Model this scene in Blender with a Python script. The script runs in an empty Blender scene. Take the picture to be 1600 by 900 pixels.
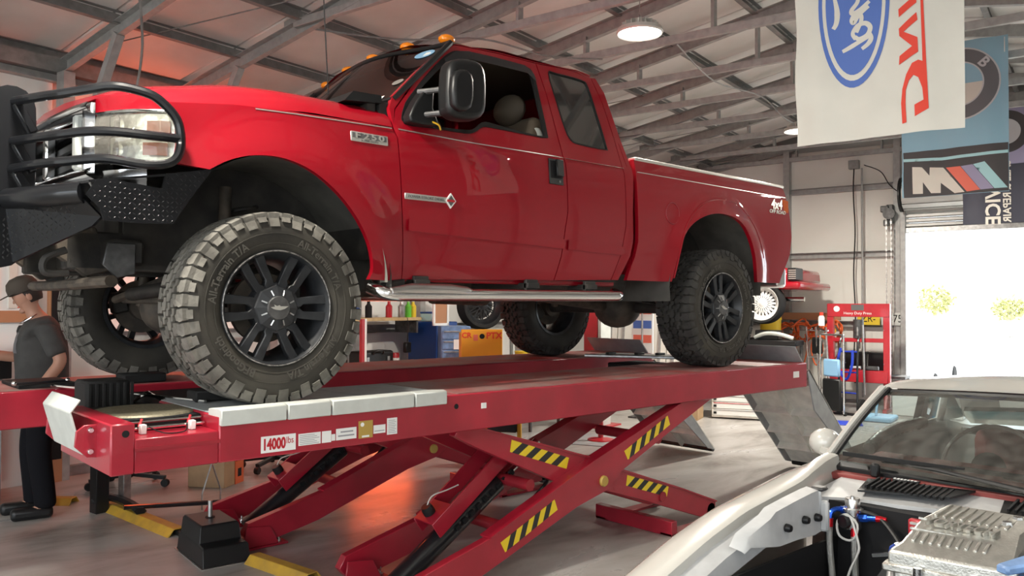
import bpy, bmesh, math, random
from mathutils import Vector, Matrix
from mathutils.geometry import delaunay_2d_cdt
random.seed(7)
scn = bpy.context.scene
COL = scn.collection
PI = math.pi
sin, cos = math.sin, math.cos

# ---------------------------------------------------------------- camera
CAM = Vector((-1.7156, -3.4892, 1.5692))
YAW, PITCH, ROLL, FPX = math.radians(42.0956), math.radians(1.1542), math.radians(0.2141), 1272.4
cd = bpy.data.cameras.new('camera')
cd.sensor_width = 36.0
cd.lens = 36.0 * FPX / 1600.0
cd.clip_start = 0.05
cd.clip_end = 300
cam = bpy.data.objects.new('camera', cd)
COL.objects.link(cam)
_f = Vector((sin(YAW) * cos(PITCH), cos(YAW) * cos(PITCH), sin(PITCH)))
_r = Vector((cos(YAW), -sin(YAW), 0))
_u = _r.cross(_f)
_r2 = _r * cos(ROLL) + _u * sin(ROLL)
_u2 = _u * cos(ROLL) - _r * sin(ROLL)
_m = Matrix((_r2, _u2, -_f)).transposed().to_4x4()
_m.translation = CAM
cam.matrix_world = _m
scn.camera = cam
scn.view_settings.view_transform = 'Standard'
scn.view_settings.look = 'None'
scn.view_settings.gamma = 1.0
scn.view_settings.use_curve_mapping = False
scn.view_settings.exposure = 0.0
scn.cycles.use_denoising = True
scn.cycles.sample_clamp_indirect = 6.0

# building frame: l runs along the ridge, c across it (towards the far wall), measured from under the camera
BA = math.radians(78.0)
LV = Vector((sin(BA), cos(BA), 0))
CV = Vector((-cos(BA), sin(BA), 0))
BROT = PI / 2 - BA                    # turn of the building frame about z
def B(l, c, z):
    return Vector((CAM.x, CAM.y, 0)) + LV * l + CV * c + Vector((0, 0, z))
def BM(l, c, z, rz=0.0):
    return Matrix.Translation(B(l, c, z)) @ Matrix.Rotation(BROT + rz, 4, 'Z')

# ---------------------------------------------------------------- sky and sun
w = bpy.data.worlds.new('sky')
scn.world = w
w.use_nodes = True
bg = w.node_tree.nodes['Background']
bg.inputs['Color'].default_value = (0.86, 0.93, 1.0, 1)
bg.inputs['Strength'].default_value = 5.0
sd = bpy.data.lights.new('sun', 'SUN')
sd.energy = 6.0
sd.angle = 0.01
sd.color = (1.0, 0.93, 0.82)
sun = bpy.data.objects.new('sun', sd)
COL.objects.link(sun)
SEL, SAZ = math.radians(48), math.radians(-6)
_sd = -(LV * cos(SEL) * cos(SAZ) + CV * cos(SEL) * sin(SAZ)) - Vector((0, 0, sin(SEL)))
sun.rotation_euler = _sd.to_track_quat('-Z', 'Y').to_euler()

# ---------------------------------------------------------------- materials
MATS = {}
def mat(name, col, rough=0.5, metal=0.0, coat=0.0, noise=0.0, nscale=8.0, bump=0.0, bscale=60.0, emit=None, estr=0.0,
        trans=0.0, alpha=1.0, col2=None, spec=0.5, aniso=0.0, crough=0.05, detail=4.0):
    m = bpy.data.materials.new(name)
    m.use_nodes = True
    nt = m.node_tree
    b = nt.nodes['Principled BSDF']
    b.inputs['Base Color'].default_value = (*col, 1)
    b.inputs['Roughness'].default_value = rough
    b.inputs['Metallic'].default_value = metal
    b.inputs['Coat Weight'].default_value = coat
    b.inputs['Coat Roughness'].default_value = crough
    b.inputs['Specular IOR Level'].default_value = spec
    b.inputs['Transmission Weight'].default_value = trans
    b.inputs['Alpha'].default_value = alpha
    if emit:
        b.inputs['Emission Color'].default_value = (*emit, 1)
        b.inputs['Emission Strength'].default_value = estr
    if noise or bump or col2:
        tc = nt.nodes.new('ShaderNodeTexCoord')
    if noise or col2:
        n = nt.nodes.new('ShaderNodeTexNoise')
        n.inputs['Scale'].default_value = nscale
        n.inputs['Detail'].default_value = detail
        nt.links.new(tc.outputs['Object'], n.inputs['Vector'])
        r = nt.nodes.new('ShaderNodeValToRGB')
        c2 = col2 if col2 else tuple(min(1, c * (1 + noise)) for c in col)
        c1 = tuple(c * (1 - noise) for c in col) if not col2 else col
        r.color_ramp.elements[0].position = 0.35
        r.color_ramp.elements[1].position = 0.68
        r.color_ramp.elements[0].color = (*c1, 1)
        r.color_ramp.elements[1].color = (*c2, 1)
        nt.links.new(n.outputs['Fac'], r.inputs['Fac'])
        nt.links.new(r.outputs['Color'], b.inputs['Base Color'])
    if bump:
        n2 = nt.nodes.new('ShaderNodeTexNoise')
        n2.inputs['Scale'].default_value = bscale
        n2.inputs['Detail'].default_value = 3
        nt.links.new(tc.outputs['Object'], n2.inputs['Vector'])
        bp = nt.nodes.new('ShaderNodeBump')
        bp.inputs['Strength'].default_value = bump
        bp.inputs['Distance'].default_value = 0.01
        nt.links.new(n2.outputs['Fac'], bp.inputs['Height'])
        nt.links.new(bp.outputs['Normal'], b.inputs['Normal'])
    MATS[name] = m
    return m

mat('paint_red', (0.27, 0.002, 0.010), 0.5, 0.0, 0.9, crough=0.02, spec=0.15)
mat('lift_red', (0.33, 0.010, 0.026), 0.38, 0, 0.3, noise=0.12, nscale=5, bump=0.05, bscale=120)
mat('lift_red_dark', (0.26, 0.01, 0.02), 0.5, noise=0.15, nscale=6)
mat('black_gloss', (0.012, 0.013, 0.015), 0.28, 0, 0.4)
mat('black_plastic', (0.010, 0.0105, 0.011), 0.40, spec=0.35)
mat('black_matte', (0.010, 0.010, 0.011), 0.75, spec=0.25)
mat('rubber_black', (0.016, 0.016, 0.016), 0.8, spec=0.25)
mat('guard_black', (0.005, 0.0055, 0.007), 0.35, 0, 0.5, crough=.06, spec=0.2)
mat('tyre_side', (0.030, 0.028, 0.024), 0.75, spec=.25, col2=(0.058, 0.053, 0.043), nscale=4, bump=0.1, bscale=60)
mat('tyre_tread', (0.075, 0.070, 0.060), 0.85, col2=(0.19, 0.18, 0.155), nscale=7, bump=0.25, bscale=80)
mat('tyre_tread_clean', (0.030, 0.029, 0.028), 0.85, spec=.25, col2=(0.060, 0.058, 0.054), nscale=7, bump=0.2, bscale=80)
mat('tyre_letters', (0.060, 0.055, 0.046), 0.7)
mat('rim_black', (0.012, 0.0135, 0.016), 0.40, 0.0, 0.1, spec=.35, col2=(0.028, 0.030, 0.033), nscale=14)
mat('rim_scuff', (0.35, 0.34, 0.33), 0.45, 0.8, col2=(0.05, 0.05, 0.05), nscale=60)
mat('chrome', (0.78, 0.78, 0.78), 0.12, 1.0)
mat('chrome_dull', (0.62, 0.61, 0.60), 0.28, 1.0, bump=0.03, bscale=100)
mat('steel', (0.42, 0.42, 0.41), 0.42, 1.0, noise=0.2, nscale=20)
mat('steel_dark', (0.10, 0.10, 0.10), 0.5, 0.6, noise=0.3, nscale=20)
mat('rust_metal', (0.050, 0.043, 0.036), 0.7, 0.3, col2=(0.13, 0.105, 0.08), nscale=9, bump=0.2, bscale=50)
mat('frame_black', (0.022, 0.021, 0.02), 0.65, 0.2, col2=(0.05, 0.046, 0.04), nscale=9)
mat('liner_black', (0.06, 0.058, 0.052), 0.8, col2=(0.11, 0.105, 0.092), nscale=5)
mat('arch_dust', (0.20, 0.19, 0.165), 0.85, col2=(0.14, 0.135, 0.12), nscale=8)
mat('glass_dark', (0.02, 0.022, 0.022), 0.04, 0, 1.0, spec=0.8)
def glass(name, tint, rough=0.0, mix=0.25, fres=0.5):
    m = bpy.data.materials.new(name)
    m.use_nodes = True
    nt = m.node_tree
    nt.nodes.remove(nt.nodes['Principled BSDF'])
    out = nt.nodes['Material Output']
    t = nt.nodes.new('ShaderNodeBsdfTransparent')
    t.inputs['Color'].default_value = (*tint, 1)
    g = nt.nodes.new('ShaderNodeBsdfGlossy')
    g.inputs['Roughness'].default_value = rough
    fr = nt.nodes.new('ShaderNodeFresnel')
    fr.inputs['IOR'].default_value = 1.5
    mx = nt.nodes.new('ShaderNodeMixShader')
    nt.links.new(fr.outputs[0], mx.inputs[0])
    nt.links.new(t.outputs[0], mx.inputs[1])
    nt.links.new(g.outputs[0], mx.inputs[2])
    nt.links.new(mx.outputs[0], out.inputs['Surface'])
    if mix:
        d = nt.nodes.new('ShaderNodeBsdfDiffuse')
        d.inputs['Color'].default_value = (0.55, 0.52, 0.46, 1)
        n = nt.nodes.new('ShaderNodeTexNoise')
        n.inputs['Scale'].default_value = 25
        n.inputs['Detail'].default_value = 8
        tc = nt.nodes.new('ShaderNodeTexCoord')
        nt.links.new(tc.outputs['Object'], n.inputs['Vector'])
        mr = nt.nodes.new('ShaderNodeMapRange')
        mr.inputs[1].default_value = 0.35
        mr.inputs[2].default_value = 0.75
        mr.inputs[3].default_value = mix * 0.5
        mr.inputs[4].default_value = mix * 1.4
        nt.links.new(n.outputs['Fac'], mr.inputs[0])
        m2 = nt.nodes.new('ShaderNodeMixShader')
        nt.links.new(mr.outputs[0], m2.inputs[0])
        nt.links.new(mx.outputs[0], m2.inputs[1])
        nt.links.new(d.outputs[0], m2.inputs[2])
        nt.links.new(m2.outputs[0], out.inputs['Surface'])
    MATS[name] = m
    return m
glass('glass_clear', (0.75, 0.82, 0.80), mix=0)
glass('glass_smoke', (0.10, 0.11, 0.11), mix=0)
glass('glass_dirty', (0.42, 0.50, 0.49), mix=0.10)
glass('glass_teal', (0.10, 0.52, 0.66), mix=0)
glass('lamp_lens', (0.92, 0.92, 0.84), mix=0.22)
mat('amber', (0.75, 0.22, 0.01), 0.2, 0, 0.6)
mat('reflector', (0.85, 0.85, 0.78), 0.3, 0.75, bump=0.4, bscale=30)
mat('orange_lens', (0.62, 0.12, 0.02), 0.2, 0, 0.6)
mat('seat_tan', (0.11, 0.085, 0.06), 0.7)
mat('cab_dark', (0.02, 0.019, 0.018), 0.8)
mat('badge_silver', (0.62, 0.61, 0.57), 0.3, 0.7)
mat('badge_dark', (0.12, 0.12, 0.12), 0.4, 0.3)
mat('white', (0.78, 0.78, 0.76), 0.5)
mat('lift_white', (0.50, 0.52, 0.49), 0.5, noise=0.06, nscale=12)
mat('lift_grey', (0.30, 0.32, 0.33), 0.5, noise=0.1, nscale=10)
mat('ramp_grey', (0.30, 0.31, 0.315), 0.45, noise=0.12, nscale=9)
mat('ramp_tan', (0.76, 0.74, 0.68), 0.6, noise=0.12, nscale=9)
mat('deck_red', (0.36, 0.05, 0.05), 0.55, col2=(0.28, 0.20, 0.18), nscale=3.5, bump=0.1, bscale=90)
mat('turn_gold', (0.22, 0.20, 0.14), 0.55, 0.5, noise=0.25, nscale=90)
mat('hazard_yellow', (0.78, 0.58, 0.02), 0.5)
mat('hazard_black', (0.02, 0.02, 0.02), 0.6)
mat('ramp_yellow', (0.50, 0.30, 0.03), 0.55, col2=(0.36, 0.22, 0.04), nscale=10)
mat('sticker_gold', (0.42, 0.28, 0.06), 0.5)
mat('print_red', (0.45, 0.01, 0.02), 0.5)
mat('print_grey', (0.30, 0.30, 0.32), 0.6)
mat('galv', (0.36, 0.36, 0.35), 0.48, 0.25, noise=0.12, nscale=14)
mat('galv_dark', (0.24, 0.24, 0.235), 0.5, 0.25, noise=0.14, nscale=14)
mat('foil_panel', (0.74, 0.725, 0.69), 0.40, 0.10, col2=(0.82, 0.81, 0.78), nscale=2.2, bump=0.25, bscale=7)
mat('wall_panel', (0.72, 0.71, 0.655), 0.55, 0.0, col2=(0.77, 0.76, 0.71), nscale=1.5, bump=0.12, bscale=9)
mat('ext_skin', (0.45, 0.45, 0.44), 0.6)
mat('cardboard', (0.40, 0.27, 0.15), 0.85, noise=0.08, nscale=10)
mat('tape_orange', (0.62, 0.12, 0.03), 0.55)
mat('flag_white', (0.64, 0.615, 0.55), 0.6, noise=0.03, nscale=5)
mat('flag_blue', (0.075, 0.15, 0.46), 0.6)
mat('flag_red', (0.72, 0.045, 0.02), 0.6)
mat('flag_sky', (0.26, 0.46, 0.58), 0.6)
mat('flag_lightblue', (0.36, 0.62, 0.66), 0.6)
mat('flag_dark', (0.055, 0.052, 0.055), 0.65)
mat('flag_navy', (0.035, 0.036, 0.055), 0.65)
mat('flag_grey', (0.13, 0.13, 0.14), 0.6)
mat('flag_silver', (0.52, 0.52, 0.54), 0.6)
mat('flag_purple', (0.30, 0.28, 0.42), 0.6)
mat('flag_coral', (0.72, 0.15, 0.10), 0.6)
mat('lamp_shell', (0.55, 0.54, 0.50), 0.4, 0.2)
mat('lamp_glow', (1, 1, 1), 0.5, emit=(1.0, 0.96, 0.86), estr=14.0)
mat('heater_glow', (1, 0.2, 0.05), 0.5, emit=(1.0, 0.12, 0.02), estr=18.0)
mat('car_white', (0.52, 0.51, 0.47), 0.25, 0, 0.8, noise=0.03, nscale=6)
mat('car_white_matte', (0.46, 0.465, 0.465), 0.45, noise=0.08, nscale=18)
mat('car_red_interior', (0.20, 0.035, 0.03), 0.7, noise=0.15, nscale=10)
mat('alu_cast', (0.50, 0.49, 0.45), 0.38, 0.85, noise=0.1, nscale=40, bump=0.15, bscale=160)
mat('alu_bright', (0.80, 0.80, 0.79), 0.2, 1.0)
mat('an_blue', (0.02, 0.10, 0.55), 0.25, 0.7)
mat('an_red', (0.55, 0.01, 0.02), 0.25, 0.6)
mat('braid', (0.45, 0.45, 0.43), 0.4, 0.8, bump=0.5, bscale=400)
mat('cable_white', (0.65, 0.64, 0.60), 0.5)
mat('shirt_grey', (0.050, 0.049, 0.047), 0.9, noise=0.15, nscale=12)
mat('trousers_black', (0.008, 0.008, 0.010), 0.9, spec=0.1)
mat('skin', (0.42, 0.22, 0.15), 0.55)
mat('hair_brown', (0.022, 0.013, 0.009), 0.7)
mat('cap_brown', (0.045, 0.036, 0.028), 0.85)
mat('wood_light', (0.50, 0.36, 0.18), 0.6, noise=0.12, nscale=12)
mat('wood_trim', (0.42, 0.20, 0.10), 0.6)
mat('tool_blue', (0.01, 0.055, 0.24), 0.4)
mat('tool_blue_light', (0.16, 0.27, 0.48), 0.4, noise=0.2, nscale=20)
mat('panel_yellow', (0.80, 0.36, 0.02), 0.5)
mat('bucket_yellow', (0.80, 0.55, 0.02), 0.5)
mat('press_red', (0.42, 0.012, 0.022), 0.4, 0, 0.3, noise=0.1, nscale=8)
mat('cord_orange', (0.78, 0.14, 0.03), 0.5)
mat('hook_yellow', (0.80, 0.45, 0.02), 0.45)
mat('sky_blue_plastic', (0.22, 0.42, 0.62), 0.5)
mat('royal_blue', (0.01, 0.04, 0.42), 0.5)
mat('plate_yellow', (0.72, 0.52, 0.03), 0.5)
mat('green_bottle', (0.12, 0.50, 0.04), 0.4)
mat('leaf', (0.42, 0.42, 0.16), 0.8, col2=(0.5, 0.5, 0.25), nscale=3)
mat('bark', (0.45, 0.42, 0.36), 0.9)
mat('ground_out', (0.62, 0.60, 0.56), 0.9, noise=0.05, nscale=0.6)
mat('door_galv', (0.50, 0.50, 0.48), 0.45, 0.4, noise=0.05, nscale=6)

def floor_mat():
    m = mat('concrete_floor', (0.36, 0.35, 0.335), 0.30, bump=0.04, bscale=30)
    nt = m.node_tree
    b = nt.nodes['Principled BSDF']
    tc = nt.nodes.new('ShaderNodeTexCoord')
    mp = nt.nodes.new('ShaderNodeMapping')
    mp.inputs['Scale'].default_value = (0.6, 1.6, 1)
    nt.links.new(tc.outputs['Object'], mp.inputs['Vector'])
    n = nt.nodes.new('ShaderNodeTexNoise')
    n.inputs['Scale'].default_value = 1.3
    n.inputs['Detail'].default_value = 9
    n.inputs['Roughness'].default_value = 0.62
    n.inputs['Distortion'].default_value = 0.6
    nt.links.new(mp.outputs[0], n.inputs['Vector'])
    r = nt.nodes.new('ShaderNodeValToRGB')
    e = r.color_ramp.elements
    e[0].position, e[0].color = 0.30, (0.17, 0.155, 0.14, 1)
    e[1].position, e[1].color = 0.66, (0.43, 0.42, 0.405, 1)
    k = e.new(0.48)
    k.color = (0.34, 0.325, 0.305, 1)
    nt.links.new(n.outputs['Fac'], r.inputs['Fac'])
    nt.links.new(r.outputs['Color'], b.inputs['Base Color'])
    r2 = nt.nodes.new('ShaderNodeMapRange')
    r2.inputs[1].default_value = 0.3
    r2.inputs[2].default_value = 0.7
    r2.inputs[3].default_value = 0.42
    r2.inputs[4].default_value = 0.24
    nt.links.new(n.outputs['Fac'], r2.inputs[0])
    nt.links.new(r2.outputs[0], b.inputs['Roughness'])
floor_mat()

# ---------------------------------------------------------------- mesh helpers
def basis(d, up=None):
    d = Vector(d).normalized()
    up = Vector(up) if up is not None else (Vector((0, 0, 1)) if abs(d.z) < 0.95 else Vector((1, 0, 0)))
    s = d.cross(up).normalized()
    return s, s.cross(d).normalized()

class MB:
    def __init__(self):
        self.v, self.f = [], []
    def add(self, vs, fs):
        o = len(self.v)
        self.v += [Vector(p) for p in vs]
        self.f += [[i + o for i in f] for f in fs]
        return self
    def box(self, c, s, M=None):
        x, y, z = s[0] / 2, s[1] / 2, s[2] / 2
        vs = [Vector(c) + Vector(p) for p in ((-x, -y, -z), (x, -y, -z), (x, y, -z), (-x, y, -z), (-x, -y, z), (x, -y, z), (x, y, z), (-x, y, z))]
        if M is not None:
            vs = [M @ p for p in vs]
        return self.add(vs, [(3, 2, 1, 0), (4, 5, 6, 7), (0, 1, 5, 4), (1, 2, 6, 5), (2, 3, 7, 6), (3, 0, 4, 7)])
    def bx(self, x0, x1, y0, y1, z0, z1, M=None):
        return self.box(((x0 + x1) / 2, (y0 + y1) / 2, (z0 + z1) / 2), (x1 - x0, y1 - y0, z1 - z0), M)
    def bar(self, p0, p1, w, h, up=None):
        p0, p1 = Vector(p0), Vector(p1)
        s, u = basis(p1 - p0, up)
        vs = [p + s * a * w / 2 + u * b * h / 2 for p in (p0, p1) for a, b in ((-1, -1), (1, -1), (1, 1), (-1, 1))]
        return self.add(vs, [(3, 2, 1, 0), (4, 5, 6, 7), (0, 1, 5, 4), (1, 2, 6, 5), (2, 3, 7, 6), (3, 0, 4, 7)])
    def tube(self, pts, r, n=8, closed=False, flat=None):
        pts = [Vector(p) for p in pts]
        rs = r if isinstance(r, (list, tuple)) else [r] * len(pts)
        k = len(pts)
        s = None
        rings = []
        for i, p in enumerate(pts):
            if closed:
                d = pts[(i + 1) % k] - pts[i - 1]
            else:
                d = pts[min(i + 1, k - 1)] - pts[max(i - 1, 0)]
            d.normalize()
            if s is None:
                s, u = basis(d)
            else:
                s = (s - d * s.dot(d)).normalized()
                u = s.cross(d).normalized()
            rings.append([p + (s * cos(2 * PI * j / n) + u * sin(2 * PI * j / n) * (flat or 1)) * rs[i] for j in range(n)])
        vs = [q for ring in rings for q in ring]
        fs = []
        for i in range(k if closed else k - 1):
            a, b = i * n, ((i + 1) % k) * n
            fs += [(a + j, a + (j + 1) % n, b + (j + 1) % n, b + j) for j in range(n)]
        if not closed:
            fs += [tuple(range(n))[::-1], tuple(range((k - 1) * n, k * n))]
        return self.add(vs, fs)
    def cyl(self, p0, p1, r0, r1=None, n=16):
        return self.tube([p0, p1], [r0, r0 if r1 is None else r1], n)
    def lathe(self, prof, o=(0, 0, 0), ax=(0, 0, 1), n=32, closed=False, up=None):
        o, ax = Vector(o), Vector(ax).normalized()
        s, u = basis(ax, up)
        vs = []
        for r, h in prof:
            vs += [o + ax * h + (s * cos(2 * PI * j / n) + u * sin(2 * PI * j / n)) * r for j in range(n)]
        fs = []
        k = len(prof)
        for i in range(k if closed else k - 1):
            a, b = i * n, ((i + 1) % k) * n
            fs += [(a + j, a + (j + 1) % n, b + (j + 1) % n, b + j) for j in range(n)]
        if not closed:
            if prof[0][0] > 1e-6:
                fs.append(tuple(range(n))[::-1])
            if prof[-1][0] > 1e-6:
                fs.append(tuple(range((k - 1) * n, k * n)))
        return self.add(vs, fs)
    def prism(self, poly, vec):
        poly = [Vector(p) for p in poly]
        vec = Vector(vec)
        n = len(poly)
        vs = poly + [p + vec for p in poly]
        return self.add(vs, [tuple(range(n))[::-1], tuple(range(n, 2 * n))] + [(i, (i + 1) % n, n + (i + 1) % n, n + i) for i in range(n)])
    def xz(self, poly, y0, y1):
        return self.prism([(x, y0, z) for x, z in poly], (0, y1 - y0, 0))
    def grid(self, fn, nu, nv, closed_u=False):
        vs = [fn(i / (nu if closed_u else nu - 1), j / (nv - 1)) for i in range(nu) for j in range(nv)]
        fs = []
        for i in range(nu if closed_u else nu - 1):
            for j in range(nv - 1):
                a, b = i * nv + j, ((i + 1) % nu) * nv + j
                fs.append((a, b, b + 1, a + 1))
        return self.add(vs, fs)
    def ball(self, c, r, n=12, m=8):
        c = Vector(c)
        r = r if isinstance(r, (tuple, list)) else (r, r, r)
        def fn(u, v):
            a, t = 2 * PI * u, PI * (v * 0.998 + 0.001)
            return c + Vector((cos(a) * sin(t) * r[0], sin(a) * sin(t) * r[1], -cos(t) * r[2]))
        return self.grid(fn, n, m, True)
    def xf(self, M):
        self.v = [M @ p for p in self.v]
        return self
    def build(self, name, m, parent=None, smooth=True, bev=0.0, ang=35, sub=0, kind=None, label=None, weld=0.0, seg=1):
        me = bpy.data.meshes.new(name)
        me.from_pydata([tuple(p) for p in self.v], [], self.f)
        if True:
            bm = bmesh.new()
            bm.from_mesh(me)
            if weld:
                bmesh.ops.remove_doubles(bm, verts=bm.verts, dist=weld)
            bmesh.ops.recalc_face_normals(bm, faces=bm.faces)
            bm.to_mesh(me)
            bm.free()
        if smooth:
            me.shade_smooth()
            me.set_sharp_from_angle(angle=math.radians(ang))
        o = bpy.data.objects.new(name, me)
        COL.objects.link(o)
        if isinstance(m, str):
            m = MATS[m]
        if m:
            me.materials.append(m)
        if bev:
            b = o.modifiers.new('bevel', 'BEVEL')
            b.width = bev
            b.segments = seg
            b.limit_method = 'ANGLE'
            b.angle_limit = math.radians(40)
            b.harden_normals = False
        if sub:
            b = o.modifiers.new('sub', 'SUBSURF')
            b.levels = b.render_levels = sub
        if parent is not None:
            attach(o, parent)
        if kind:
            o['kind'] = kind
        if label:
            o['label'] = label
        return o

INV = {}
def attach(o, parent):
    o.parent = parent
    if parent.name in INV:
        o.matrix_parent_inverse = INV[parent.name]
    return o
def tag(o, label, cat, group=None, kind=None):
    if label:
        o['label'] = label
    if cat:
        o['category'] = cat
    if group:
        o['group'] = group
    if kind:
        o['kind'] = kind
    return o
def thing(name, label, cat, loc=(0, 0, 0), rz=0.0, group=None, world=False, M=None):
    """An Empty at the thing's base; world=True: the parts' vertices are in scene coordinates."""
    o = bpy.data.objects.new(name, None)
    o.empty_display_size = 0.1
    COL.objects.link(o)
    m = M if M is not None else Matrix.Translation(Vector(loc)) @ Matrix.Rotation(rz, 4, 'Z')
    o.matrix_basis = m
    if world:
        INV[o.name] = m.inverted()
    return tag(o, label, cat, group)
def copy_tree(o, parent=None):
    c = o.copy()
    COL.objects.link(c)
    if parent is not None:
        c.parent = parent
    for ch in list(o.children):
        copy_tree(ch, c)
    return c
def text(name, body, m, parent, M, size=0.1, ext=0.001, align='CENTER', font_shear=0.0, bold=0.0, sx=1.0):
    cu = bpy.data.curves.new(name, 'FONT')
    cu.body = body
    cu.size = size
    cu.align_x = align
    cu.align_y = 'CENTER'
    cu.extrude = ext
    cu.shear = font_shear
    cu.offset = bold
    cu.resolution_u = 3
    t = bpy.data.objects.new(name, cu)
    COL.objects.link(t)
    dg = bpy.context.evaluated_depsgraph_get()
    me = bpy.data.meshes.new_from_object(t.evaluated_get(dg))
    bpy.data.objects.remove(t)
    me.transform(M @ Matrix.Diagonal((sx, 1, 1, 1)))
    me.materials.clear()
    me.materials.append(MATS[m])
    o = bpy.data.objects.new(name, me)
    COL.objects.link(o)
    if parent is not None:
        attach(o, parent)
    return o
def frame(o, xa, ya):
    """Matrix whose x axis is xa, y axis ya, at o."""
    xa, ya = Vector(xa).normalized(), Vector(ya).normalized()
    za = xa.cross(ya).normalized()
    m = Matrix((xa, ya, za)).transposed().to_4x4()
    m.translation = Vector(o)
    return m
def spline(pts, k=6):
    """Catmull-Rom through pts."""
    pts = [Vector(p) for p in pts]
    out = []
    for i in range(len(pts) - 1):
        p0, p1, p2, p3 = pts[max(i - 1, 0)], pts[i], pts[i + 1], pts[min(i + 2, len(pts) - 1)]
        for j in range(k):
            t = j / k
            out.append(0.5 * ((2 * p1) + (p2 - p0) * t + (2 * p0 - 5 * p1 + 4 * p2 - p3) * t * t + (3 * p1 - p0 - 3 * p2 + p3) * t ** 3))
    out.append(pts[-1])
    return out
def sheet(poly, holes, step, fn):
    """Triangulate a 2-D outline (with holes) finely and map it with fn(x, z) -> point."""
    def dens(p):
        r = []
        for i in range(len(p)):
            a, b = Vector(p[i]), Vector(p[(i + 1) % len(p)])
            k = max(1, int((b - a).length / step + 0.5))
            r += [a.lerp(b, j / k) for j in range(k)]
        return r
    def inside(q, p):
        c = False
        for i in range(len(p)):
            a, b = p[i], p[i - 1]
            if (a[1] > q[1]) != (b[1] > q[1]) and q[0] < (b[0] - a[0]) * (q[1] - a[1]) / (b[1] - a[1]) + a[0]:
                c = not c
        return c
    loops = [dens(poly)] + [dens(h) for h in holes]
    vs, es = [], []
    for lp in loops:
        o = len(vs)
        vs += lp
        es += [(o + i, o + (i + 1) % len(lp)) for i in range(len(lp))]
    nb = len(vs)
    xs, zs = [p[0] for p in poly], [p[1] for p in poly]
    bnd = list(vs)
    x = min(xs) + step * 0.5
    while x < max(xs):
        z = min(zs) + step * 0.5
        while z < max(zs):
            q = Vector((x, z))
            if inside(q, loops[0]) and not any(inside(q, h) for h in loops[1:]) and min((q - b).length_squared for b in bnd) > (0.45 * step) ** 2:
                vs.append(q)
            z += step
        x += step
    r = delaunay_2d_cdt(vs, es, [], 0, 1e-6)
    ov, of = r[0], r[2]
    fs = []
    for f in of:
        c = sum((ov[i] for i in f), Vector((0, 0))) / len(f)
        if inside(c, loops[0]) and not any(inside(c, h) for h in loops[1:]):
            fs.append(tuple(f))
    m = MB()
    m.add([fn(p[0], p[1]) for p in ov], fs)
    return m
# ================================================================ the building
BX = BM(0, 0, 0)
L0, L1, C0, C1, CR, EAVE, SL = -5.6, 14.1, -4.6, 7.6, 1.5, 3.73, 0.177
RIDGE = EAVE + SL * (C1 - CR)
def zr(c):
    return RIDGE - SL * abs(c - CR)
TR = [4.70 + 1.17 * k for k in range(-9, 9)]
def struct(name, mb, m, **k):
    o = mb.xf(BX).build(name, m, **k)
    o['kind'] = 'structure'
    return o
fl = struct('floor', MB().bx(L0 - .2, L1 + .2, C0 - .2, C1 + .2, -0.2, 0.0), 'concrete_floor', smooth=False)
gr = struct('ground_outside', MB().bx(-60, 90, -70, 70, -0.4, -0.05), 'ground_out', smooth=False)
# roof skin, two slopes
cl = MB()
for s in (1, -1):
    c_e = C1 + .25 if s > 0 else C0 - .25
    z_e = zr(c_e)
    cl.prism([(L0 - .2, CR, RIDGE + .16), (L0 - .2, c_e, z_e + .16), (L0 - .2, c_e, z_e + .26), (L0 - .2, CR, RIDGE + .26)], (L1 - L0 + .4, 0, 0))
ceiling = struct('ceiling', cl, 'ext_skin', smooth=False)
# insulation panels between the purlins, one mesh shared by all
for c_a, c_b in ((CR, C1), (C0, CR)):
    MB().prism([(L0, c_a, zr(c_a) + .13), (L0, c_b, zr(c_b) + .13), (L0, c_b, zr(c_b) + .15), (L0, c_a, zr(c_a) + .15)], ((6.7 if c_a > 0 else 11.1), 0, 0)).xf(BX).build('ceiling_lining', 'foil_panel', ceiling, smooth=False)
PURL = [7.6 - 0.945 * k for k in range(7)]           # far slope purlin lines
ang = math.atan(SL)
pm = MB().box((0, 0, 0), (1.165, 0.93 / cos(ang), 0.03))
pan0 = None
def link_copy(o):
    c = o.copy()
    COL.objects.link(c)
    return c
bays = [l for l in TR if l > 1.0]
for k, l in enumerate(bays):
    for j in range(9):
        c = 7.6 - 0.945 * (j + 0.5)
        z = zr(c) + 0.13 - random.uniform(0, .012)
        far = c > CR
        if not far and l < 6:
            continue
        if pan0 is None:
            pan0 = pm.build('ceiling_panel', 'foil_panel', ceiling, bev=0.012)
            p = pan0
        else:
            p = link_copy(pan0)
        if abs(c - CR) < 0.5:
            c += 0.0
        p.matrix_basis = BX @ Matrix.Translation((l - 0.585, c, z)) @ Matrix.Rotation(-ang if far else ang, 4, 'X')
def cee(mb, p0, p1, w, h, up=(0, 0, 1)):
    """C-channel: web and two flanges."""
    p0, p1 = Vector(p0), Vector(p1)
    s, u = basis(p1 - p0, up)
    t = 0.006
    mb.bar(p0 - s * (w / 2), p1 - s * (w / 2), t, h, up)
    mb.bar(p0 + u * (h / 2), p1 + u * (h / 2), w, t, up)
    mb.bar(p0 - u * (h / 2), p1 - u * (h / 2), w, t, up)
    return mb
for c in [7.6 - 0.945 * k for k in range(13)]:
    z = zr(c) + 0.06
    o = cee(MB(), (0.5, c, z), (L1, c, z), 0.06, 0.10).xf(BX).build('purlin', 'galv_dark', ceiling, smooth=False)
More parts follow.
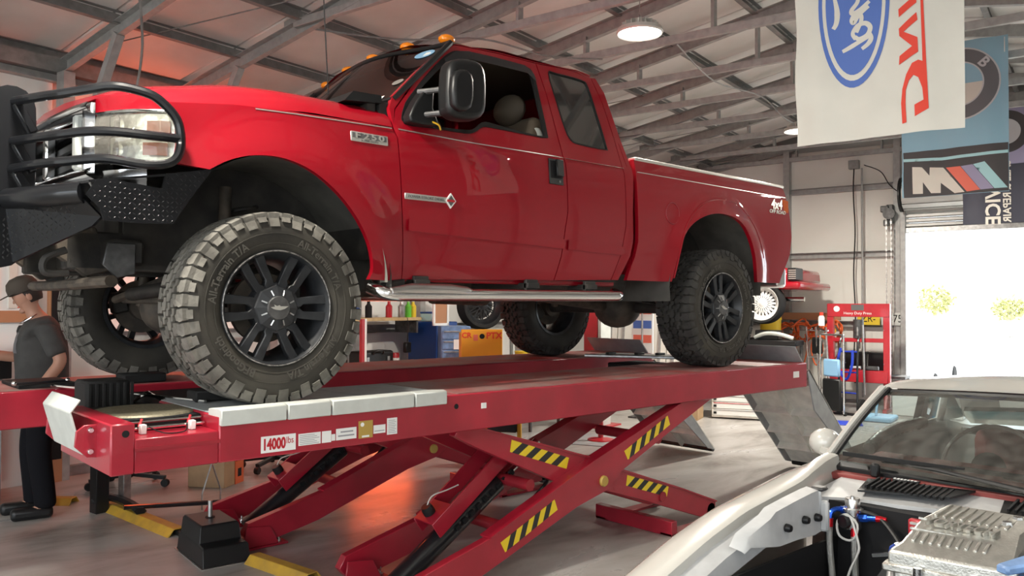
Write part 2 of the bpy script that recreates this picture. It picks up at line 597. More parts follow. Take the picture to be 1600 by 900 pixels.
# trusses
ORD = ['first', 'second', 'third', 'fourth', 'fifth', 'sixth', 'seventh', 'eighth', 'ninth', 'tenth', 'eleventh', 'twelfth', 'thirteenth', 'fourteenth']
tr_vis = [l for l in TR if l > 1.0][::-1]
for i, l in enumerate(tr_vis):
    lab = 'galvanised steel roof truss, %s from the roller door end' % ORD[i]
    t = thing('roof_truss', lab, 'roof truss', group='roof trusses', M=BX @ Matrix.Translation((l, C1 - .05, 0)))
    T = Matrix.Translation((0, -(C1 - .05), 0))
    for s in (1, -1):
        ce = C1 - .06 if s > 0 else C0 + .06
        m = MB()
        cee(m, (0, ce, zr(ce) - .05), (0, CR, RIDGE - .05), 0.06, 0.13)
        m.xf(T).build('top_chord', 'galv', t, smooth=False)
    zc = 4.06
    ch = MB().bar((0.0, 5.80, zc), (0.0, -2.80, zc), 0.05, 0.075)
    ch.xf(T).build('bottom_chord', 'galv', t, smooth=False, bev=.004)
    for c in (4.2, 2.85, 1.5, 0.15, -1.2):
        MB().bar((0.03, c, zc), (0.03, c, zr(c) - .06), 0.03, 0.075).xf(T).build('web', 'galv', t, smooth=False)
    for s, ce in ((1, 5.80), (-1, -2.8)):
        MB().xf(T)
        MB().box((0.035, ce + .06 * s, zc + .0), (0.012, 0.26, 0.17)).xf(T).build('gusset', 'galv', t, smooth=False)
    # wall column and knee brace
    MB().bx(-.05, .05, C1 - .17, C1 - .04, 0, zr(C1) - .1).xf(T).build('column', 'galv', t, smooth=False)
    MB().bar((0, C1 - .16, 2.55), (0, C1 - 1.0, zr(C1 - 1.0) - .1), 0.07, 0.07).xf(T).build('knee_brace', 'galv', t, smooth=False)
# thin tie rods and cables under the roof
m = MB()
for k in range(len(bays) - 1):
    for a, b in ((7.4, 4.9), ):
        if k % 2 == 0:
            m.tube([(bays[k], a, zr(a) + .02), (bays[k] + 1.17, b, zr(b) + .02)], 0.006, 5)
rod = m.xf(BX).build('tie_rod', 'galv_dark', ceiling, kind='stuff')

# ---- far wall (behind the truck)
WS = MB().bx(L0 - .2, L1 + .2, C1 + .08, C1 + .2, 0, 3.85)
wall_left = struct('wall_left', WS, 'ext_skin', smooth=False)
GZ = [0.0, 1.25, 2.45, 3.60]
pm = MB().box((0, 0, 0), (1.09, 0.03, 1.0))
first = None
for l in [t for t in TR if t > 0.5]:
    for a, b in zip(GZ[:-1], GZ[1:]):
        if first is None:
            first = pm.build('wall_panel', 'foil_panel', wall_left, bev=.008)
            p = first
        else:
            p = link_copy(first)
        p.matrix_basis = BX @ Matrix.Translation((l - .585, C1 + .06, (a + b) / 2)) @ Matrix.Diagonal((1, 1, (b - a - .05), 1))
for z in GZ[1:]:
    cee(MB(), (0, C1 - .0, z), (L1, C1 - .0, z), 0.09, 0.10).xf(BX).build('girt', 'galv', wall_left, smooth=False)
MB().bx(0, L1, C1 - .06, C1 + .06, 3.63, 3.76).xf(BX).build('eave_strut', 'galv_dark', wall_left, smooth=False)
bb = struct('baseboard_left', MB().bx(0, L1 - .05, C1 - .02, C1 + .04, 0, 0.09), 'galv_dark', smooth=False)

# ---- end wall with the roller door
DC0, DC1, DZ = -1.35, 2.50, 3.0
we = MB().bx(L1 + .1, L1 + .22, DC1, C1 + .2, 0, 4.3)
we.bx(L1 + .1, L1 + .22, C0 - .2, DC0, 0, 4.3)
we.bx(L1 + .1, L1 + .22, DC0, DC1, DZ, 4.3)
we.prism([(L1 + .1, C0 - .2, 4.3), (L1 + .1, C1 + .2, 4.3), (L1 + .1, CR, RIDGE + .3)], (.12, 0, 0))
wall_back = struct('wall_back', we, 'ext_skin', smooth=False)
GE = [0.0, 1.27, 2.41, 3.50, 4.2]
studs = [7.5, 6.0, 4.36, 2.62]
pm = MB().box((0, 0, 0), (0.03, 1.0, 1.0))
first = None
for a, b in zip(studs[:-1], studs[1:]):
    for z0, z1 in zip(GE[:-1], GE[1:]):
        if first is None:
            first = pm.build('wall_panel', 'wall_panel', wall_back, bev=.008)
            p = first
        else:
            p = link_copy(first)
        p.matrix_basis = BX @ Matrix.Translation((L1 + .07, (a + b) / 2, (z0 + z1) / 2)) @ Matrix.Diagonal((1, a - b - .06, z1 - z0 - .05, 1))
for c in studs:
    MB().bx(L1 - .08, L1 + .06, c - .05, c + .05, 0, zr(c) - .1).xf(BX).build('stud', 'galv', wall_back, smooth=False)
for z in GE[1:4]:
    cee(MB(), (L1 + .0, 7.5, z), (L1 + .0, 2.55, z), 0.10, 0.09).xf(BX).build('girt', 'galv', wall_back, smooth=False)
MB().bx(L1 + .05, L1 + .1, -1.4, 2.62, 3.05, 4.25).xf(BX).build('lintel_panel', 'wall_panel', wall_back, smooth=False)
# roller door: coil, curtain slats, bottom bar, side tracks
door = thing('door_1', 'grey steel roller door rolled up above the bright doorway', 'door', M=BX @ Matrix.Translation((L1, (DC0 + DC1) / 2, 0)), world=True)
door['kind'] = 'structure'
coil = MB()
n = 24
for k in range(n):
    a0, a1 = 2 * PI * k / n, 2 * PI * (k + 1) / n
    rr = 0.235 + (0.012 if k % 2 else 0)
    coil.add([(L1 - .27 + rr * cos(a), c, 3.30 + rr * sin(a)) for c in (DC0, DC1 - .02) for a in (a0, a1)], [(0, 1, 3, 2)])
coil.xf(BX).build('coil', 'door_galv', door, smooth=False)
for k in range(6):
    z = 2.80 + .075 * k
    MB().prism([(L1 - .04, DC0, z), (L1 - .075, DC0, z + .018), (L1 - .075, DC0, z + .055), (L1 - .04, DC0, z + .073)], (0, DC1 - DC0, 0)).xf(BX).build('slat', 'door_galv', door, smooth=False)
MB().bx(L1 - .085, L1 - .03, DC0, DC1, 2.72, 2.80).xf(BX).build('bottom_bar', 'steel', door, smooth=False, bev=.005)
for c in (DC0 - .04, DC1 + .03):
    MB().bx(L1 - .12, L1 + .08, c - .04, c + .04, 0, 3.35).xf(BX).build('side_track', 'galv', door, smooth=False, bev=.006)
MB().lathe([(.0, 0), (.27, 0), (.27, .03), (.0, .03)], (L1 - .27, DC1, 3.30), (0, 1, 0), 24).xf(BX).build('end_bracket', 'black_plastic', door)
# chain hoist on the door
ho = thing('chain_hoist', 'small door chain hoist with hanging loop beside the roller door coil', 'chain hoist', M=BX @ Matrix.Translation((L1 - .15, DC1 + .22, 3.0)), world=True)
hm = MB().box((L1 - .16, DC1 + .20, 3.02), (.1, .1, .30)).box((L1 - .2, DC1 + .27, 3.1), (.1, .12, .1)).box((L1 - .2, DC1 + .25, 2.88), (.08, .08, .1))
hm.xf(BX).build('gearbox', 'steel_dark', ho, bev=.01)
MB().lathe([(.0, 0), (.09, 0), (.09, .04), (.0, .04)], (L1 - .24, DC1 + .20, 3.02), (-1, 0, 0), 18).xf(BX).build('sprocket', 'steel_dark', ho)
cm = MB()
for c in (DC1 + .17, DC1 + .24):
    for k in range(58):
        z = 2.92 - k * .042
        if k % 2:
            cm.box((L1 - .26, c, z), (.006, .022, .05))
        else:
            cm.box((L1 - .26, c, z), (.022, .006, .05))
cm.xf(BX).build('chain', 'steel', ho, smooth=False, kind='stuff')
# conduit, junction box, drooping cable on the end wall
cj = thing('power_cable', 'dark cable dropping down the end wall from a junction box', 'cable', M=BX @ Matrix.Translation((L1, 3.2, 3.85)), world=True)
cm = MB()
pts = [(L1 - .16, 3.24 + .012 * sin(k * .55), 3.8 - k * .12) for k in range(30)]
cm.tube(spline(pts, 3), .010, 6)
cm.xf(BX).build('cable', 'black_matte', cj)
MB().tube(spline([(L1 - .1, 3.1, 3.85), (L1 - .12, 2.85, 3.72), (L1 - .12, 2.72, 3.5), (L1 - .1, 2.6, 3.38)], 6), .008, 6).xf(BX).build('loop_cable', 'black_matte', cj)
MB().box((L1 - .15, 3.24, 3.86), (.1, .16, .14)).xf(BX).build('junction_box', 'galv_dark', cj, bev=.006)
MB().tube([(L1 - .12, 3.13, 0.1), (L1 - .12, 3.13, 3.8)], .016, 8).xf(BX).build('conduit', 'galv', cj)

# ---- near wall and the wall behind the camera, with open bays
wn = MB()
for a, b in ((-5.8, -5.0), (-1.8, 14.3)):
    wn.bx(a, b, C0 - .2, C0, 0, 3.85)
wn.bx(-5.0, -1.8, C0 - .2, C0, 3.4, 3.85)
wall_right = struct('wall_right', wn, 'ext_skin', smooth=False)
for z in (1.25, 2.45, 3.5):
    MB().bx(0.6, 14.0, C0, C0 + .09, z - .05, z + .05).xf(BX).build('girt', 'galv', wall_right, smooth=False)
for l in TR:
    if l > 0.6:
        MB().bx(l - .05, l + .05, C0, C0 + .13, 0, 3.7).xf(BX).build('column', 'galv', wall_right, smooth=False)
wf = MB()
wf.bx(L0 - .2, L0, C0 - .2, -3.4, 0, 4.9).bx(L0 - .2, L0, 6.6, C1 + .2, 0, 4.3).bx(L0 - .2, L0, -3.4, 6.6, 3.6, 4.6)
wall_front = struct('wall_front', wf, 'wall_panel', smooth=False)

# ---- high-bay lamps
def highbay(l, c, lab, vis=True, e=95):
    t = thing('high_bay_lamp', lab, 'lamp', group='high bay lamps', M=BX @ Matrix.Translation((l, c, 3.72)))
    MB().lathe([(.0, .105), (.06, .105), (.075, .09), (.085, .05), (.175, .03), (.185, .0), (.175, -.012), (.165, 0.0)], n=32).build('housing', 'lamp_shell', t)
    MB().lathe([(.0, -.006), (.163, -.006), (.163, .0), (.0, .0)], n=32).build('lens', 'lamp_glow', t)
    fm = MB()
    for k in range(16):
        a = 2 * PI * k / 16
        fm.bar((cos(a) * .05, sin(a) * .05, .075), (cos(a) * .14, sin(a) * .14, .05), .006, .05)
    fm.build('fin_ring', 'lamp_shell', t, smooth=False)
    ring = [(cos(2 * PI * k / 14) * .022, 0, .135 + sin(2 * PI * k / 14) * .022) for k in range(14)]
    MB().tube(ring, .005, 6, closed=True).build('hook_ring', 'steel', t)
    MB().tube([(0, 0, .155), (0, 0, .32)], .004, 6).build('hanger', 'steel', t)
    ld = bpy.data.lights.new('high_bay_light', 'AREA')
    ld.shape = 'DISK'
    ld.size = .3
    ld.energy = e
    ld.color = (1.0, 0.93, 0.82)
    ld.spread = PI
    lo = bpy.data.objects.new('high_bay_light', ld)
    COL.objects.link(lo)
    lo.parent = t
    lo.location = (0, 0, -.02)
highbay(5.77, 2.94, 'lit round high bay lamp hanging just above the truck bed', e=190)
highbay(10.16, 3.0, 'lit round high bay lamp half hidden by the white flag', e=260)
highbay(1.4, 2.95, 'added round high bay lamp out of frame above the camera', e=150)  # from here on the lamps are unseen, added to light the front
highbay(-3.0, 2.95, 'added round high bay lamp out of frame over the open bay', e=130)
for l, lb, en in ((1.4, 'front', 12), (5.77, 'middle', 40), (10.16, 'rear', 110), (-3.0, 'entrance', 60)):  # unseen mirrored row, added for control over the near-side light
    highbay(l, -0.6, 'added round high bay lamp out of frame, %s of the near row' % lb, e=en)
# infrared heater on the far wall behind the bonnet
ht = thing('infrared_heater', 'glowing red infrared tube heater high on the far wall behind the bonnet', 'heater', M=BX @ Matrix.Translation((4.45, 7.0, 3.12)))
MB().bx(-.52, .52, -.36, .10, .02, .03).build('shade_hood', 'steel', ht, smooth=False)  # unseen plate shaped to keep the red light off the ceiling
MB().cyl((-.5, 0, -.05), (.5, 0, -.05), .022, n=12).build('tube', 'heater_glow', ht)
for x in (-.4, .4):
    MB().bar((x, .0, .03), (x, .5, .25), .03, .03).build('bracket', 'steel_dark', ht)
hl = bpy.data.lights.new('heater_light', 'POINT')
hl.shadow_soft_size = .12
hl.energy = 55
hl.color = (1.0, 0.13, 0.04)
ho_ = bpy.data.objects.new('heater_light', hl)
COL.objects.link(ho_)
ho_.parent = ht
ho_.location = (0, -.02, -.2)

# loose cables slung under the roof
cb1 = MB().tube([BX @ p for p in spline([(2.9, 5.4, 4.3), (3.2, 5.75, 4.0), (3.45, 6.1, 3.6), (3.55, 6.4, 3.2), (3.5, 6.5, 2.8)], 6)], .010, 6).build('hanging_cable', 'galv_dark')
tag(cb1, 'thin grey cable hanging from the roof truss above the grille guard', 'cable')
cb2 = MB().tube([BX @ p for p in spline([(4.70, 5.6, 3.98), (5.3, 5.1, 3.95), (5.87, 4.6, 4.01), (6.5, 4.3, 3.96), (7.04, 4.0, 4.01)], 6)], .009, 6).build('slung_cable', 'galv_dark')
tag(cb2, 'dark cable slung between roof trusses above the windscreen', 'cable')
cb3 = MB().tube([BX @ p for p in spline([(7.04, 3.2, 4.01), (8.2, 3.3, 3.94), (9.38, 3.2, 4.01), (10.5, 3.25, 3.95), (11.72, 3.2, 4.01)], 6)], .008, 6).build('slung_cable', 'galv')
tag(cb3, 'pale cable slung from truss to truss between the two lit lamps', 'cable')
# ================================================================ the scissor lift: two runways
H = 1.10
def scissor_lift(label, y0, sdx, near):
    W = 0.73
    t = thing('scissor_lift', label, 'vehicle lift', (1.9, y0 + W / 2, 0), group='scissor lift runways', world=True)
    y1 = y0 + W
    # --- runway beam: body behind the front pocket, front crossbox, low front section
    MB().bx(-.33, 4.60, y0, y1, .90, H - .004).build('runway_beam', 'lift_red', t, bev=.006)
    MB().bx(-.33 if not near else .95, 4.59, y0 + .012, y1 - .012, H - .004, H + .001).build('deck_plate', 'deck_red', t, smooth=False)
    if not near:
        MB().bx(-1.15, -.33, y0, y1, .90, H).build('front_beam', 'lift_red', t, bev=.006)
        MB().bx(-1.14, -.33, y0 + .012, y1 - .012, H - .004, H + .001).build('deck_plate', 'deck_red', t, smooth=False)
    if near:
      MB().bx(-.755, -.665, y0, y1, .90, H).build('front_box', 'lift_red', t, bev=.006)
    if near: MB().bx(-.665, -.33, y0 + .004, y1 - .004, .90, 1.035).build('front_ledge', 'lift_red', t, bev=.004)
    if near: MB().bx(-.665, -.33, y0 + .20, y1 - .01, 1.035, H - .012).build('turnplate_tray', 'black_matte', t, bev=.004)
    if near: MB().lathe([(.0, .008), (.215, .008), (.222, 0), (.0, 0)], (-.498, y0 + .43, H - .012), n=40).xf(Matrix.Identity(4)).build('turnplate', 'turn_gold', t)
    if near: MB().bx(-.665, -.325, y0 - .001, y0 + .003, .985, 1.0).build('ledge_trim', 'lift_red_dark', t)
    if near:
        for z, y in ((1.075, y0 + .185), (1.055, y0 + .15)):
            MB().cyl((-.66, y, z), (-.335, y, z), .0075, n=8).build('turnplate_rod', 'chrome', t)
        for x in (-.60, -.40):
            MB().bx(x - .012, x + .012, y0 + .10, y0 + .13, 1.036, 1.075).build('rod_bracket', 'white', t, bev=.003)
            MB().cyl((x - .01, y0 + .15, 1.045), (x + .02, y0 + .19, 1.085), .006, n=8).build('red_pin', 'print_red', t)
        cw = spline([(-.57, y0 + .13, 1.06), (-.53, y0 + .06, 1.04), (-.45, y0 + .06, 1.04), (-.42, y0 + .12, 1.06)], 6)
        MB().tube(cw, .0025, 5).build('pin_cord', 'black_matte', t)
        # grey slip plates under the front wheel and pale side covers
        X = [-.33, .08, .5, .95]
        for a, b in zip(X[:-1], X[1:]):
            MB().bx(a + .006, b - .006, y0 + .125, y1 - .012, H - .004, H + .001).build('slip_plate', 'lift_grey', t, bev=.002)
        X = [-.333, -.03, .19, .655, .86]
        for a, b in zip(X[:-1], X[1:]):
            MB().prism([(a + .004, y0 - .02, 1.055), (a + .004, y0 - .02, 1.122), (a + .004, y0 + .01, 1.128), (a + .004, y0 + .123, 1.118), (a + .004, y0 + .123, 1.055)], (b - a - .008, 0, 0)).build('slip_plate_cover', 'lift_white', t, bev=.004)
        for x, z in ((.93, 1.035), (-.70, 1.06)):
            MB().cyl((x, y0 - .0015, z), (x, y0 + .01, z), .014, n=14).build('hole_plug', 'black_matte', t)
        # labels on the side
        yl = y0 - .002
        def lab(x0, x1, z0, z1, m='white', name='label_plate'):
            return MB().bx(x0, x1, yl, y0 + .001, z0, z1).build(name, m, t, smooth=False)
        lab(-.145, .018, .918, .990)
        text('capacity_text', '14000', 'print_red', t, frame((-.085, yl - .0005, .952), (1, 0, 0), (0, 0, 1)), .066, .0004, bold=.0028, sx=.66)
        text('capacity_unit', 'lbs', 'print_red', t, frame((-.010, yl - .0005, .963), (1, 0, 0), (0, 0, 1)), .042, .0004, sx=.8)
        a = lab(.032, .142, .931, .984)
        for k in range(6):
            MB().bx(.037, .135 - .012 * (k % 3), yl - .0008, yl, .936 + .0078 * k, .9385 + .0078 * k).build('print_line', 'print_grey', t, smooth=False)
        lab(.149, .196, .931, .984)
        lab(.198, .217, .936, .966)
        lab(.222, .330, .935, .988)
        for z, a, b in ((.968, .245, .312), (.950, .232, .318)):
            MB().bx(a, b, yl - .0008, yl, z, z + .007).build('print_line', 'print_grey', t, smooth=False)
        lab(.342, .420, .930, 1.012, 'sticker_gold')
        lab(.425, .492, .945, .985)
        lab(.502, .560, .932, 1.012)
        MB().bx(.36, .40, yl - .0008, yl, .934, .943).build('print_line', 'white', t, smooth=False)
        MB().lathe([(.0, .0), (.010, .0), (.010, .001), (.0, .001)], (.362, yl, .995), (0, -1, 0), 16).build('print_seal', 'white', t)
        for k in range(8):
            MB().bx(.508, .553 - .006 * (k % 2), yl - .0008, yl, .940 + .0085 * k, .9425 + .0085 * k).build('print_line', 'print_grey', t, smooth=False)
        MB().bx(.430, .486, yl - .0008, yl, .955, .959).build('print_line', 'print_grey', t, smooth=False)
        lab(1.10, 1.135, 1.01, 1.04)
        lab(4.38, 4.47, .985, 1.035)
    # --- wheel stop plate on lugs at the front end
    ys0, ys1 = y0 + .20, y0 + .63
    xo = 0 if near else -.395
    prof = [(-.735, .945), (-.805, .965), (-.852, 1.135), (-.815, 1.185), (-.808, 1.180), (-.842, 1.133), (-.800, .975), (-.735, .955)]
    MB().prism([(x + xo, ys0, z) for x, z in prof], (0, ys1 - ys0, 0)).build('wheel_stop', 'lift_white', t, smooth=False, bev=.003)
    for y in (ys0 - .022, ys1 + .004):
        MB().xz([(q + xo, r) for q, r in [(-.74, .95), (-.79, .955), (-.835, 1.0), (-.83, 1.06), (-.80, 1.083), (-.74, 1.083)]], y, y + .016).build('stop_lug', 'lift_red', t, bev=.002)
        for x, z in ((-.778, 1.062), (-.778, .978)):
            MB().lathe([(.0, .012), (.009, .012), (.013, .006), (.013, 0), (.0, 0)], (x + xo, y, z), (0, -1, 0), 14).build('bolt', 'chrome', t)
    # --- scissor arms: A rises to the rear, B falls to the rear
    sx = sdx
    A = [(.62, .10), (.68, .035), (.80, .03), (1.153, .105), (1.888, .352), (2.04, .386), (2.16, .412), (2.302, .515), (2.838, .726), (3.28, .895), (2.95, .90), (2.024, .603), (1.189, .292), (.66, .165)]
    Bp = [(1.14, .895), (2.149, .592), (2.397, .49), (3.012, .283), (3.44, .127), (3.42, .05), (3.249, .046), (2.488, .302), (2.253, .375), (1.771, .505), (1.139, .787), (1.0, .86), (1.02, .895)]
    def hz(poly_pts, yf, down, far_side=False):
        """hazard stripes between two points on an arm face"""
        p0, p1 = Vector(poly_pts[0]), Vector(poly_pts[1])
        d = (p1 - p0)
        nseg = 9
        u = d.normalized()
        nrm = Vector((-u.y, u.x))
        hw = .034
        lean = .030
        for k in range(nseg):
            a, b = p0 + d * (k / nseg), p0 + d * ((k + 1) / nseg)
            q = [a - nrm * hw - u * lean, b - nrm * hw - u * lean, b + nrm * hw + u * lean, a + nrm * hw + u * lean]
            if k == 0:
                q = [a - nrm * hw + u * .01, b - nrm * hw - u * lean, b + nrm * hw + u * lean, a + nrm * hw]
            if k == nseg - 1:
                q = [a - nrm * hw - u * lean, b - nrm * hw, b + nrm * hw, a + nrm * hw + u * lean]
            MB().xz([(p.x, p.y) for p in q], yf - .002, yf + .001).build('hazard_stripe', 'hazard_yellow' if k % 2 == 0 else 'hazard_black', t, smooth=False)
    ya = [y0 + .03, y1 - .09]
    for y in ya:
        MB().xz([(x + sx, z) for x, z in A], y, y + .055).build('scissor_arm', 'lift_red', t, bev=.003)
        # rolled flange along the upper edge
        e = [(1.189, .292), (2.024, .603), (2.95, .90)]
        for (xa, za), (xb, zb) in zip(e[:-1], e[1:]):
            MB().bar((xa + sx, y + .035, za + .004), (xb + sx, y + .035, zb + .004), .09, .010).build('arm_flange', 'lift_red', t, smooth=False)
    for y in (y0 + .10, y1 - .16):
        MB().xz([(x + sx, z) for x, z in Bp], y, y + .055).build('scissor_arm', 'lift_red', t, bev=.003)
        e = [(1.14, .893), (2.149, .59), (2.397, .488), (3.012, .281), (3.44, .125)]
        for (xa, za), (xb, zb) in zip(e[:-1], e[1:]):
            MB().bar((xa + sx, y + .035, za + .004), (xb + sx, y + .035, zb + .004), .09, .010).build('arm_flange', 'lift_red', t, smooth=False)
    if near:
        hz([(1.28 + sx, .225), (1.70 + sx, .395)], ya[0], 0)
        hz([(2.33 + sx, .605), (2.78 + sx, .79)], ya[0], 0)
        hz([(1.40 + sx, .765), (1.87 + sx, .605)], y0 + .10, 1)
        hz([(2.42 + sx, .425), (2.86 + sx, .285)], y0 + .10, 1)
    for y in (y0 + .02, y1 - .03):
        MB().lathe([(.0, .018), (.03, .018), (.034, .012), (.034, 0), (.0, 0)], (2.115 + sx, y0 + .03 if y < y0 + .1 else y1 - .035, .475), (0, -1 if y < y0 + .1 else 1, 0), 18).build('pivot_pin', 'sticker_gold', t)
    MB().cyl((2.115 + sx, y0 + .05, .475), (2.115 + sx, y1 - .05, .475), .028, n=14).build('pivot_shaft', 'lift_red_dark', t)
    for x, z in ((1.55, .52), (1.45, .27), (2.75, .66), (2.8, .26)):
        MB().cyl((x + sx, y0 + .09, z), (x + sx, y1 - .09, z), .035, n=12).build('cross_tube', 'lift_red_dark', t)
    # --- hydraulic ram, its safety channel
    yc = y0 + .36
    MB().cyl((.80 + sx, yc, .05), (1.52 + sx, yc, .50), .062, n=20).build('ram_barrel', 'black_gloss', t)
    MB().cyl((1.52 + sx, yc, .50), (1.86 + sx, yc, .70), .032, n=14).build('ram_rod', 'chrome', t)
    d = Vector((.72, 0, .45)).normalized()
    up = Vector((-d.z, 0, d.x))
    p0, p1 = Vector((1.03 + sx, yc, .28)), Vector((1.62 + sx, yc, .70))
    for s in (-1, 1):
        MB().bar(p0 + Vector((0, .085 * s, 0)) + up * .04, p1 + Vector((0, .085 * s, 0)) + up * .04, .012, .10, up).build('safety_channel', 'lift_red', t, bev=.002)
    MB().bar(p0 + up * .09, p0 + up * .09 + d * .16, .17, .012, up).build('channel_cap', 'lift_red', t)
    MB().lathe([(.0, .05), (.03, .05), (.035, .03), (.035, 0), (.0, 0)], p0 + d * .06 + up * .1, up, 12).build('air_latch', 'black_plastic', t)
    MB().tube(spline([p0 + d * .06 + up * .14, p0 + d * .12 + up * .17, p0 + d * .22 + up * .13, p0 + d * .3 + up * .10], 5), .004, 6).build('air_hose', 'cable_white', t)
    sm = MB()
    for k in range(9):
        q = p0 + d * (.12 + .06 * k) - up * .055 + Vector((0, -.07, 0))
        sm.bar(q, q + d * .03, .02, .03, up)
    sm.build('safety_rack', 'black_matte', t, smooth=False, kind='stuff')
    MB().tube(spline([(1.9 + sx, yc - .1, .62), (1.75 + sx, yc - .2, .5), (1.5 + sx, yc - .22, .36), (1.2 + sx, yc - .2, .2), (.9 + sx, yc - .1, .06)], 6), .011, 7).build('hydraulic_hose', 'black_plastic', t)
    # --- base brackets, anchor bolts, rear foot rails and rollers
    for y in (y0 + .0, y1 - .16):
        MB().bx(.61 + sx, .92 + sx, y, y + .16, 0, .015).build('base_plate', 'lift_red', t, bev=.003)
        MB().xz([(.62 + sx, .015), (.86 + sx, .015), (.80 + sx, .13), (.64 + sx, .15)], y + .012, y + .026).build('base_lug', 'lift_red', t, bev=.002)
        for x in (.645, .88):
            MB().lathe([(.0, .05), (.006, .05), (.006, .02), (.016, .02), (.016, .004), (.022, .004), (.022, 0), (.0, 0)], (x + sx, y + .06, .015), n=10).build('anchor_bolt', 'chrome', t)
    for y in (y0 + .02, y1 - .12):
        MB().bx(2.80 + sx, 3.66 + sx, y, y + .10, 0, .018).build('foot_rail', 'lift_red', t, bev=.003)
    MB().bx(2.80 + sx, 2.86 + sx, y0 + .02, y1 - .02, 0.0, .10).build('foot_crossbar', 'lift_red', t, bev=.003)
    for y in (y0 + .10, y1 - .16):
        MB().lathe([(.0, 0), (.05, 0), (.055, .005), (.055, .05), (.05, .055), (.0, .055)], (3.38 + sx, y, .075), (0, 1, 0), 20).build('roller', 'steel_dark', t)
    # --- approach ramp hanging at the rear end
    xr, zt = 4.60, 1.03
    d = Vector((.72, 0, -.69)).normalized()
    nrm = Vector((.69, 0, .72)).normalized()
    p0 = Vector((4.63, y0, zt))
    Lr = 1.42
    ramp = MB()
    ramp.add([p0, p0 + Vector((0, W, 0)), p0 + d * Lr + Vector((0, W, 0)), p0 + d * Lr,
              p0 + nrm * .012, p0 + nrm * .012 + Vector((0, W, 0)), p0 + nrm * .012 + d * Lr + Vector((0, W, 0)), p0 + nrm * .012 + d * Lr],
             [(3, 2, 1, 0), (4, 5, 6, 7), (0, 1, 5, 4), (1, 2, 6, 5), (2, 3, 7, 6), (3, 0, 4, 7)])
    rp = ramp.build('approach_ramp', 'ramp_tan', t, smooth=False)
    for y in (y0, y0 + W - .012):
        MB().prism([Vector((0, y, 0)) + q - Vector((0, y0, 0)) for q in (p0 - nrm * .02, p0 + d * .3 - nrm * (.17 if y == y0 else .07), p0 + d * (Lr - .1) - nrm * .06, p0 + d * Lr, p0 + nrm * .012)], (0, .012, 0)).build('ramp_side', 'ramp_grey', t, smooth=False)
    MB().bar(p0 + d * .15 + Vector((0, W / 2, 0)) - nrm * .04, p0 + d * (Lr - .05) + Vector((0, W / 2, 0)) - nrm * .03, .012, .07, nrm).build('ramp_rib', 'ramp_tan', t, smooth=False)
    for k in (.12, .55, .85, 1.1):
        q = p0 + d * k - nrm * .036
        MB().bar(q + Vector((0, .01, 0)), q + Vector((0, W - .01, 0)), .012, .07, nrm).build('ramp_rib', 'ramp_tan', t, smooth=False)
    q = p0 + d * Lr
    MB().cyl(q + Vector((0, .02, .0)), q + Vector((0, W - .02, .0)), .025, n=12).build('ramp_roller', 'black_plastic', t)
    # stop flap above the deck
    MB().prism([(4.56, y0 + .02, H + .0), (4.56, y1 - .02, H + .0), (4.44, y1 - .02, H + .13), (4.44, y0 + .02, H + .13)], (.008, 0, .006)).build('stop_flap', 'ramp_grey', t, smooth=False)
    return t
scissor_lift('red scissor lift runway nearest the camera, with 14000 lbs label', -.13, 0.0, True)
scissor_lift('far red scissor lift runway behind, carrying the right-hand wheels', 1.47, -.12, False)

# rolling jack bridging the runways at the front
j = thing('rolling_jack', 'black rolling jack with ribbed rubber block between the runway fronts', 'jack', (-.45, .95, 1.0), world=True)
MB().bx(-.58, -.30, .61, 1.46, .955, 1.055).build('jack_beam', 'black_matte', j, bev=.01)
pad = MB().bx(-.64, -.44, .66, .86, 1.055, 1.20)
pad.build('rubber_block', 'rubber_black', j, bev=.012)
for k in range(7):
    x = -.63 + .031 * k
    MB().bx(x, x + .016, .652, .66, 1.07, 1.19).build('block_rib', 'rubber_black', j, bev=.003)
MB().cyl((-.54, .76, 1.03), (-.54, .76, 1.058), .1, n=24).build('lift_pad', 'steel', j)
MB().tube(spline([(-.4, .75, 1.08), (-.33, .78, 1.12), (-.28, .85, 1.10), (-.2, .9, 1.06)], 5), .008, 6).build('jack_handle', 'chrome', j)
MB().bx(-.3, .25, .64, 1.44, 1.0, 1.06).build('jack_bed', 'black_matte', j, bev=.01)
# loose bars and blocks lying on the runways
b = MB().tube([(-.60, 1.60, 1.111), (-.22, .30, 1.111)], .008, 8).build('gauge_bar', 'chrome')
b.location = (0, 0, 0)
tag(b, 'long thin chrome bar lying across both runway fronts', 'bar')
b = MB().bx(-.22, .02, 1.50, 1.66, 1.102, 1.155).build('rubber_chock', 'rubber_black', bev=.008)
tag(b, 'flat black rubber block on the far runway beside the far front tyre', 'block')
b = MB().bx(-.25, .16, .34, .46, 1.103, 1.155).build('rubber_chock', 'rubber_black', bev=.008)
tag(b, 'black rubber block tucked against the big front tyre on the near runway', 'block')
b = MB().bx(-.74, -.45, 1.55, 2.0, 1.1015, 1.122).build('rubber_mat', 'rubber_black', bev=.004)
tag(b, 'black mat on the front end of the far runway', 'mat')
g = thing('pry_bar', 'black bar with chrome ends lying on the far runway mat', 'bar', (-.6, 1.6, 1.125), world=True)
MB().tube([(-.76, 1.53, 1.133), (-.5, 1.58, 1.133)], .008, 8).build('shaft', 'black_gloss', g)
MB().ball((-.765, 1.53, 1.136), .014).build('end_cap', 'chrome', g)
MB().ball((-.495, 1.58, 1.136), .014).build('end_cap', 'chrome', g)
